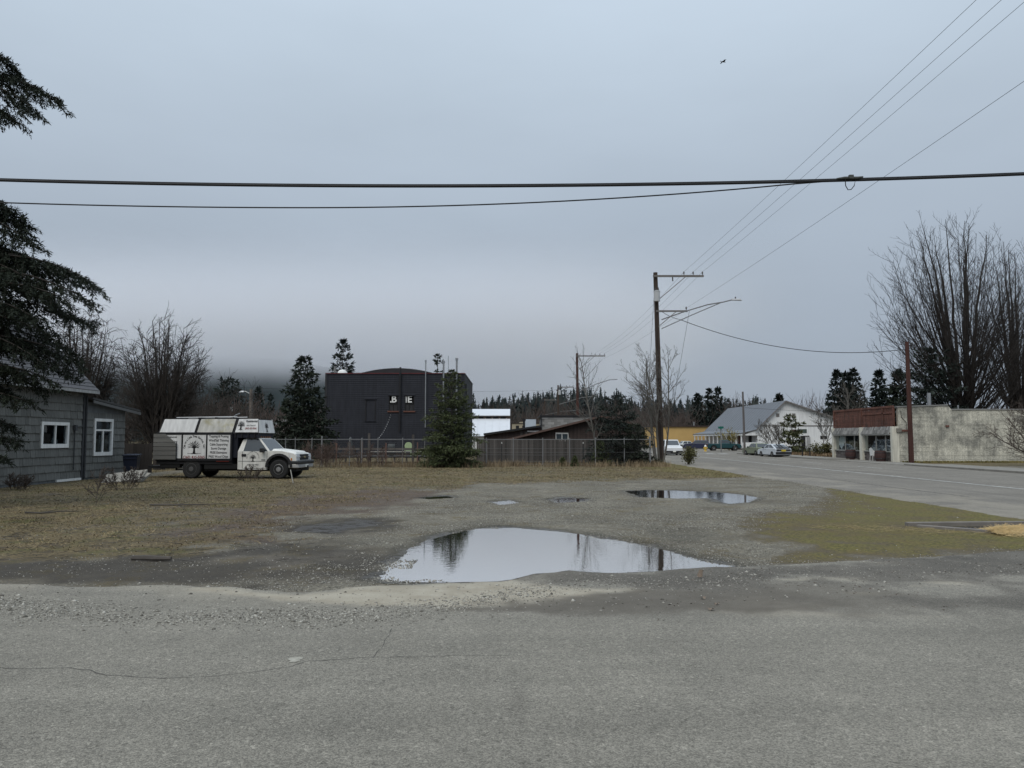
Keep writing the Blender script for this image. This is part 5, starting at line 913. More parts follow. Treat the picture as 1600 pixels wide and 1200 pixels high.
# --- yellow building, white hall
def yellow():
    Y = 160; b = empty('yellow_building', (X(1070, Y), Y, 0), 0, 'long mustard yellow building with a flat dark roof edge', 'building'); k = dict(world=True); x0, x1 = X(1020, Y), X(1118, Y); MB().bb(x0, x1, Y, Y+10, 0, Z(667, Y)).build('wall', mat('mustard_wall', (.48, .32, .125), .8, .08, .5), b, **k); MB().bb(x0-.2, x1+.2, Y-.3, Y+10, Z(667, Y), Z(665, Y)).build('roof_edge', WOODD, b, **k)
    MB().tube([(X(1086, Y), Y+1, Z(667, Y)), (X(1086, Y), Y+1, Z(659, Y))], .18, 8).build('vent', mat('grey_post', (.18, .18, .18)), b, **k)
yellow()
def hall():
    Y, Yf = 125.0, 158.0; b = empty('white_hall', (X(1227, Y), Y, 0), 0, 'large white gabled hall with grey metal roof and posted side porch', 'hall'); k = dict(world=True)
    WW = mat('white_siding', (.70, .71, .71), .8, .08, .4, streak=.1); RM = mat('grey_metal_roof', (.135, .145, .16), .6, .06, .3, metal=.0); GT = mat('grey_band', (.17, .16, .155), .8, .1)
    xl, ze = X(1183, Y), Z(669, Y); xp, zp = X(1227, Y), Z(627, Y); xr, zr = xp+(X(1300, Y)-xp)*1.6, zp-(zp-Z(652.5, Y))*1.6
    MB().add([(xl, Y, 0), (xr, Y, 0), (xr, Y, zr), (xp, Y, zp), (xl, Y, ze), (xl, Yf, 0), (xr, Yf, 0), (xr, Yf, zr), (xp, Yf, zp), (xl, Yf, ze)], [(0, 1, 2, 3, 4), (9, 8, 7, 6, 5), (0, 4, 9, 5), (1, 6, 7, 2)]).build('wall', WW, b, **k)
    s = MB(); x = xl+.3
    while x < xr-.2: zt = ze+(zp-ze)*(x-xl)/(xp-xl) if x < xp else zp-(zp-zr)*(x-xp)/(xr-xp); s.bb(x, x+.05, Y-.03, Y+.01, Z(664.5, Y) if zt > Z(664.5, Y) else 0, zt-.1); x += .4
    s.build('batten', WW, b, **k)['kind'] = 'stuff'
    MB().bb(xl+.02, xr, Y-.06, Y-.001, Z(666, Y), Z(664.5, Y)).build('band', GT, b, **k)
    dz, dx = (ze-zp), (xl-xp); ex, ez = xl-.35, ze-.35*dz/dx*-1*-1 if False else ze-.35*(zp-ze)/(xp-xl)
    MB().slab((ex, Y-.5, ez), (xp, Y-.5, zp), (xp, Yf, zp), (ex, Yf, ez), .12).slab((xp, Y-.5, zp), (xr+.4, Y-.5, zr-.1), (xr+.4, Yf, zr-.1), (xp, Yf, zp), .12).build('roof', RM, b, **k)
    for i in range(20):
        yy = Y+1.2+i*1.65; MB().slab((ex, yy, ez+.13), (ex, yy+.06, ez+.13), (xp, yy+.06, zp+.13), (xp, yy, zp+.13), -.05).build('roof_seam', RM, b, **k)
    MB().slab((ex, Y-.54, ez-.12), (xp, Y-.54, zp-.08), (xp, Y-.54, zp+.12), (ex, Y-.54, ez+.1), .05).slab((xp, Y-.54, zp-.08), (xr+.4, Y-.54, zr-.2), (xr+.4, Y-.54, zr+.02), (xp, Y-.54, zp+.12), .05).build('rake_board', GT, b, **k)
    px0 = X(1160, Y, 690); zp1, zp0 = ze-.25, Z(677, Y)-.05
    MB().slab((px0-.3, Y-.2, zp0), (xl, Y-.2, zp1), (xl, Yf, zp1), (px0-.3, Yf, zp0), .1).build('porch_roof', RM, b, **k)
    MB().bb(px0-.2, px0+.0, Y-.1, Yf, zp0-.3, zp0-.02).build('porch_beam', WW, b, **k)
    for i in range(12): yy = Y+.1+i*2.9; MB().bb(px0-.19, px0-.01, yy, yy+.18, 0, zp0-.3).build('porch_post', WW, b, **k)
    MB().add([(px0, Y, zp0-.3), (xl, Y, zp0-.3), (xl, Y, zp1-.05)], [(0, 1, 2)]).build('porch_gable', WW, b, **k); MB().bb(px0, xl, Y, Y+.06, .35, 1.25).build('porch_panel', WW, b, **k); MB().bb(px0-.2, xl, Y, Yf, 0.05, .3).build('porch_floor', WOODG, b, **k)
    for i, yy in enumerate((128, 134, 140, 146)): MB().bb(xl-.05, xl-.001, yy, yy+1.6, .4 if i % 2 else 1.1, 2.5).build('door' if i % 2 else 'window', mat('red_door', (.13, .05, .04), .7, .2) if i == 1 else DARK, b, **k)
    for pa, pb, za, zb, nm, mm in [(1213, 1218, 646, 651.5, 'vent', GT), (1238, 1243, 646, 651.5, 'vent', GT), (1236, 1244.5, 671, 681, 'window', mat('brown_window', (.07, .05, .04), .7, .2)), (1248, 1260, 670.5, 676.5, 'sign', mat('dark_sign', (.06, .08, .07), .7, .2)), (1281, 1286, 681, 686, 'window', DARK), (1287, 1291.5, 681, 686, 'window', DARK)]:
        MB().bb(X(pa, Y), X(pb, Y), Y-.06, Y-.002, Z(zb, Y), Z(za, Y)).build(nm, mm, b, **k)
    d = MB().bb(X(1251, Y), X(1257.5, Y), Y-.05, Y-.002, .1, Z(682, Y)).build('doorway', DARK, b, **k); MB().bb(X(1257.5, Y), X(1263, Y), Y-.7, Y-.6, .1, Z(683, Y)).build('open_door', mat('grey_door', (.3, .3, .3), .7, .1), b, **k)
    MB().bb(X(1250, Y), X(1264, Y), Y-.09, Y-.003, Z(682, Y), Z(680.8, Y)).build('door_head', WOODD, b, **k)
hall()

# --- corner shop with red fascia and its long white side wall
def shop():
    x0, Y0, Y1 = 30.6, 61.5, 73.1; b = empty('corner_shop', (x0, Y0, 0), 0, 'old corner shop with red board fascia and stained white side wall', 'shop'); k = dict(world=True)
    WS = mat('stained_white_wall', (.56, .54, .455), .9, .22, .8, bump=.012, bscale=9, streak=.16, tint=(.24, .235, .205), tmask=.52, fine=.30); RED = mat('red_boards', (.145, .064, .046), .85, .3, 1.5, streak=.35, rvar=.12, tint=(.07, .045, .038), tmask=.62); CREAM = mat('cream_pillar', (.64, .62, .53), .8, .12, 1.2, streak=.25)
    xs = X(1481, Y0); tl, tm, tr = Z(636.5, Y0), Z(633.5, Y0), Z(640.5, Y0); xe = 64
    MB().add([(x0+.3, Y0, 0), (xe, Y0, 0), (xe, Y0, tr), (xs+.35, Y0, tr), (xs+.1, Y0, tm-.05), (xs, Y0, tm), (x0+.3, Y0, tl)]+[(x0+.3, Y0+.3, 0), (xe, Y0+.3, 0), (xe, Y0+.3, tr), (xs+.35, Y0+.3, tr), (xs+.1, Y0+.3, tm-.05), (xs, Y0+.3, tm), (x0+.3, Y0+.3, tl)], [tuple(range(7)), tuple(range(13, 6, -1))]+[(i, i+7, (i+1) % 7+7, (i+1) % 7) for i in range(7)]).build('side_wall', WS, b, **k)
    # coursing: shallow horizontal joints standing proud
    rr = random.Random(9); s = MB(); z = .25
    while z < 4.1:
        x = x0+.35
        while x < xe: L = rr.uniform(1.2, 5); s.bb(x, min(x+L, xe), Y0-.012, Y0+.05, z, z+.05) if rr.random() < .6 else None; x += L+rr.uniform(.1, 1.5)
        z += .305
    s.build('wall_ridges', WS, b, **k)['kind'] = 'stuff'
    CAPM = mat('roof_cap', (.23, .23, .225), .8, .2, 1)
    MB().slab((x0+.2, Y0-.07, tl), (x0+.2, Y0+.4, tl), (xs+.05, Y0+.4, tm), (xs+.05, Y0-.07, tm), -.09).build('coping', CAPM, b, **k); MB().bb(xs+.33, xe, Y0-.07, Y0+.4, tr, tr+.09).build('coping', CAPM, b, **k)
    MB().bb(x0+.9, xe, Y0+.3, Y1-.05, 3.3, 3.6).build('roof', BLACKM, b, **k); MB().bb(x0+2.6, x0+2.7, Y0+.3, Y1, 0, 3.3).bb(x0+.2, xe, Y1-.1, Y1, 0, 3.6).build('inner_wall', DARK, b, **k); MB().bb(x0+.3, x0+2.6, Y0+.3, Y1-.1, 2.25, 2.35).build('inner_ceiling', DARK, b, **k)
    # fascia boards
    zb, zt = 2.85, tl+.02
    n = 11
    for i in range(n):
        z0 = zb+(zt-zb)*i/n; MB().bb(x0, x0+.05, Y0+.02, Y1, z0+.006, zb+(zt-zb)*(i+1)/n-.004).build('fascia_board', RED, b, **k)
    for ya, yb, za, zc in [(Y0, Y1, zt-.02, zt+.14), (Y0+.02, Y0+.2, zb, zt), (Y1-.2, Y1, zb, zt), (67.2, 67.4, zb, zt), (Y0, Y1, zb-.05, zb+.1), (Y0+.25, 67.0, zt-.5, zt-.38), (63.3, 63.5, zb-.45, zt)]: MB().bb(x0-.06, x0-.004, ya, yb, za, zc).build('fascia_trim', RED, b, **k)
    # shingled pent roof over each bay, two courses of tabs
    TAB = mat('grey_tab', (.20, .195, .185), .9, .3, 3, rvar=.45); me = MB().bb(0, .02, 0, .19, 0, .34).mesh('shake'); me.materials.append(TAB)
    for ya, yb in ((61.85, 66.85), (67.4, 72.8)):
        for c, (xx, z0) in enumerate(((-.24, 2.26), (-.12, 2.54))):
            y = ya+(.1 if c else 0)
            while y < yb: o = link('shake', me, None, b); o.location = (xx-.06, y-Y0, z0+rr.uniform(-.02, .02)); o.rotation_euler = (0, R(20), 0); y += .215
        MB().slab((x0-.22, ya, 2.24), (x0-.22, yb, 2.24), (x0, yb, 2.84), (x0, ya, 2.84), -.03).build('pent_roof', WOODD, b, **k); MB().bb(x0-.27, x0-.21, ya, yb, 2.17, 2.25).build('pent_fascia', mat('grey_trim2', (.3, .3, .28), .8, .2, 2), b, **k)
    for ya, yb in ((Y0-.005, 61.85), (66.85, 67.4), (72.8, Y1+.05)): MB().bb(x0-.22, x0+.32, ya, yb, 0, 2.85).build('pillar', CREAM, b, bevel=.02, **k)
    BRK = mat('dark_brick', (.12, .105, .098), .9, .3, 2, rvar=.4); bme = MB().bb(0, .05, 0, .38, 0, .125).mesh('brick'); bme.materials.append(BRK)
    for ya, yb, muls in ((61.85, 66.85, (63.15, 64.8)), (67.4, 72.8, (68.9, 70.8))):
        MB().bb(x0, x0+.12, ya, yb, 0, .78).build('stall_riser', MATS['mortar'], b, **k)
        for r in range(5):
            y = ya+(.2 if r % 2 else .02)
            while y < yb-.39: o = link('brick', bme, None, b); o.location = (-.035, y-Y0, .04+r*.142); y += .40
        MB().bb(x0-.12, x0+.2, ya, yb, .78, .85).build('sill', mat('grey_trim2', (.3, .3, .28)), b, **k)
        w = MB().bb(x0+.02, x0+.12, ya, yb, 2.14, 2.24)
        for m_ in muls: w.bb(x0+.02, x0+.1, m_-.05, m_+.05, .85, 2.14)
        w = w.build('window', mat('window_frame_grey', (.32, .31, .29), .8, .2), b, **k); ed = [ya]+list(muls)+[yb]
        for a, c in zip(ed[:-1], ed[1:]): MB().bb(x0+.05, x0+.056, a+.05, c-.05, .85, 2.14).build('pane', glass_mat('shop_glass', (.85, .88, .88), 1.45), w, **k)
        g = MB(); 
        for i in range(80):
            y = rr.uniform(ya+.1, yb-.2); z0 = rr.choice((.86, .86, .9, 1.2, 1.5)); s_ = rr.uniform(.05, .2); g.box((x0+.3+rr.uniform(0, .9), y, z0+s_/2), (s_, s_*rr.uniform(.5, 1.5), s_*rr.uniform(.6, 2)), Matrix.Rotation(rr.uniform(0, 3), 3, 'Z'))
        g.build('window_display', mat('display_goods', (.42, .41, .39), .7, .7, 3), w, **k)['kind'] = 'stuff'
    MB().add([(x0+.16, 72.3, 2.1), (x0+.2, 71.0, 2.1), (x0+.18, 71.4, 1.3), (x0+.2, 72.0, .9), (x0+.16, 72.5, 1.4)], [(0, 1, 2, 3, 4)]).build('curtain', WHITEP, b, **k)
    MB().bb(x0+.5, x0+1.1, Y0-.16, Y0, 2.45, 2.6).build('wall_lamp', mat('rust_box', (.14, .06, .045), .8, .3), b, **k); MB().bb(x0+.1, x0+.5, Y0-.12, Y0-.01, 2.4, 2.7).build('meter_box', CONC, b, **k)
    MB().tube([(x0+.5, Y0-.03, tl-.3), (x0+.55, Y0-.03, 3.6), (x0+.9, Y0-.03, 3.2), (x0+.95, Y0-.03, 2.6)], .02, 5).build('conduit', BLACKM, b, **k)
    MB().bb(X(1477, Y0), X(1482, Y0), Y0-.1, Y0, Z(667, Y0), Z(664.5, Y0)).build('wall_vent', MATS['rust_box'], b, **k)
    MB().tube([(X(1453, 66), 66, 3.5), (X(1453, 66), 66, Z(614, 66))], .16, 8).build('roof_flue', MATS['galvanised'], b, **k); MB().tube([(X(1498, 63), 63, 3.5), (X(1498, 63), 63, Z(633, 63))], .06, 6).build('roof_vent', MATS['galvanised'], b, **k)
shop()
# weeds along the wall foot
x = RNG.uniform(31, 50, 5000); y = RNG.uniform(60.6, 61.45, 5000); o = blades('wall_foot_grass', x, y, x*0+.0, RNG.uniform(.06, .22, 5000), np.full(5000, .02), .5, GREENG, 31); tag(o, 'strip of green grass along the foot of the white wall', 'grass', kind='stuff')
x = RNG.uniform(31, 42, 9000); y = RNG.uniform(75, 93, 9000); o = blades('planting_bed_litter', x, y, x*0, RNG.uniform(.1, .5, 9000), np.full(9000, .05), .8, leaf_mat('bracken', (.07, .045, .025), (.24, .17, .10)), 32); tag(o, 'brown dead bracken filling the bed between shop and hall', 'undergrowth', kind='stuff')
# ------------------------------------------------------------------ chain link fence, deck rails, utility poles, wires
GALV = mat('dull_galvanised', (.17, .172, .175), .6, .2, 2); POLEM = mat('pole_wood', (.062, .045, .036), .9, .3, 1.2, streak=.3, stretch=(3, 3, .4)); POLER = mat('red_pole_wood', (.068, .030, .024), .85, .25, 1.2, streak=.3, stretch=(3, 3, .4)); ARM = mat('arm_wood', (.16, .15, .14), .9, .2, 2); WIREM = mat('wire_black', (.012, .012, .013), .6, .1); INS = mat('insulator', (.05, .045, .045), .3, .1)
def chain_fence():
    Y = 53.0; xa, xb = X(425, Y), X(1016, Y); H = 1.83; f = empty('chain_link_fence', (xa, Y, 0), 0, 'galvanised chain link fence running along the back of the lot', 'fence'); L = xb-xa
    MB().tube([(0, 0, H), (L, 0, H)], .024, 6).build('top_rail', GALV, f); MB().tube([(0, 0, .12), (L, 0, .12)], .008, 4).build('bottom_wire', GALV, f); MB().tube([(0, 0, .95), (L, 0, .95)], .006, 4).build('middle_wire', GALV, f)
    for px, r in [(430, .03), (447, .03), (462, .03), (488, .03), (503.5, .055), (547, .03), (566, .04), (591, .03), (629.5, .03), (664, .03), (702, .03), (741, .03), (760, .035), (802, .03), (848, .03), (890, .03), (930, .035), (975, .03), (1015, .06)]:
        x = X(px, Y)-xa; p = MB().tube([(x, 0, -.05), (x, 0, H+.03 if r < .05 else H+.12)], r, 7).build('post', GALV, f); MB().lathe([(r*1.15, 0), (r*1.15, .04), (r*.4, .09)], (x, 0, H+.03 if r < .05 else H+.12), 8).build('cap', GALV, p)
    S = []; s = .066; n = int((L+H)/s)
    for i in range(n):
        a = i*s; x0, z0, x1, z1 = a-H, H, a, .1
        if x0 < 0: z0 = H+x0; x0 = 0
        if x1 > L: z1 = .1+(x1-L); x1 = L
        if x1 > x0: S.append((np.array([x0, 0, z0]), np.array([x1, 0, z1]), .0013, .0013)); S.append((np.array([L-x0, .004, z0]), np.array([L-x1, .004, z1]), .0013, .0013))
    o = link('wire_mesh', seg_mesh('wire_mesh', S, 3), mat('mesh_wire', (.07, .07, .07), .7, .1), f); o['kind'] = 'stuff'
chain_fence()
def field_fence():
    """low wire on T-posts in front of the boards"""
    Y = 54.6; xa, xb = X(752, Y), X(935, Y); f = empty('wire_fence', (xa, Y, 0), 0, 'low wire fence on thin dark stakes before the board fence', 'fence'); L = xb-xa
    for px in (784, 848, 911): x = X(px, Y)-xa; p = MB().box((x, 0, .75), (.05, .03, 1.6)).build('stake', BLACKM, f); MB().box((x, 0, 1.58), (.055, .035, .1)).build('tip', WHITEP, p)
    for z in (.3, .75, 1.2): MB().tube([(0, 0, z), (L*.5, 0, z-.03), (L, 0, z)], .007, 4).build('wire', GALV, f)
field_fence()
def deck():
    Y = 59.0; x0, x1 = X(520, Y), X(672, Y); f = empty('deck_rail', (x0, Y, 0), 0, 'grey timber deck with rails and mixed posts behind the chain link fence', 'deck'); k = dict(world=True); STK = mat('red_stake', (.13, .075, .06), .9, .2, 2)
    MB().bb(x0, x1, Y+.1, Y+4, .42, .52).build('deck_floor', WOODG, f, **k)
    for z in (.62, 1.02): MB().bb(x0, x1, Y-.03, Y+.02, z, z+.15).build('rail', WOODG, f, **k)
    MB().bb(X(575, Y), x1, Y-.12, Y-.05, .86, .93).build('bench_board', mat('pale_board', (.3, .29, .27), .8, .2), f, **k)
    for px, h, w, m_ in [(527, 1.55, .10, STK), (565, 1.75, .12, WOODG), (567, 1.65, .09, STK), (577.5, 2.3, .16, WOODG), (604, 1.55, .09, STK), (646, 2.2, .17, WOODG), (653, 1.6, .08, STK)]:
        x = X(px, Y); MB().box((x, Y-.1, h/2), (w, w, h)).build('post', m_, f, **k)
    for i in range(9): x = x0+(x1-x0)*i/8; MB().bb(x, x+.12, Y+.15, Y+.27, 0, .42).build('pier', WOODG, f, **k)
    # things standing on the deck
    x = X(638, 61); c = empty('garden_chair', (x, 61, .52), 0, 'pale green round-backed garden chair on the timber deck', 'chair'); LG = mat('pale_green', (.34, .42, .24), .6, .08); 
    MB().lathe([(.0, -.03), (.31, -.02), (.31, .02), (.0, .03)], (0, .22, .78), 18, 'y').build('backrest', LG, c); MB().box((0, 0, .42), (.55, .5, .04)).build('seat', LG, c, bevel=.01)
    for sx in (-1, 1):
        for sy in (-1, 1): MB().box((sx*.23, sy*.2, .2), (.05, .05, .4)).build('leg', LG, c)
    for i, (px, h, r, lb) in enumerate([(548, 1.5, .28, 'dark stacked garden ornament on the deck by the left posts'), (612, .95, .3, 'round dark planter on the deck near the string lights')]):
        x = X(px, 61.5); alone('garden_ornament' if i == 0 else 'planter', MB().lathe([(r*.7, 0), (r, h*.25), (r*.6, h*.45), (r*.8, h*.6), (r*.4, h*.78), (r*.5, h*.88), (.02, h)] if i == 0 else [(r*.6, 0), (r, h*.7), (r*.9, h)], (x, 61.5, .52), 14), mat('dark_pot', (.06, .065, .065), .7, .3, 4), (x, 61.5, .52), lb, 'ornament' if i == 0 else 'planter', smooth=True)
deck()

def pole(px, Y, top, label, r=.17, m=None, lean=0, basepx=None, arms=(), extra=None, name='utility_pole', loc=None):
    xt = X(px, Y, top); xb = X(basepx, Y, 720) if basepx else xt; zt = Z(top, Y); e = empty(name, (xb, Y, 0), 0, label, 'pole', 'utility poles' if arms else None); dx = xt-xb
    MB().tube([(0, 0, -.1), (dx*.5, 0, zt*.5), (dx, 0, zt)], [r, r*.86, r*.72], 12).build('pole', m or POLEM, e, smooth=False)
    for z, xa, xb_, th in arms:   # crossarm from xa to xb_ (m from the pole axis)
        px_ = dx*z/zt; a = MB().box((px_+(xa+xb_)/2, -r-.04, z), (xb_-xa, .1, th)).build('crossarm', ARM, e)
        if max(abs(xa), abs(xb_)) > .8:
            s = 1 if abs(xb_) > abs(xa) else -1; far = (xb_ if s > 0 else xa)*.62; MB().tube([(px_+.05*s, -r-.04, z-abs(far)*.85), (px_+far, -r-.04, z-.05)], .03, 5).build('brace', ARM, e)
        for xi in ([xb_-.1, xb_-.85, xb_-1.6] if xb_-xa > 3 else [xb_-.1] if xb_-xa > 1 else []):
            MB().lathe([(.03, 0), (.03, .1), (.075, .12), (.05, .18), (.07, .2), (.03, .3)], (px_+xi, -r-.04, z+th/2), 8).build('insulator', INS, a)
    return e, dx, zt
Y1 = 61.6; zA = Z(432.5, Y1); zB = Z(487, Y1)
P1, dxp, ztp = pole(1024, Y1, 426, 'tall dark utility pole with transformer and street lamp at the lot corner', .24, basepx=1033.5, arms=[(zA, -.25, X(1099, Y1, 432)-X(1025, Y1, 432), .16), (zB, -.1, X(1074, Y1, 487)-X(1027, Y1, 487), .13)])
def p1_gear():
    xb = P1.location.x; x = X(1024, Y1, 460)-xb; z = Z(473, Y1)
    t = MB().lathe([(.02, 0), (.25, .02), (.25, .78), (.27, .8), (.27, .86), (.05, .93)], (x+.02, -.52, z), 16).build('transformer', mat('grey_can', (.42, .43, .44), .5, .1), P1, smooth=False)
    for i in (-1, 1): MB().lathe([(.05, 0), (.06, .1), (.04, .2), (.05, .28)], (x+.02+i*.12, -.52, z+.86), 8).build('bushing', INS, t)
    MB().lathe([(.04, 0), (.06, .08), (.04, .15), (.06, .22), (.04, .34)], (X(1050, Y1, 440)-xb, -.28, zA-.42), 8).build('cutout', INS, P1)
    a = Vector((X(1033, Y1, 500)-xb, -.2, Z(500, Y1))); b = Vector((X(1127, Y1, 474)-xb, -.6, Z(474, Y1))); c = Vector((X(1141, Y1, 471)-xb, -.6, Z(470.5, Y1)))
    MB().tube([a, a.lerp(b, .35)+Vector((0, 0, .12)), a.lerp(b, .75)+Vector((0, 0, .15)), b, c], .05, 6).build('lamp_arm', GALV, P1); d = Vector((a.x, a.y, Z(514, Y1))); MB().tube([d, d.lerp(b, .5)+Vector((0, 0, .05)), b-Vector((.2, 0, .05))], .04, 6).build('lamp_brace', GALV, P1)
    l = MB().add([(c.x-.1, c.y-.14, c.z-.04), (c.x+.75, c.y-.18, c.z-.06), (c.x+.75, c.y+.18, c.z-.06), (c.x-.1, c.y+.14, c.z-.04), (c.x-.1, c.y-.09, c.z+.08), (c.x+.6, c.y-.11, c.z+.09), (c.x+.6, c.y+.11, c.z+.09), (c.x-.1, c.y+.09, c.z+.08)], [(3, 2, 1, 0), (4, 5, 6, 7), (0, 1, 5, 4), (1, 2, 6, 5), (2, 3, 7, 6), (3, 0, 4, 7)]).build('lamp_head', mat('grey_can', (.42, .43, .44)), P1, bevel=.02)
    MB().lathe([(.05, 0), (.06, .1), (.03, .16)], (c.x+.25, c.y, c.z+.09), 8).build('photocell', INS, l)
    MB().tube([(-.02+x*.1, -.27, .05), (x*.6, -.26, 6), (x, -.26, z)], .02, 5).build('ground_wire', WIREM, P1)
p1_gear()
Y2 = 122; P2, _, _ = pole(901.5, Y2, 552, 'reddish utility pole with long crossarm beyond the brown shed', .26, POLER, basepx=903.5, arms=[(Z(556.5, Y2), -.2, X(946, Y2)-X(902, Y2), .18)])
MB().tube([(.2, -.3, Z(612, Y2)), (3, -.6, Z(600, Y2)), (5.0, -.8, Z(594, Y2)), (6.2, -.8, Z(593.5, Y2))], .06, 5).build('lamp_arm', GALV, P2)
Y3 = 172; P3, _, _ = pole(872, Y3, 602, 'distant utility pole with a pale transformer seen over the block building', .26, arms=[(Z(605, Y3), -.2, X(896, Y3)-X(872, Y3), .2)]); MB().lathe([(.3, 0), (.3, 1.0), (.1, 1.1)], (.3, -.5, Z(617, Y3)), 10).build('transformer', mat('grey_can', (.42, .43, .44)), P3); MB().tube([(.2, -.3, Z(632, Y3)), (5, -.6, Z(622, Y3)), (9, -.8, Z(618, Y3))], .07, 5).build('lamp_arm', GALV, P3)
Y4 = 215; P4, _, _ = pole(851, Y4, 622, 'farthest utility pole with a crossarm over the beige building', .26, arms=[(Z(625, Y4), -.2, X(872, Y4)-X(851, Y4), .22)])
MB().tube([(.2, -.3, Z(648, Y4)), (5, -.6, Z(643, Y4)), (10, -.8, Z(641, Y4))], .07, 5).build('lamp_arm', GALV, P4)
YR = 60.3; PR, _, _ = pole(1417, YR, 534, 'plain red-brown wooden pole standing before the white wall', .2, POLER, basepx=1424)
YG = 88; PG, _, _ = pole(1160.5, YG, 612, 'slim leaning grey pole between green car and hall porch', .14, mat('grey_pole_wood', (.11, .10, .095), .9, .25, 1.5), basepx=1164)
YL = 96; PL, _, _ = pole(392.5, YL, 608, 'grey wooden pole with a curved street lamp behind the truck', .26, mat('grey_pole_wood2', (.15, .13, .115), .9, .25, 1.5))
MB().tube([(-.2, -.1, Z(614.5, YL)), (-.6, -.2, Z(611.8, YL)), (-.95, -.2, Z(611.3, YL))], .05, 6).build('lamp_arm', WHITEP, PL); MB().add([(-.9, -.32, Z(612.8, YL)), (-1.35, -.36, Z(613, YL)), (-1.35, -.06, Z(613, YL)), (-.9, -.1, Z(612.8, YL)), (-.9, -.27, Z(610.6, YL)), (-1.25, -.3, Z(611, YL)), (-1.25, -.12, Z(611, YL)), (-.9, -.14, Z(610.6, YL))], [(3, 2, 1, 0), (4, 5, 6, 7), (0, 1, 5, 4), (1, 2, 6, 5), (2, 3, 7, 6), (3, 0, 4, 7)]).build('lamp_head', mat('bright_white', (.78, .8, .82), .5, .03), PL)
YQ = 128; e = empty('bird_house', (X(360.5, YQ), YQ, 0), 0, 'small white box on a thin pole behind the truck box', 'bird house'); MB().tube([(0, 0, 0), (0, 0, Z(636, YQ))], .06, 5).build('pole', GALV, e); MB().box((0, 0, Z(640, YQ)), (.45, .4, .55)).build('box', WHITEP, e); MB().slab((-.35, -.3, Z(637, YQ)), (.35, -.3, Z(637, YQ)), (.35, .3, Z(637, YQ)), (-.35, .3, Z(637, YQ)), .1).build('roof', WHITEP, e)

def wire(a, b, sag, r, label, name='overhead_wire', n=40, group='overhead wires'):
    a, b = Vector(a), Vector(b); pts = [a.lerp(b, t)-Vector((0, 0, sag*4*t*(1-t))) for t in np.linspace(0, 1, n)]; return alone(name, MB().tube(pts, r, 5), WIREM, a, label, 'wire', group)
xa = X(1099, Y1, 432); zt_ = zA+.38
for i, (dx_, nm) in enumerate(((-.1, 'outer'), (-.85, 'middle'), (-1.6, 'inner'))):
    x = xa+dx_; wire((x, Y1-.28, zt_), (x-.35, -30, zt_+.15), .55, .007, 'high power line from the %s crossarm insulator passing overhead' % nm)
    wire((x, Y1-.28, zt_), (X(946, Y2)+dx_, Y2-.3, Z(556, Y2)+.4), .7, .008, 'high power line from the %s crossarm insulator to the reddish pole' % nm)
x = X(1073, Y1, 487); wire((x, Y1-.28, zB+.3), (x+.5, -30, zB+.2), .5, .007, 'single line from the short lower crossarm passing overhead'); wire((x, Y1-.28, zB+.2), (X(905, Y2), Y2-.3, Z(575, Y2)), .6, .007, 'single line from the short lower crossarm toward the reddish pole')
wire((X(1062, Y1, 500), Y1-.2, Z(500, Y1)), (X(1416, YR), YR, Z(546, YR)), 1.15, .026, 'drooping service cable from the street pole to the red-brown pole')
wire((X(1032, Y1, 487), Y1-.25, zB), (X(1062, Y1, 500), Y1-.2, Z(500, Y1)), .1, .02, 'short slack lead under the lower crossarm of the street pole', n=12)
wire((X(1076, Y1, 489), Y1-.25, zB), (X(1048, Y1, 550), 62.4, 3.0), .0, .012, 'thin guy wire from the short crossarm down into the bare tree', n=8)
wire((X(1022, Y1, 445), Y1-.25, Z(445, Y1)), (X(1006, Y1, 560), 61.0, 2.5), .0, .012, 'thin guy wire left of the street pole', n=8)
wire((-75, 128, 12.0), (X(872, Y3), Y3, Z(609, Y3)), 1.2, .016, 'faint far wire crossing behind the black building'); wire((X(1163, YG, 620), YG, Z(637, YG)), (62, 97, Z(640, 97)), .5, .014, 'thin wire from the leaning grey pole past the hall'); wire((X(392, YL), YL, Z(640, YL)), (-60, 99, Z(641, 99)), .2, .016, 'thin wire from the street lamp pole behind the truck')
# the thick cable bundle over the near road edge
YC = 12.0
def cz(x):   # shallow sag, lowest left of centre
    px = 800+x*1200/YC/1.0; return Z(291.2-14.5*((px-660)/900)**2*1.15, YC)
c = empty('cable_bundle', (0, YC, cz(0)), 0, 'thick black cable bundle strung across the near road edge', 'cable'); xs_ = np.linspace(-26, 26, 80)
MB().tube([(x, YC, cz(x)) for x in xs_], .022, 8).build('cable', WIREM, c, world=True)
MB().tube([(x, YC+.02, cz(x)+.034) for x in xs_], .009, 5).build('messenger_wire', WIREM, c, world=True)
def thin(px): return 324.5-(px-420)**2*.0000497 if px < 1290 else 0
MB().tube([(X(px, YC+.1, 320), YC+.1, Z(max(284, 324.5-8*((px-480)/480)**2 if px < 480 else 324.5-41*((px-480)/800)**2), YC+.1)) for px in np.linspace(-900, 1285, 50)], .011, 6).build('drop_wire', WIREM, c, world=True)
xc = X(1328, YC, 278); MB().tube([(xc-.22, YC-.02, cz(xc)+.02), (xc-.1, YC-.03, cz(xc)+.03), (xc+.1, YC-.03, cz(xc)+.03), (xc+.2, YC-.02, cz(xc)+.05)], [.012, .022, .022, .012], 7).box((xc, YC-.04, cz(xc)+.04), (.07, .05, .06)).build('splice', mat('splice_grey', (.07, .075, .07), .6, .2), c, world=True)
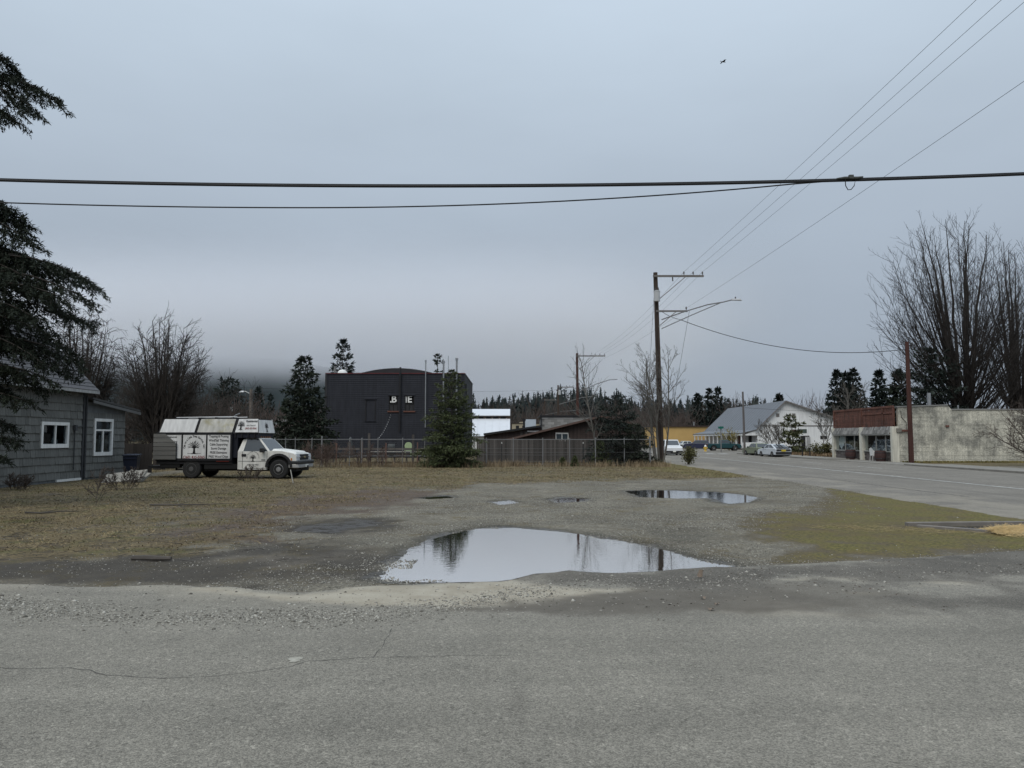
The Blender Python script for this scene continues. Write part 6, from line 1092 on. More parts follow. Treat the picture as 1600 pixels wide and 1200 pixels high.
MB().tube([(xc-.09, YC-.03, cz(xc)), (xc-.085, YC-.03, cz(xc)-.1), (xc-.05, YC-.03, cz(xc)-.165), (xc, YC-.03, cz(xc)-.16), (xc+.05, YC-.03, cz(xc)-.1), (xc+.075, YC-.03, cz(xc))], .007, 6).build('loop', WIREM, c, world=True)
# street sign, hydrant, bird, frame by the bed
GREEN = mat('sign_green', (.01, .12, .09), .5, .05)
xs = X(1126, 104); e = empty('street_sign', (xs, 104, 0), 0, 'green street name sign on a grey post by the teal pickup', 'sign'); MB().tube([(0, 0, 0), (0, 0, Z(666, 104))], .07, 6).build('post', mat('grey_post', (.18, .18, .18)), e); MB().box((0, -.08, Z(668, 104)), (.72, .03, .28)).build('name_plate', GREEN, e); MB().box((0, -.0, Z(670.8, 104)), (.03, .7, .22)).build('cross_plate', GREEN, e)
xs = X(1101.5, 112); e = empty('fire_hydrant', (xs, 112, 0), 0, 'yellow fire hydrant with a white cap behind the teal pickup', 'hydrant'); YEL = mat('hydrant_yellow', (.62, .42, .07), .6, .1); MB().lathe([(.22, 0), (.22, .07), (.16, .08), (.16, .62), (.2, .64), (.2, .7)], (0, 0, 0), 12).build('barrel', YEL, e); MB().lathe([(.19, .7), (.17, .82), (.08, .9), (.05, .98)], (0, 0, 0), 12).build('cap', WHITEP, e)
for s in (-1, 1): MB().lathe([(.09, 0), (.09, .14)], (0, 0, 0), 8, 'x').build('nozzle', YEL, e).location = (s*.22-.07, 0, .5)
MB().lathe([(.11, 0), (.11, .12)], (0, 0, 0), 8, 'y').build('nozzle', YEL, e).location = (0, -.26, .45)
p = at(1254, 714, 78); e = empty('rail_frame', (p.x, 78, 0), 0, 'small black metal hoop frame at the edge of the bracken bed', 'rack'); MB().box((0, 0, .4), (.09, .09, .8)).build('upright', BLACKM, e); MB().box((.75, 0, .4), (.09, .09, .8)).build('upright', BLACKM, e); MB().box((.37, 0, .84), (.9, .09, .08)).build('bar', BLACKM, e)
p = at(1130.5, 96.5, 60); b = empty('bird', p, R(20), 'small black bird gliding high in the grey sky', 'bird'); BK = mat('black_feathers', (.012, .012, .013), .8, .1)
MB().lathe([(.002, -.2), (.035, -.12), (.05, 0), (.04, .09), (.028, .15), (.006, .21)], (0, 0, 0), 8, 'x').add([(-.18, -.03, 0), (-.32, -.06, .0), (-.32, .06, .0), (-.18, .03, 0), (-.2, 0, .015)], [(0, 1, 4), (1, 2, 4), (2, 3, 4)]).build('body', BK, b)
for s in (-1, 1): MB().add([(.08, s*.03, .02), (.1, s*.2, .10), (.03, s*.42, .02), (-.06, s*.38, .0), (-.07, s*.2, .07), (-.1, s*.03, .01), (0, s*.15, .1)], [(0, 1, 6), (1, 2, 6), (2, 3, 6), (3, 4, 6), (4, 5, 6), (5, 0, 6)]).build('wing', BK, b)
# ------------------------------------------------------------------ vehicles
TYRE = mat('tyre_rubber', (.022, .022, .022), .85, .2, 5); RIMM = mat('rim_metal', (.32, .32, .32), .4, .15, 5, metal=.5); CHROME = mat('chrome', (.55, .55, .56), .2, .05, metal=.9); TRIMB = mat('black_trim', (.02, .02, .022), .6, .1); CARGL = glass_mat('car_glass', (.10, .12, .13), 1.7); LAMPC = mat('lamp_clear', (.55, .56, .58), .15, .05); LAMPR = mat('lamp_red', (.25, .012, .012), .3, .05); LAMPO = mat('lamp_amber', (.55, .18, .02), .3, .05); UNDER = mat('underbody', (.012, .012, .012), .9, .1)
def wheel(p, x, y, r, w, rim=RIMM, rr=.6, hub=None):
    s = 1 if y > 0 else -1
    t = MB().lathe([(r*.55, -w/2), (r*.9, -w/2), (r, -w/2+.03), (r, w/2-.03), (r*.9, w/2), (r*.55, w/2)], (0, 0, 0), 24, 'y').build('wheel', TYRE, p, smooth=False); t.location = (x, y, r)
    MB().lathe([(r*rr, s*(w/2-.05)), (r*rr, s*(w/2-.005)), (r*rr*.92, s*(w/2+.004)), (r*rr*.8, s*(w/2-.05)), (r*.28, s*(w/2-.045)), (r*.24, s*(w/2+.01)), (.01, s*(w/2+.015))], (0, 0, 0), 18, 'y').build('rim', rim, t)
    if hub:
        for k in range(8): a = k*math.pi/4; MB().lathe([(.018, 0), (.018, s*.03)], (r*.36*math.cos(a), s*(w/2-.045), r*.36*math.sin(a)), 6, 'y').build('wheel_nut', hub, t)
    return t
def arch_pts(cx, r, z0, n=7): return [(cx-r*math.cos(math.pi*i/n), z0+r*math.sin(math.pi*i/n)) for i in range(n+1)]
def car(name, label, loc, rz, color, L, W, H, prof, cabin, wb, wr=.31, belt=.6, front='sedan', cat='car', plate=(.7, .7, .65), two_tone=None, group=None):
    """prof: upper outline (x,z) from rear to front in metres with x=0 mid; cabin: (x_rear_low, x_rear_top, x_front_top, x_front_low)"""
    e = empty(name, loc, rz, label, cat, group); PM = mat('paint_'+name+'_%d' % (int(color[0]*997+color[1]*499+color[2]*131)), color, .35, .04, 2, spec=.5); z0 = .22; ar = wr*1.16
    lo = [(L/2-.03, z0)]+[(x, z) for x, z in reversed(arch_pts(wb/2, ar, z0))][0:]+[(x, z) for x, z in reversed(arch_pts(-wb/2, ar, z0))]+[(-L/2+.03, z0)]
    b = MB().prism(prof+lo, -W/2, W/2).build('body', PM, e, bevel=.05)
    MB().bb(-L/2+.1, L/2-.1, -W/2+.12, W/2-.12, .16, .5).build('underbody', UNDER, e)
    a0, a1, a2, a3 = cabin; zb = belt; i0, i1 = W/2-.05, W/2*.78
    c = MB().add([(a0, -i0, zb), (a3, -i0, zb), (a3, i0, zb), (a0, i0, zb), (a1, -i1, H), (a2, -i1, H), (a2, i1, H), (a1, i1, H)], [(0, 1, 5, 4), (1, 2, 6, 5), (2, 3, 7, 6), (3, 0, 4, 7), (4, 5, 6, 7), (3, 2, 1, 0)]).build('cabin', PM if not two_tone else two_tone, e, bevel=.05)
    def on(face, u, v, off=.012):
        A, B, C, D = [Vector(q) for q in face]; n = (B-A).cross(D-A).normalized(); return A.lerp(B, u).lerp(D.lerp(C, u), v)+n*off
    V8 = [(a0, -i0, zb), (a3, -i0, zb), (a3, i0, zb), (a0, i0, zb), (a1, -i1, H), (a2, -i1, H), (a2, i1, H), (a1, i1, H)]
    faces = dict(right=[V8[i] for i in (0, 1, 5, 4)], front=[V8[i] for i in (1, 2, 6, 5)], left=[V8[i] for i in (2, 3, 7, 6)], rear=[V8[i] for i in (3, 0, 4, 7)])
    PN = mat('car_pane', (.035, .042, .048), .08, .1, 2, spec=.8)
    for nm, sp in (('right', [(.10, .48), (.54, .9)]), ('left', [(.10, .46), (.52, .9)]), ('front', [(.06, .94)]), ('rear', [(.07, .93)])):
        f = faces[nm]
        for u0, u1 in sp: MB().quad(on(f, u0, .12), on(f, u1, .12), on(f, u1, .86), on(f, u0, .86)).build('side_window' if nm in ('right', 'left') else ('windscreen' if nm == 'front' else 'rear_window'), PN, e)
    for sx in (-1, 1):
        for sy in (-1, 1): wheel(e, sx*wb/2, sy*(W/2-.1), wr, .2)
    zf, zr = prof[-1][1], prof[0][1]
    for s in (-1, 1):
        MB().box((L/2+.005, s*W*.36, zf-.12), (.05, W*.2, .13)).build('headlight', LAMPC, e, bevel=.01); MB().box((-L/2-.005, s*W*.36, zr-.1), (.05, W*.22, .13)).build('tail_light', LAMPR, e, bevel=.01)
        MB().box((a3-.25, s*(W/2+.07), zb+.06), (.12, .18, .13)).build('mirror', TRIMB, e, bevel=.02); MB().box((.2, s*(W/2+.008), zb-.1), (.18, .02, .03)).build('door_handle', TRIMB, e)
    MB().box((L/2+.012, 0, zf-.13), (.04, W*.46, .14)).build('grille', TRIMB, e); MB().box((L/2+.03, 0, .42), (.12, W*.98, .2)).build('front_bumper', TRIMB if front != 'chrome' else CHROME, e, bevel=.02); MB().box((-L/2-.03, 0, .43), (.12, W*.98, .2)).build('rear_bumper', TRIMB if front != 'chrome' else CHROME, e, bevel=.02)
    MB().box((-L/2-.035, 0, .64), (.02, .45, .13)).build('number_plate', mat('plate_%d' % int(plate[2]*100), plate, .6, .05), e); MB().box((L/2+.1, 0, .45), (.02, .32, .14)).build('number_plate', mat('plate_65', (.7, .7, .65), .6, .05), e)
    return e
HATCH = [(-2.1, .55), (-2.12, .80), (-2.0, .90), (-1.5, .93), (1.0, .86), (1.85, .76), (2.08, .66), (2.1, .5)]
SEDAN = [(-2.2, .5), (-2.2, .86), (-1.4, .92), (.9, .9), (2.05, .78), (2.2, .68), (2.2, .45)]
SUVP = [(-2.2, .5), (-2.25, 1.0), (-2.1, 1.06), (1.0, 1.08), (2.0, .98), (2.2, .86), (2.22, .45)]
cs = R(90)
p = at(1211, 713, 80); car('hatchback_car', 'silver fastback hatchback with black rear stripes parked at the kerb', (p.x-.1, 80, 0), R(97), (.50, .53, .56), 4.2, 1.7, 1.32, HATCH, (-2.0, -.75, .15, .85), 2.5, .3, .88, plate=(.55, .42, .05))
def hatch_trim():
    e = bpy.data.objects['hatchback_car']
    MB().box((-2.125, 0, .72), (.03, 1.5, .17)).build('rear_panel', TRIMB, e)
    MB().box((-2.14, 0, .70), (.02, .5, .12)).build('plate_plaque', mat('plate_5', (.55, .42, .05)), e)
    for y in (-.16, .16): MB().slab((-2.06, y-.07, .905), (-2.06, y+.07, .905), (-.78, y*.8+.06, 1.335), (-.78, y*.8-.06, 1.335), -.012).build('stripe', TRIMB, e)
    MB().slab((-2.12, -.75, .93), (-2.12, .75, .93), (-1.92, .72, 1.0), (-1.92, -.72, 1.0), .02).build('spoiler', TRIMB, e)
hatch_trim()
p = at(1184, 712, 86.5); car('sedan_car', 'old olive green sedan parked ahead of the silver hatchback', (p.x, 86.5, 0), R(97), (.16, .18, .12), 4.4, 1.7, 1.36, SEDAN, (-1.5, -1.1, .2, .8), 2.55, .3, .88, front='chrome')
p = at(1049, 711, 88); car('suv_car', 'white sport utility car driving up the street past the pole', (p.x, 88, 0), R(-93), (.62, .63, .64), 4.45, 1.85, 1.75, SUVP, (-2.1, -1.85, .3, 1.0), 2.65, .36, 1.05)
p = at(1074, 699, 146); car('sedan_car', 'pale silver sedan parked in front of the yellow building', (p.x, 146, 0), R(10), (.52, .55, .55), 4.4, 1.75, 1.4, SEDAN, (-1.5, -.95, .3, .95), 2.6, .32, .88)
p = at(1089, 701, 131); car('suv_car', 'dark blue station wagon parked near the porch of the hall', (p.x, 131, 0), R(168), (.018, .022, .055), 4.5, 1.8, 1.6, SUVP, (-2.1, -1.7, .25, .95), 2.65, .35, 1.0)
def teal_pickup():
    p = at(1131, 704, 118); e = empty('pickup_truck', (p.x, 118, 0), R(-4), 'teal extended-cab pickup parked by the street sign', 'pickup'); T = mat('teal_paint', (.010, .048, .056), .35, .05, 2, spec=.5); z0 = .42; wb = 3.1; r = .38
    lo = [(2.45, z0)]+list(reversed(arch_pts(wb/2, .46, z0)))+list(reversed(arch_pts(-wb/2-.1, .46, z0)))+[(-2.6, z0)]
    MB().prism([(-2.62, z0+.1), (-2.62, 1.1), (-.55, 1.1), (-.5, 1.12), (1.1, 1.12), (2.2, 1.05), (2.45, .95), (2.48, .6)]+lo, -.88, .88).build('body', T, e, bevel=.05)
    MB().add([(-.7, -.82, 1.12), (1.15, -.82, 1.12), (1.15, .82, 1.12), (-.7, .82, 1.12), (-.55, -.68, 1.68), (.5, -.68, 1.68), (.5, .68, 1.68), (-.55, .68, 1.68)], [(0, 1, 5, 4), (1, 2, 6, 5), (2, 3, 7, 6), (3, 0, 4, 7), (4, 5, 6, 7)]).build('cab', T, e, bevel=.05)
    PN = MATS['car_pane']
    for a, b, c, d in ((-.52, -.12, -.45, -.12), (-.04, .9, -.04, .45)):
        for s in (-1, 1): MB().quad((a, s*.80, 1.2), (b, s*.80, 1.2), (d, s*.715, 1.6), (c, s*.715, 1.6)).build('side_window', PN, e)
    MB().quad((1.09, -.72, 1.2), (1.09, .72, 1.2), (.58, .62, 1.62), (.58, -.62, 1.62)).build('windscreen', PN, e)
    MB().bb(-2.5, -.75, -.78, .78, .7, 1.105).build('bed_floor', TRIMB, e); MB().bb(-2.45, 2.3, -.7, .7, .3, .6).build('underbody', UNDER, e)
    for x in (wb/2, -wb/2-.1):
        for y in (-.8, .8): wheel(e, x, y, r, .24)
    MB().box((2.53, 0, .6), (.12, 1.75, .2)).build('front_bumper', CHROME, e); MB().box((-2.68, 0, .6), (.12, 1.7, .18)).build('rear_bumper', CHROME, e)
    for s in (-1, 1): MB().box((2.47, s*.66, .86), (.05, .34, .16)).build('headlight', LAMPC, e); MB().box((-2.63, s*.76, .9), (.04, .16, .3)).build('tail_light', LAMPR, e); MB().box((.85, s*.98, 1.24), (.14, .2, .18)).build('mirror', TRIMB, e)
teal_pickup()

# --- the tree-service chipper truck
def tree_logo(cx, cz, R_, seed, trunk=.22):
    """flat print: trunk with branching limbs in the x-z plane"""
    rr = random.Random(seed); V = []; F = []
    def seg(a, b, wa, wb):
        d = (b[0]-a[0], b[1]-a[1]); l = math.hypot(*d) or 1; n = (-d[1]/l, d[0]/l); k = len(V); V.extend([(a[0]-n[0]*wa, a[1]-n[1]*wa), (a[0]+n[0]*wa, a[1]+n[1]*wa), (b[0]+n[0]*wb, b[1]+n[1]*wb), (b[0]-n[0]*wb, b[1]-n[1]*wb)]); F.append((k, k+1, k+2, k+3))
    base = (cx, cz-R_*1.0); top = (cx, cz-R_*.25); seg((cx, base[1]), top, R_*.18, R_*.12); seg((cx-R_*.45, base[1]), (cx+R_*.45, base[1]), R_*.03, R_*.03); seg((cx-R_*.2, base[1]+.02*R_), (cx, base[1]+R_*.25), R_*.05, R_*.06); seg((cx+R_*.2, base[1]+.02*R_), (cx, base[1]+R_*.25), R_*.05, R_*.06)
    for i in range(9):
        a = math.pi*(.02+.96*i/8); e = (cx+math.cos(a)*R_*.62, cz-R_*.15+math.sin(a)*R_*.72); seg(top, e, R_*.06, R_*.025)
        for k in range(5): b = a+rr.uniform(-.55, .55); m = rr.uniform(.45, 1.0); q = (top[0]+(e[0]-top[0])*m, top[1]+(e[1]-top[1])*m); seg(q, (q[0]+math.cos(b)*R_*.3, q[1]+math.sin(b)*R_*.3), R_*.026, R_*.014)
    return V, F
def arc_text(s, cx, cz, r, size, a0, a1):
    n = len(s); return [(ch, size, cx+r*math.cos(a0+(a1-a0)*i/(n-1)), cz+r*math.sin(a0+(a1-a0)*i/(n-1)), 'CENTER', a0+(a1-a0)*i/(n-1)-math.pi/2) for i, ch in enumerate(s) if ch != ' ']
def chipper_truck():
    g = G(298, 747.5); th = R(-6); ys = -1.0; ox = g.x-(-math.sin(th))*ys; oy = g.y-math.cos(th)*ys
    t = empty('chipper_truck', (ox, oy, 0), th, 'white pickup-cab tree service truck with tall black and white chip box', 'truck')
    WH = mat('truck_white', (.66, .65, .61), .4, .06, 1.2, streak=.10, spec=.5, tint=(.44, .42, .37), tmask=.64); PANW = mat('panel_white', (.64, .64, .63), .55, .08, 1.5, streak=.12); STEEL = mat('black_steel', (.014, .014, .016), .6, .2, 2); PRT = mat('print_black', (.018, .018, .02), .6, .05); PRR = mat('print_red', (.16, .010, .012), .6, .05); DIRTYW = mat('dirty_white', (.50, .49, .45), .6, .10, 1.6, streak=.22, tint=(.36, .33, .18), tmask=.58)
    s = 31.9; fx = lambda px: (px-298)/s; fz = lambda py: (747-py)/32.6
    W = 1.0   # half width of the box
    # frame and running gear
    MB().bb(-1.9, 5.2, -.45, .45, .45, .68).build('chassis', STEEL, t); MB().bb(fx(238)+.1, fx(362), -W+.04, W-.04, .68, fz(718)).build('bed', STEEL, t)
    MB().bb(-2.35, -1.6, -.7, .7, .46, .58).build('rear_hitch', STEEL, t); MB().bb(fx(341), fx(354), -.9, -.72, .50, .72).build('tool_box', mat('dull_steel', (.10, .10, .10), .6, .2), t); MB().bb(fx(271), fx(286), -.7, -.6, .42, .56).build('mud_flap', PANW, t); MB().bb(fx(338), fx(358), -W-.02, -W+.02, .80, .87).build('side_reflector', mat('reflector_red', (.16, .02, .015), .5, .2), t)
    MB().bb(-1.0, fx(371.5), -.62, .9, .36, .69).bb(.62, fx(371), -.93, -.62, .45, .69).bb(-1.6, -.62, -.93, .9, .50, .69).build('underframe', UNDER, t); MB().bb(fx(318), fx(336), -.82, -.5, .36, .66).build('fuel_tank', STEEL, t)
    wheel(t, 0, -.86, .45, .26, mat('dark_rim', (.075, .075, .075), .5, .2), .62, STEEL); wheel(t, 0, .86, .45, .26, MATS['dark_rim'], .62); MB().bb(-.6, .6, -.6, .6, .3, .6).build('rear_axle', STEEL, t)
    RIMW = mat('chrome_rim', (.40, .40, .40), .35, .2, 6, metal=.6)
    for y in (-.86, .86): wheel(t, fx(436), y, .45, .27, RIMW, .55, RIMW)
    # chip box: black frame, panels
    xb0, xb1 = fx(239), fx(362); zb, zt = fz(718), fz(677.5); zT = fz(655)
    MB().bb(xb0+.05, xb1-.02, -W+.05, W-.05, zb, zt).build('box_wall', STEEL, t)
    xu1 = fx(404); up = MB().add([(xb0+.08, -W+.06, zt), (xu1-.05, -W+.06, zt), (xu1-.05, W-.06, zt), (xb0+.08, W-.06, zt), (xb0+.26, -W+.24, zT), (xu1-.14, -W+.24, zT), (xu1-.14, W-.24, zT), (xb0+.26, W-.24, zT)], [(0, 1, 5, 4), (1, 2, 6, 5), (2, 3, 7, 6), (3, 0, 4, 7), (4, 5, 6, 7), (3, 2, 1, 0)]).build('upper_box', STEEL, t)
    MB().bb(xb1-.02, fx(369.5), -W+.10, W-.10, zb+.1, fz(684)).bb(xb1-.019, xu1-.1, -W+.10, W-.10, fz(684), zt).build('headboard', mat('navy_steel', (.012, .014, .022), .6, .2), t)
    for i in range(4): x = xb1+.1+i*.32; MB().bb(x, x+.06, -W+.05, -W+.10, fz(684), zt).build('headboard_rib', STEEL, t)
    # slanted upper panels on both sides
    def upx(px, v, side): # point on slanted face, v 0..1
        y = -W+.06+.18*v; x = fx(px)+(.17*v if px < 260 else .12*v if px < 400 else -.08*v); z = zt+(zT-zt)*v
        return Vector((x, (y-.03) if side < 0 else -(y-.03), z+.02))
    for side in (-1, 1):
        for a, b, mm in ((245, 301, PANW), (305.5, 361, DIRTYW), (366, 402.5, PANW)):
            q = [upx(a, .05, side), upx(b, .05, side), upx(b, .97, side), upx(a, .97, side)]
            if side > 0: q = q[::-1]
            MB().slab(*q, .02).build('upper_panel', mm, t)
    # side panels with lettering
    yP = -W-.0
    def panel(a, b, lines, extra=None, red=None, logo=None):
        o = MB().bb(fx(a), fx(b), yP-.02, yP+.06, zb+.05, zt-.06).build('side_panel', PANW, t, bevel=.015)
        def put(VF, m_, nm): V, F = VF; MB().add([(v[0], yP-.0225, v[1]) for v in V], F).build(nm, m_, o)
        if lines: put(text_mesh(lines), PRT, 'lettering')
        if red: put(text_mesh(red), PRR, 'lettering')
        if logo: put(logo, PRT, 'tree_emblem')
        return o
    for a_, b_ in ((360, 362.5), (321.3, 323), (282, 283.6)): MB().bb(fx(a_), fx(b_), yP-.03, yP+.06, zb, zt).build('frame_post', STEEL, t)
    MB().bb(xb0+.05, xb1, yP-.035, yP+.06, zt-.05, zt+.06).bb(xb0+.05, xb1, yP-.034, yP+.06, zb-.05, zb+.05).build('frame_rail', STEEL, t)
    cz_ = (zb+zt)/2; panel(243, 281.5, [('Removal', .14, fx(274.5), fz(683), 'RIGHT', 0), ('Pruning', .14, fx(275), fz(690), 'RIGHT', 0)])
    cx = fx(302.5); panel(284, 321, arc_text('Out on a Limb Tree Service, LLC', cx, fz(698), .49, .145, R(184), R(-4))+[('Licensed Bonded Insured', .06, cx, fz(708.3), 'CENTER', 0, .66)], red=[('(360) 435-5065', .17, cx, fz(714.2), 'CENTER', 0, 34.5/31.9)], logo=tree_logo(cx, fz(697), .37, 4))
    cx = fx(341.3); panel(323.3, 359.5, [(s_, .16, cx, fz(682+6.25*i), 'CENTER', 0, w_/31.9) for i, (s_, w_) in enumerate((('Topping & Pruning', 31), ('Wind/Sail Thinning', 32), ('Cable Supporting', 28.5), ('Storm Damage', 24.5), ('FREE Estimates', 27), ('FREE Wood Chips', 31)))])
    # sign on the slanted front upper panel: tree, name, phone
    def slant(V, m_, nm):
        n = Vector((0, -(zT-zt), .18)).normalized()*.045; MB().add([(v[0], -W+.06+.18*((v[1]-zt)/(zT-zt))-.03+n.y, v[1]+.02+n.z) for v in V[0]], V[1]).build(nm, m_, t)
    slant(tree_logo(fx(374.5), fz(665), .23, 8), PRT, 'tree_emblem'); slant(text_mesh([('Residential', .13, fx(391), fz(659.3), 'CENTER', 0, .56), ('Limb Tree LLC', .085, fx(390.5), fz(665.8), 'CENTER', 0, .45)]), PRT, 'lettering'); slant(text_mesh([('(360) 435-5065', .11, fx(390.5), fz(670.5), 'CENTER', 0, .56)]), PRR, 'lettering')
    q = [(xu1-.05, -W+.1, zt+.03), (xu1-.05, W-.1, zt+.03), (xu1-.13, W-.26, zT-.04), (xu1-.13, -W+.26, zT-.04)]; fpn = MB().slab(*q, .025).build('front_panel', PANW, t)
    V, F = tree_logo(0, (zt+zT)/2, .26, 9); MB().add([(xu1-.01-.11*((v[1]-zt)/(zT-zt))+.012, v[0], v[1]) for v in V], F).build('tree_emblem', PRT, fpn)
    # grey plank gate folded back along the rear of the side
    GP = mat('gate_grey', (.13, .128, .12), .8, .2, 2, rvar=.15, stretch=(.4, 1, 6)); gx0 = fx(238); n = 6
    for i in range(n):
        z0 = zb+(fz(677.5)-zb)*i/n+.01; z1 = zb+(fz(677.5)-zb)*(i+1)/n-.012; xe = lambda z: fx(274.5) if z < fz(693) else fx(274.5)+(fx(255.5)-fx(274.5))*(z-fz(693))/(fz(677.5)-fz(693))
        MB().add([(gx0, yP-.1, z0), (xe(z0), yP-.1, z0), (xe(z1), yP-.1, z1), (gx0, yP-.1, z1), (gx0, yP-.05, z0), (xe(z0), yP-.05, z0), (xe(z1), yP-.05, z1), (gx0, yP-.05, z1)], [(0, 1, 2, 3), (7, 6, 5, 4), (0, 4, 5, 1), (3, 2, 6, 7), (0, 3, 7, 4), (1, 5, 6, 2)]).build('gate_plank', GP, t)
    MB().slab((fx(274.6), yP-.11, zb), (fx(275.4), yP-.11, zb), (fx(275.4), yP-.11, fz(692.5)), (fx(274.6), yP-.11, fz(692.5)), -.06).build('gate_edge', STEEL, t)
    MB().slab((gx0, yP-.045, zb), (fx(274), yP-.045, zb), (fx(274), yP-.045, fz(692.8)), (gx0, yP-.045, fz(692.8)), -.02).build('gate_back', mat('gate_pale', (.25, .25, .24), .8, .2), t)
    # roof rack rail and ladder end
    MB().tube([(xb0+.8, -.55, zT+.08), (xu1-1.3, -.55, zT+.12)], .03, 6).tube([(xb0+.8, .55, zT+.08), (xu1-1.3, .55, zT+.12)], .03, 6).build('roof_rail', MATS['galvanised'], t)
    for px in (262, 300, 327, 352): MB().bb(fx(px), fx(px)+.06, -.58, .58, zT, zT+.08).build('rail_bracket', STEEL, t)
    MB().tube([(fx(354), -.5, zT+.05), (fx(359), -.5, zT+.2), (fx(366), -.52, zT+.28)], .025, 6).build('hook', MATS['galvanised'], t)
    # cab
    hw = .96; zd = fz(733); zbelt = fz(705); zr = fz(685); r = .45; fw = fx(436); arc = [(fw-.58*math.cos(math.pi*i/9), .55+.55*math.sin(math.pi*i/9)) for i in range(10)]
    prof = [(fx(371), zd), (fx(371), zbelt), (fx(419), zbelt+.0), (fx(424), zbelt+.03), (fx(440), fz(704.5)), (fx(458), fz(708)), (fx(462), fz(710.5)), (fx(463), fz(719)), (fx(463), .62), (fw+.58, .62)]+[(x, max(z, .55)) for x, z in reversed(arc)]+[(fw-.62, zd)]
    MB().prism(prof, -hw, hw).build('cab_body', WH, t, bevel=.055)
    # hood crown
    MB().add([(fx(421), -.80, zbelt), (fx(460), -.78, fz(709)), (fx(460), .78, fz(709)), (fx(421), .80, zbelt), (fx(422), -.62, fz(701)), (fx(457), -.58, fz(705)), (fx(457), .58, fz(705)), (fx(422), .62, fz(701))], [(0, 1, 5, 4), (1, 2, 6, 5), (2, 3, 7, 6), (3, 0, 4, 7), (4, 5, 6, 7)]).build('hood', WH, t, bevel=.05)
    # greenhouse: pillars and roof round real glass
    B = [Vector(v) for v in ((fx(375.5), -.94, zbelt), (fx(420), -.94, zbelt), (fx(420), .94, zbelt), (fx(375.5), .94, zbelt))]; T_ = [Vector(v) for v in ((fx(380), -.75, zr-.03), (fx(403), -.75, zr-.03), (fx(403), .75, zr-.03), (fx(380), .75, zr-.03))]
    MB().add([T_[0]+Vector((-.05, -.02, 0)), T_[1]+Vector((.06, -.02, -.02)), T_[2]+Vector((.06, .02, -.02)), T_[3]+Vector((-.05, .02, 0)), T_[0]+Vector((.08, .12, .07)), T_[1]+Vector((-.12, .12, .07)), T_[2]+Vector((-.12, -.12, .07)), T_[3]+Vector((.08, -.12, .07))], [(0, 1, 5, 4), (1, 2, 6, 5), (2, 3, 7, 6), (3, 0, 4, 7), (4, 5, 6, 7), (3, 2, 1, 0)]).build('cab_roof', WH, t, bevel=.03)
    def bar(a, b, wa, wb, nm='pillar'): # a,b vectors, widths along x
        MB().add([a+Vector((-wa, -.02, 0)), a+Vector((wa, -.02, 0)), b+Vector((wb, -.02, 0)), b+Vector((-wb, -.02, 0)), a+Vector((-wa, .03, 0)), a+Vector((wa, .03, 0)), b+Vector((wb, .03, 0)), b+Vector((-wb, .03, 0))], [(0, 1, 2, 3), (7, 6, 5, 4), (0, 4, 5, 1), (1, 5, 6, 2), (2, 6, 7, 3), (3, 7, 4, 0)]).build(nm, WH, t)
    for i in (0, 1, 2, 3):
        bar(B[i], T_[i], .13 if i in (0, 3) else .05, .09 if i in (0, 3) else .045)
    MB().quad(B[0]+Vector((0, .0, 0)), B[3], T_[3], T_[0]).build('rear_wall', STEEL, t)
    for i0, i1 in ((0, 1), (3, 2)):
        sg = -1 if i0 == 0 else 1; a, b, c, d = B[i0]+Vector((.11, sg*.012, .0)), B[i1]+Vector((-.05, sg*.012, .0)), T_[i1]+Vector((-.04, sg*.012, 0)), T_[i0]+Vector((.07, sg*.012, 0)); MB().quad(a, b, c, d).build('side_window', mat('cab_glass', (.030, .036, .040), .06, .1, 2, spec=.9), t)
    MB().quad(B[1]+Vector((.04, .02, 0)), B[2]+Vector((.04, -.02, 0)), T_[2]+Vector((.05, 0, 0)), T_[1]+Vector((.05, 0, 0))).build('windscreen', MATS['cab_glass'], t)
    for y in (-.45, .4): MB().box((fx(383), y, zbelt-.05), (.2, .5, .5), Matrix.Rotation(R(-8), 3, 'Y')).box((fx(382), y, zbelt+.32), (.12, .26, .2)).build('seat', mat('seat_grey', (.06, .06, .065), .9, .2), t)
    MB().bb(fx(408), fx(420), -.85, .85, zbelt-.1, zbelt+.06).build('dashboard', TRIMB, t); MB().tube([(fx(407)+.03*math.cos(a)*3, .4+.19*math.sin(a), zbelt+.1+.19*math.cos(a)) for a in np.linspace(0, 6.28, 17)], .016, 5, cap=False).build('steering_wheel', TRIMB, t)
    # door: seams, handle, mirror, print
    dr = MB().bb(fx(378.5), fx(379.1), -hw-.004, -hw+.01, zd+.05, zbelt).bb(fx(417), fx(417.6), -hw-.004, -hw+.01, zd+.05, zbelt).bb(fx(378.5), fx(417.6), -hw-.003, -hw+.01, zd+.05, zd+.065).bb(fx(372), fx(418), -hw-.006, -hw+.01, fz(720.5), fz(719.9)).build('door_seam', mat('seam_shadow', (.05, .05, .05), .9, .1), t)
    MB().bb(fx(377.5), fx(384.5), -hw-.03, -hw, fz(713), fz(709)).build('door_handle', TRIMB, t, bevel=.02); MB().box((fx(411.5), -hw-.16, fz(703.2)), (.16, .26, .2)).box((fx(412), -hw-.02, fz(704)), (.08, .14, .05)).build('mirror', TRIMB, t, bevel=.03); MB().box((fx(411.5), hw+.16, fz(703.2)), (.16, .26, .2)).build('mirror', TRIMB, t, bevel=.03)
    def door(VF, m_, nm): MB().add([(v[0], -hw-.0065, v[1]) for v in VF[0]], VF[1]).build(nm, m_, t)
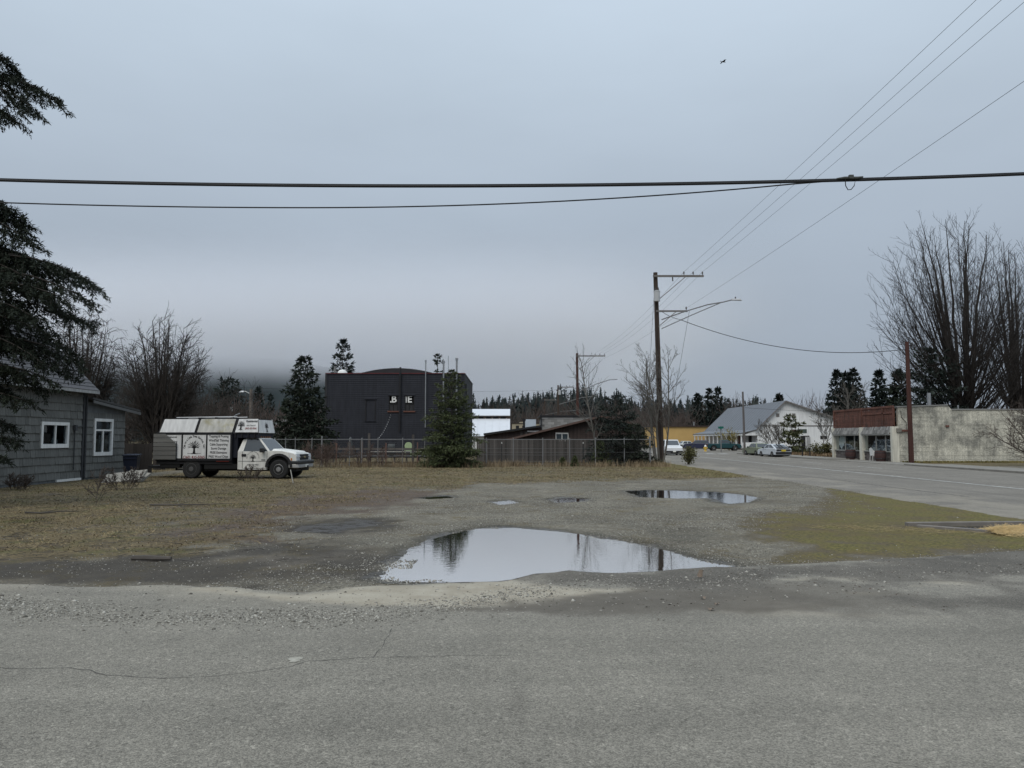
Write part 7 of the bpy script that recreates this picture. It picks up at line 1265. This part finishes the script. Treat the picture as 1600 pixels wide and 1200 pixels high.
    cx = fx(395.2); door(tree_logo(cx, fz(714.5), .19, 6), PRT, 'tree_emblem'); door(text_mesh(arc_text('Out on a Limb Tree Service', cx, fz(715), .30, .062, R(182), R(-2))), PRT, 'lettering'); door(text_mesh([('(360) 435-5065', .085, cx, fz(725.7), 'CENTER', 0, .56), ('Licensed', .07, cx, fz(728.6), 'CENTER', 0, .28), ('Bonded Insured', .065, cx, fz(731), 'CENTER', 0, .4), ('3500', .09, fx(411.5), fz(718.3), 'CENTER', 0, .2)]), PRT, 'lettering')
    for i in range(5): MB().box((fx(400)-.03, -.5+.25*i, zr+.06), (.12, .07, .04)).build('roof_marker', LAMPO if i != 9 else TRIMB, t)
    # wheel arch flare
    fl = [(fw-.66*math.cos(math.pi*i/12), .55+.64*math.sin(math.pi*i/12)) for i in range(13)]; inn = [(fw-.55*math.cos(math.pi*i/12), .55+.53*math.sin(math.pi*i/12)) for i in range(13)]
    for s_ in (-1, 1): MB().prism(fl+inn[::-1], s_*(hw-.02), s_*(hw+.05)).build('arch_flare', TRIMB, t)
    MB().bb(fw-.62, fw+.62, -hw+.1, hw-.1, .5, 1.0).build('wheel_well', UNDER, t); MB().bb(fx(372), fx(418), -hw+.08, hw-.08, .36, zd).build('rocker', STEEL, t)
    # front: grille, emblem, lamps, bumper, plate
    X0 = fx(463); MB().bb(X0-.06, X0+.03, -.52, .52, fz(718.5), fz(709.5)).build('grille', TRIMB, t, bevel=.02); MB().bb(X0-.02, X0+.045, -.55, .55, fz(714.6), fz(713)).build('grille_bar', CHROME, t)
    MB().prism([(-.13, fz(714)), (-.05, fz(714.0)+.05), (.05, fz(714.0)+.05), (.13, fz(714)), (.05, fz(714)-.05), (-.05, fz(714)-.05)], X0+.045, X0+.06, 'x').build('badge', mat('badge_gold', (.35, .3, .18), .4, .1, metal=.6), t)
    for s_ in (-1, 1):
        h_ = MB().add([(X0-.34, s_*(hw+.012), fz(714)), (X0+.02, s_*.88, fz(714)), (X0+.02, s_*.55, fz(714)), (X0-.34, s_*(hw+.012), fz(709.5)), (X0-.01, s_*.88, fz(708.8)), (X0-.01, s_*.55, fz(709.2))], [(0, 1, 4, 3), (1, 2, 5, 4)]).build('headlight', LAMPC, t); h2 = MB().add([(X0-.26, s_*(hw+.014), fz(718.6)), (X0+.02, s_*.88, fz(718.6)), (X0+.02, s_*.56, fz(718.6)), (X0-.26, s_*(hw+.014), fz(715)), (X0+.02, s_*.88, fz(715)), (X0+.02, s_*.56, fz(715))], [(0, 1, 4, 3), (1, 2, 5, 4)]).build('turn_signal', LAMPC, t); MB().bb(X0-.26, X0-.2, s_*(hw+.012), s_*(hw+.022), fz(718.6), fz(715.4)).build('amber_lens', LAMPO, h2)
    MB().bb(X0-.40, X0+.16, -hw-.03, hw+.03, fz(724.5), fz(719.3)).build('bumper_top', mat('bumper_grey', (.03, .032, .035), .5, .1), t, bevel=.04); MB().bb(X0-.38, X0+.12, -hw-.0, hw, fz(730.5), fz(724.6)).build('bumper', mat('bumper_pale', (.33, .33, .33), .5, .2, 2), t, bevel=.04); MB().bb(X0-.3, X0-.05, -.8, .8, .35, fz(730)).build('air_dam', STEEL, t)
    MB().bb(X0+.12, X0+.18, -.16, .16, fz(729.5), fz(725.5)).build('number_plate', mat('plate_65', (.7, .7, .65)), t); MB().box((X0+.1, 0, .55), (.25, .12, .12)).build('tow_hitch', STEEL, t)
chipper_truck()
# ------------------------------------------------------------------ small things
def bin_():
    p = G(205, 746.5); e = empty('wheeled_bin', (p.x, p.y, 0), R(12), 'dark navy wheeled bin beside the house lean-to', 'bin'); M = mat('navy_plastic', (.012, .016, .032), .5, .1); h = 1.05
    MB().add([(-.24, -.26, .05), (.24, -.26, .05), (.24, .26, .05), (-.24, .26, .05), (-.33, -.36, h), (.33, -.36, h), (.33, .36, h), (-.33, .36, h)], [(0, 1, 5, 4), (1, 2, 6, 5), (2, 3, 7, 6), (3, 0, 4, 7), (4, 5, 6, 7), (3, 2, 1, 0)]).build('body', M, e, bevel=.03); MB().slab((-.36, -.4, h+.01), (.36, -.4, h+.01), (.36, .4, h+.05), (-.36, .4, h+.05), .05).build('lid', M, e, bevel=.02)
    MB().bb(-.3, .3, -.385, -.34, h-.14, h-.1).build('rim', M, e); MB().tube([(-.2, .44, h), (.2, .44, h)], .02, 6).build('handle', M, e)
    for s in (-1, 1): MB().lathe([(.1, -.03), (.12, -.02), (.12, .02), (.1, .03)], (s*.27, .25, .12), 12, 'x').build('wheel', TYRE, e)
bin_()
SLABM = mat('pale_slab', (.26, .245, .215), .9, .25, 2, fine=.12)
a = G(160, 754); b = G(190, 752); alone('broken_slab', MB().box((a.x+.75, a.y+.35, .2), (1.7, .95, .11), Matrix.Rotation(R(8), 3, 'Z') @ Matrix.Rotation(R(24), 3, 'X') @ Matrix.Rotation(R(-7), 3, 'Y')), SLABM, a, 'long pale broken slab leaning beside the house base', 'slab', bevel=.01)
a = G(186, 755); b = G(212, 752.5); alone('broken_slab', MB().box((b.x-.15, b.y+.25, .19), (.95, .85, .11), Matrix.Rotation(R(-14), 3, 'Z') @ Matrix.Rotation(R(28), 3, 'X') @ Matrix.Rotation(R(12), 3, 'Y')), SLABM, b, 'short pale broken slab propped against the longer one', 'slab', bevel=.01)
for i, (px, py, L, rz, lb) in enumerate([(237, 876, .62, -.05, 'short dark split log lying at the dirt edge of the lot'), (300, 791, 2.2, .2, 'thin fallen branch lying in the brown grass'), (85, 803, 1.3, .5, 'crooked dead stick on the grass left of the log')]):
    p = G(px, py); rr = random.Random(i); pts = [(p.x+math.cos(rz)*L*(t-.5), p.y+math.sin(rz)*L*(t-.5)+rr.uniform(-.04, .04)*(i > 0), .035+rr.uniform(0, .03)*(i > 0)) for t in (0, .3, .6, 1)]
    mb = MB().tube(pts, [.045, .05, .045, .03] if i == 0 else [.025, .02, .015, .006], 7)
    if i: mb.tube([pts[1], (pts[1][0]+.3, pts[1][1]+.25, .12)], [.012, .004], 5).tube([pts[2], (pts[2][0]+.2, pts[2][1]-.22, .08)], [.01, .004], 5)
    alone('log' if i == 0 else 'fallen_branch', mb, BARK, p, lb, 'log' if i == 0 else 'branch')
for i, (px, py, h, lb) in enumerate([(150, 790, 1.2, 'thin upright dead stalk in the grass before the house'), (193, 765, .8, 'small leafless weed bush in front of the broken slabs'), (28, 765, .6, 'low dry weeds at the foot of the grey wall'), (390, 752, .7, 'thin dry weed stalks beside the truck front wheel')]):
    p = G(px, py); bare_tree('dry_weed', lb, p, h, THICK, 120+i, stems=(1, 7, 9, 5)[i], spread=.7, r=.008, m=TWIG, stem_r=.25, cat='weed')
# light coloured stake by the front wheel
a = G(458, 756); alone('stake', MB().tube([(a.x, a.y, .02), (a.x-.35, a.y+.8, .55)], .02, 5), SLABM, a, 'thin pale stake leaning near the truck front tyre', 'stake')
# barrels and draped chair in front of the shop
for i, (Yb_, lb) in enumerate([(62.6, 'brown barrel planter at the shop corner beside the draped chair'), (68.1, 'brown barrel planter against the middle pillar of the shop')]):
    e = empty('barrel', (29.9, Yb_, .05), 0, lb, 'barrel', 'barrel planters at the shop'); BW = mat('barrel_wood', (.055, .03, .028), .8, .3, 3, stretch=(4, 4, .5)); MB().lathe([(.36, 0), (.43, .3), (.45, .48), (.43, .7), (.40, .86), (.36, .86), (.36, .78)], (0, 0, 0), 18).build('staves', BW, e)
    for z in (.18, .66): MB().lathe([(.425, z), (.437, z+.03), (.425, z+.06)] if z < .3 else [(.445, z), (.45, z+.03), (.44, z+.06)], (0, 0, 0), 18).build('hoop', STEELB if 'STEELB' in globals() else BLACKM, e)
e = empty('chair', (29.9, 63.7, .05), R(90), 'white-draped metal chair beside the corner barrel', 'chair')
for sx in (-.22, .22):
    for sy in (-.2, .2): MB().tube([(sx*1.15, sy*1.15, 0), (sx, sy, .45)], .02, 6).build('leg', WHITEP, e)
MB().box((0, 0, .46), (.5, .46, .04)).build('seat', WHITEP, e); MB().add([(-.25, .2, .45), (.25, .2, .45), (.28, .26, 1.0), (-.1, .27, 1.12), (-.3, .24, .95), (-.28, -.3, .2), (-.27, -.25, .5)], [(0, 1, 2, 3, 4), (0, 4, 6, 5)]).build('drape', WHITEP, e)
# raised bed with straw
def raised_bed():
    T = mat('bed_timber', (.17, .155, .14), .9, .25, 3, streak=.0); c0 = G(1432, 825); c1 = G(1640, 848); c2 = G(1700, 824); dv = Vector((c1.x-c0.x, c1.y-c0.y, 0)); e = empty('raised_bed', (c0.x, c0.y, 0), 0, 'sunken timber edged garden bed with straw beside the mossy grass', 'garden bed')
    def beam(a, b, z0, z1, w): d = Vector((b[0]-a[0], b[1]-a[1], 0)); n = Vector((-d.y, d.x, 0)).normalized()*w; return MB().add([(a[0], a[1], z0), (b[0], b[1], z0), (b[0]+n.x, b[1]+n.y, z0), (a[0]+n.x, a[1]+n.y, z0), (a[0], a[1], z1), (b[0], b[1], z1), (b[0]+n.x, b[1]+n.y, z1), (a[0]+n.x, a[1]+n.y, z1)], [(3, 2, 1, 0), (4, 5, 6, 7), (0, 1, 5, 4), (1, 2, 6, 5), (2, 3, 7, 6), (3, 0, 4, 7)])
    A = (c0.x, c0.y); B = (c1.x+1.5, c1.y-.35); C = (c0.x+5.5, c0.y+.55)
    beam(A, B, -.05, .065, .13).build('timber', T, e, world=True, bevel=.012); beam((A[0]-.1, A[1]+.14), C, -.05, .10, .14).build('timber', T, e, world=True, bevel=.012)
    MB().add([(A[0]+.4, A[1]+.13, .012), (B[0], B[1]+.2, .012), (C[0], C[1]-.05, .012)], [(0, 1, 2)]).build('soil', mat('bed_soil', (.035, .03, .026), .95, .3, 8, bump=.02, bscale=30), e, world=True)
    S = []; rg = np.random.default_rng(44); s0 = G(1545, 836)
    for i in range(5200):
        q = np.array([s0.x+.15+abs(rg.normal(0, 1.1)), s0.y+.18+rg.normal(0, .22), 0]); q[2] = .03+max(0, .15-.30*abs(q[1]-s0.y-.18))*rg.uniform(.2, 1)*min(1, (q[0]-s0.x)/.5+.2); d = unit(rg.normal(0, 1, 3)*[1, 1, .35]); L = rg.uniform(.06, .2); S.append((q-d*L/2, q+d*L/2, .0022, .0018))
    o = link('straw', seg_mesh('straw', S, 3), mat('straw_gold', (.72, .55, .29), .7, .3, 9)); tag(o, 'heap of golden straw in the timber edged bed', 'straw', kind='stuff'); o['kind'] = 'stuff'
    S = []
    for i in range(420):
        t = rg.beta(2, 1.6); g0 = G(1245+t*300, 824+rg.normal(0, 3)+t*10); d = unit(rg.normal(0, 1, 3)*[1, .5, .08]); L = rg.uniform(.05, .22); q = np.array([g0.x, g0.y, .03]); S.append((q-d*L/2, q+d*L/2, .0022, .0015))
    o = link('strewn_straw', seg_mesh('strewn_straw', S, 3), mat('straw_pale', (.36, .29, .15), .8, .3, 9)); tag(o, 'pale straw strewn over the mossy grass toward the gravel', 'straw', kind='stuff')
raised_bed()
# fallen leaves and litter on the wet apron
LEAF = mat('dead_leaf', (.19, .15, .115), .8, .3, 20)
for i, (px, py, s, lb) in enumerate([(1095, 905, .055, 'curled brown leaf standing on the asphalt edge near the puddle'), (1098, 938, .045, 'flat brown leaf on the stained road edge, nearer the sandy patch'), (1112, 956, .05, 'flat brown leaf on the stained road edge, near the pale asphalt'), (1120, 947, .04, 'flat brown leaf beside the other road edge leaves')]):
    p = G(px, py); rr = random.Random(i); a = rr.uniform(0, 3); pts = [(math.cos(a+t)*s*r_, math.sin(a+t)*s*r_, rr.uniform(.0, .03)+(.09 if i == 0 and t > 3 else 0)) for t, r_ in ((0, 1), (.6, .55), (1.2, .8), (1.9, .45), (2.6, .7), (3.3, .5), (4, .8), (4.8, .45), (5.5, .7))]
    alone('fallen_leaf', MB().add([(p.x+q[0], p.y+q[1], .018+q[2]) for q in pts]+[(p.x, p.y, .03)], [(k, (k+1) % 9, 9) for k in range(9)]), LEAF, (p.x, p.y, .016), lb, 'leaf', 'fallen leaves on the road edge')
def d_chip(x, y, k): s = sdf(RP, x, y); return .5*(s > .1)*(s < 3.2)*sst(.5, .62, fbm(x*.9, y*2, 66))*(x > 1.5)
x, y, h = scatter(7000, 1.5, 12, 8, 13.5, d_chip); o = blades('bark_chips', x, y, x*0+.02, RNG.uniform(.006, .02, len(x)), RNG.uniform(.006, .02, len(x)), 2.5, leaf_mat('bark_chip', (.03, .025, .02), (.14, .11, .09)), 55); tag(o, 'scattered bark chips and leaf bits on the road apron', 'litter', kind='stuff')
# dark woody debris and stones half buried in the brown grass
def debris():
    rg = np.random.default_rng(77); S = []
    for i in range(380):
        px = rg.uniform(-20, 520); py = rg.uniform(765, 880); g0 = G(px, py); 
        if g0.x < -18.5: continue
        d = unit(rg.normal(0, 1, 3)*[1, 1, .12]); L = rg.uniform(.05, .35); q = np.array([g0.x, g0.y, .03]); S.append((q-d*L/2, q+d*L/2, .005, .003))
    o = link('woody_debris', seg_mesh('woody_debris', S, 3), BARK); tag(o, 'scattered dark twigs and bark in the brown grass', 'debris', kind='stuff')
debris()
def d_clump(x, y, k): return k['grass']*sst(.60, .70, fbm(x*.5, y*.5, 88))*.8
x, y, h = scatter(90000, -24, 6, 17, 50, d_clump); o = blades('grass_tufts', x, y, h, RNG.uniform(.03, .09, len(x)), RNG.uniform(.004, .010, len(x)), 1.2, leaf_mat('tuft_grass', (.060, .058, .020), (.19, .17, .072)), 57); tag(o, 'olive tufts of grass in the brown lot', 'grass', kind='stuff')
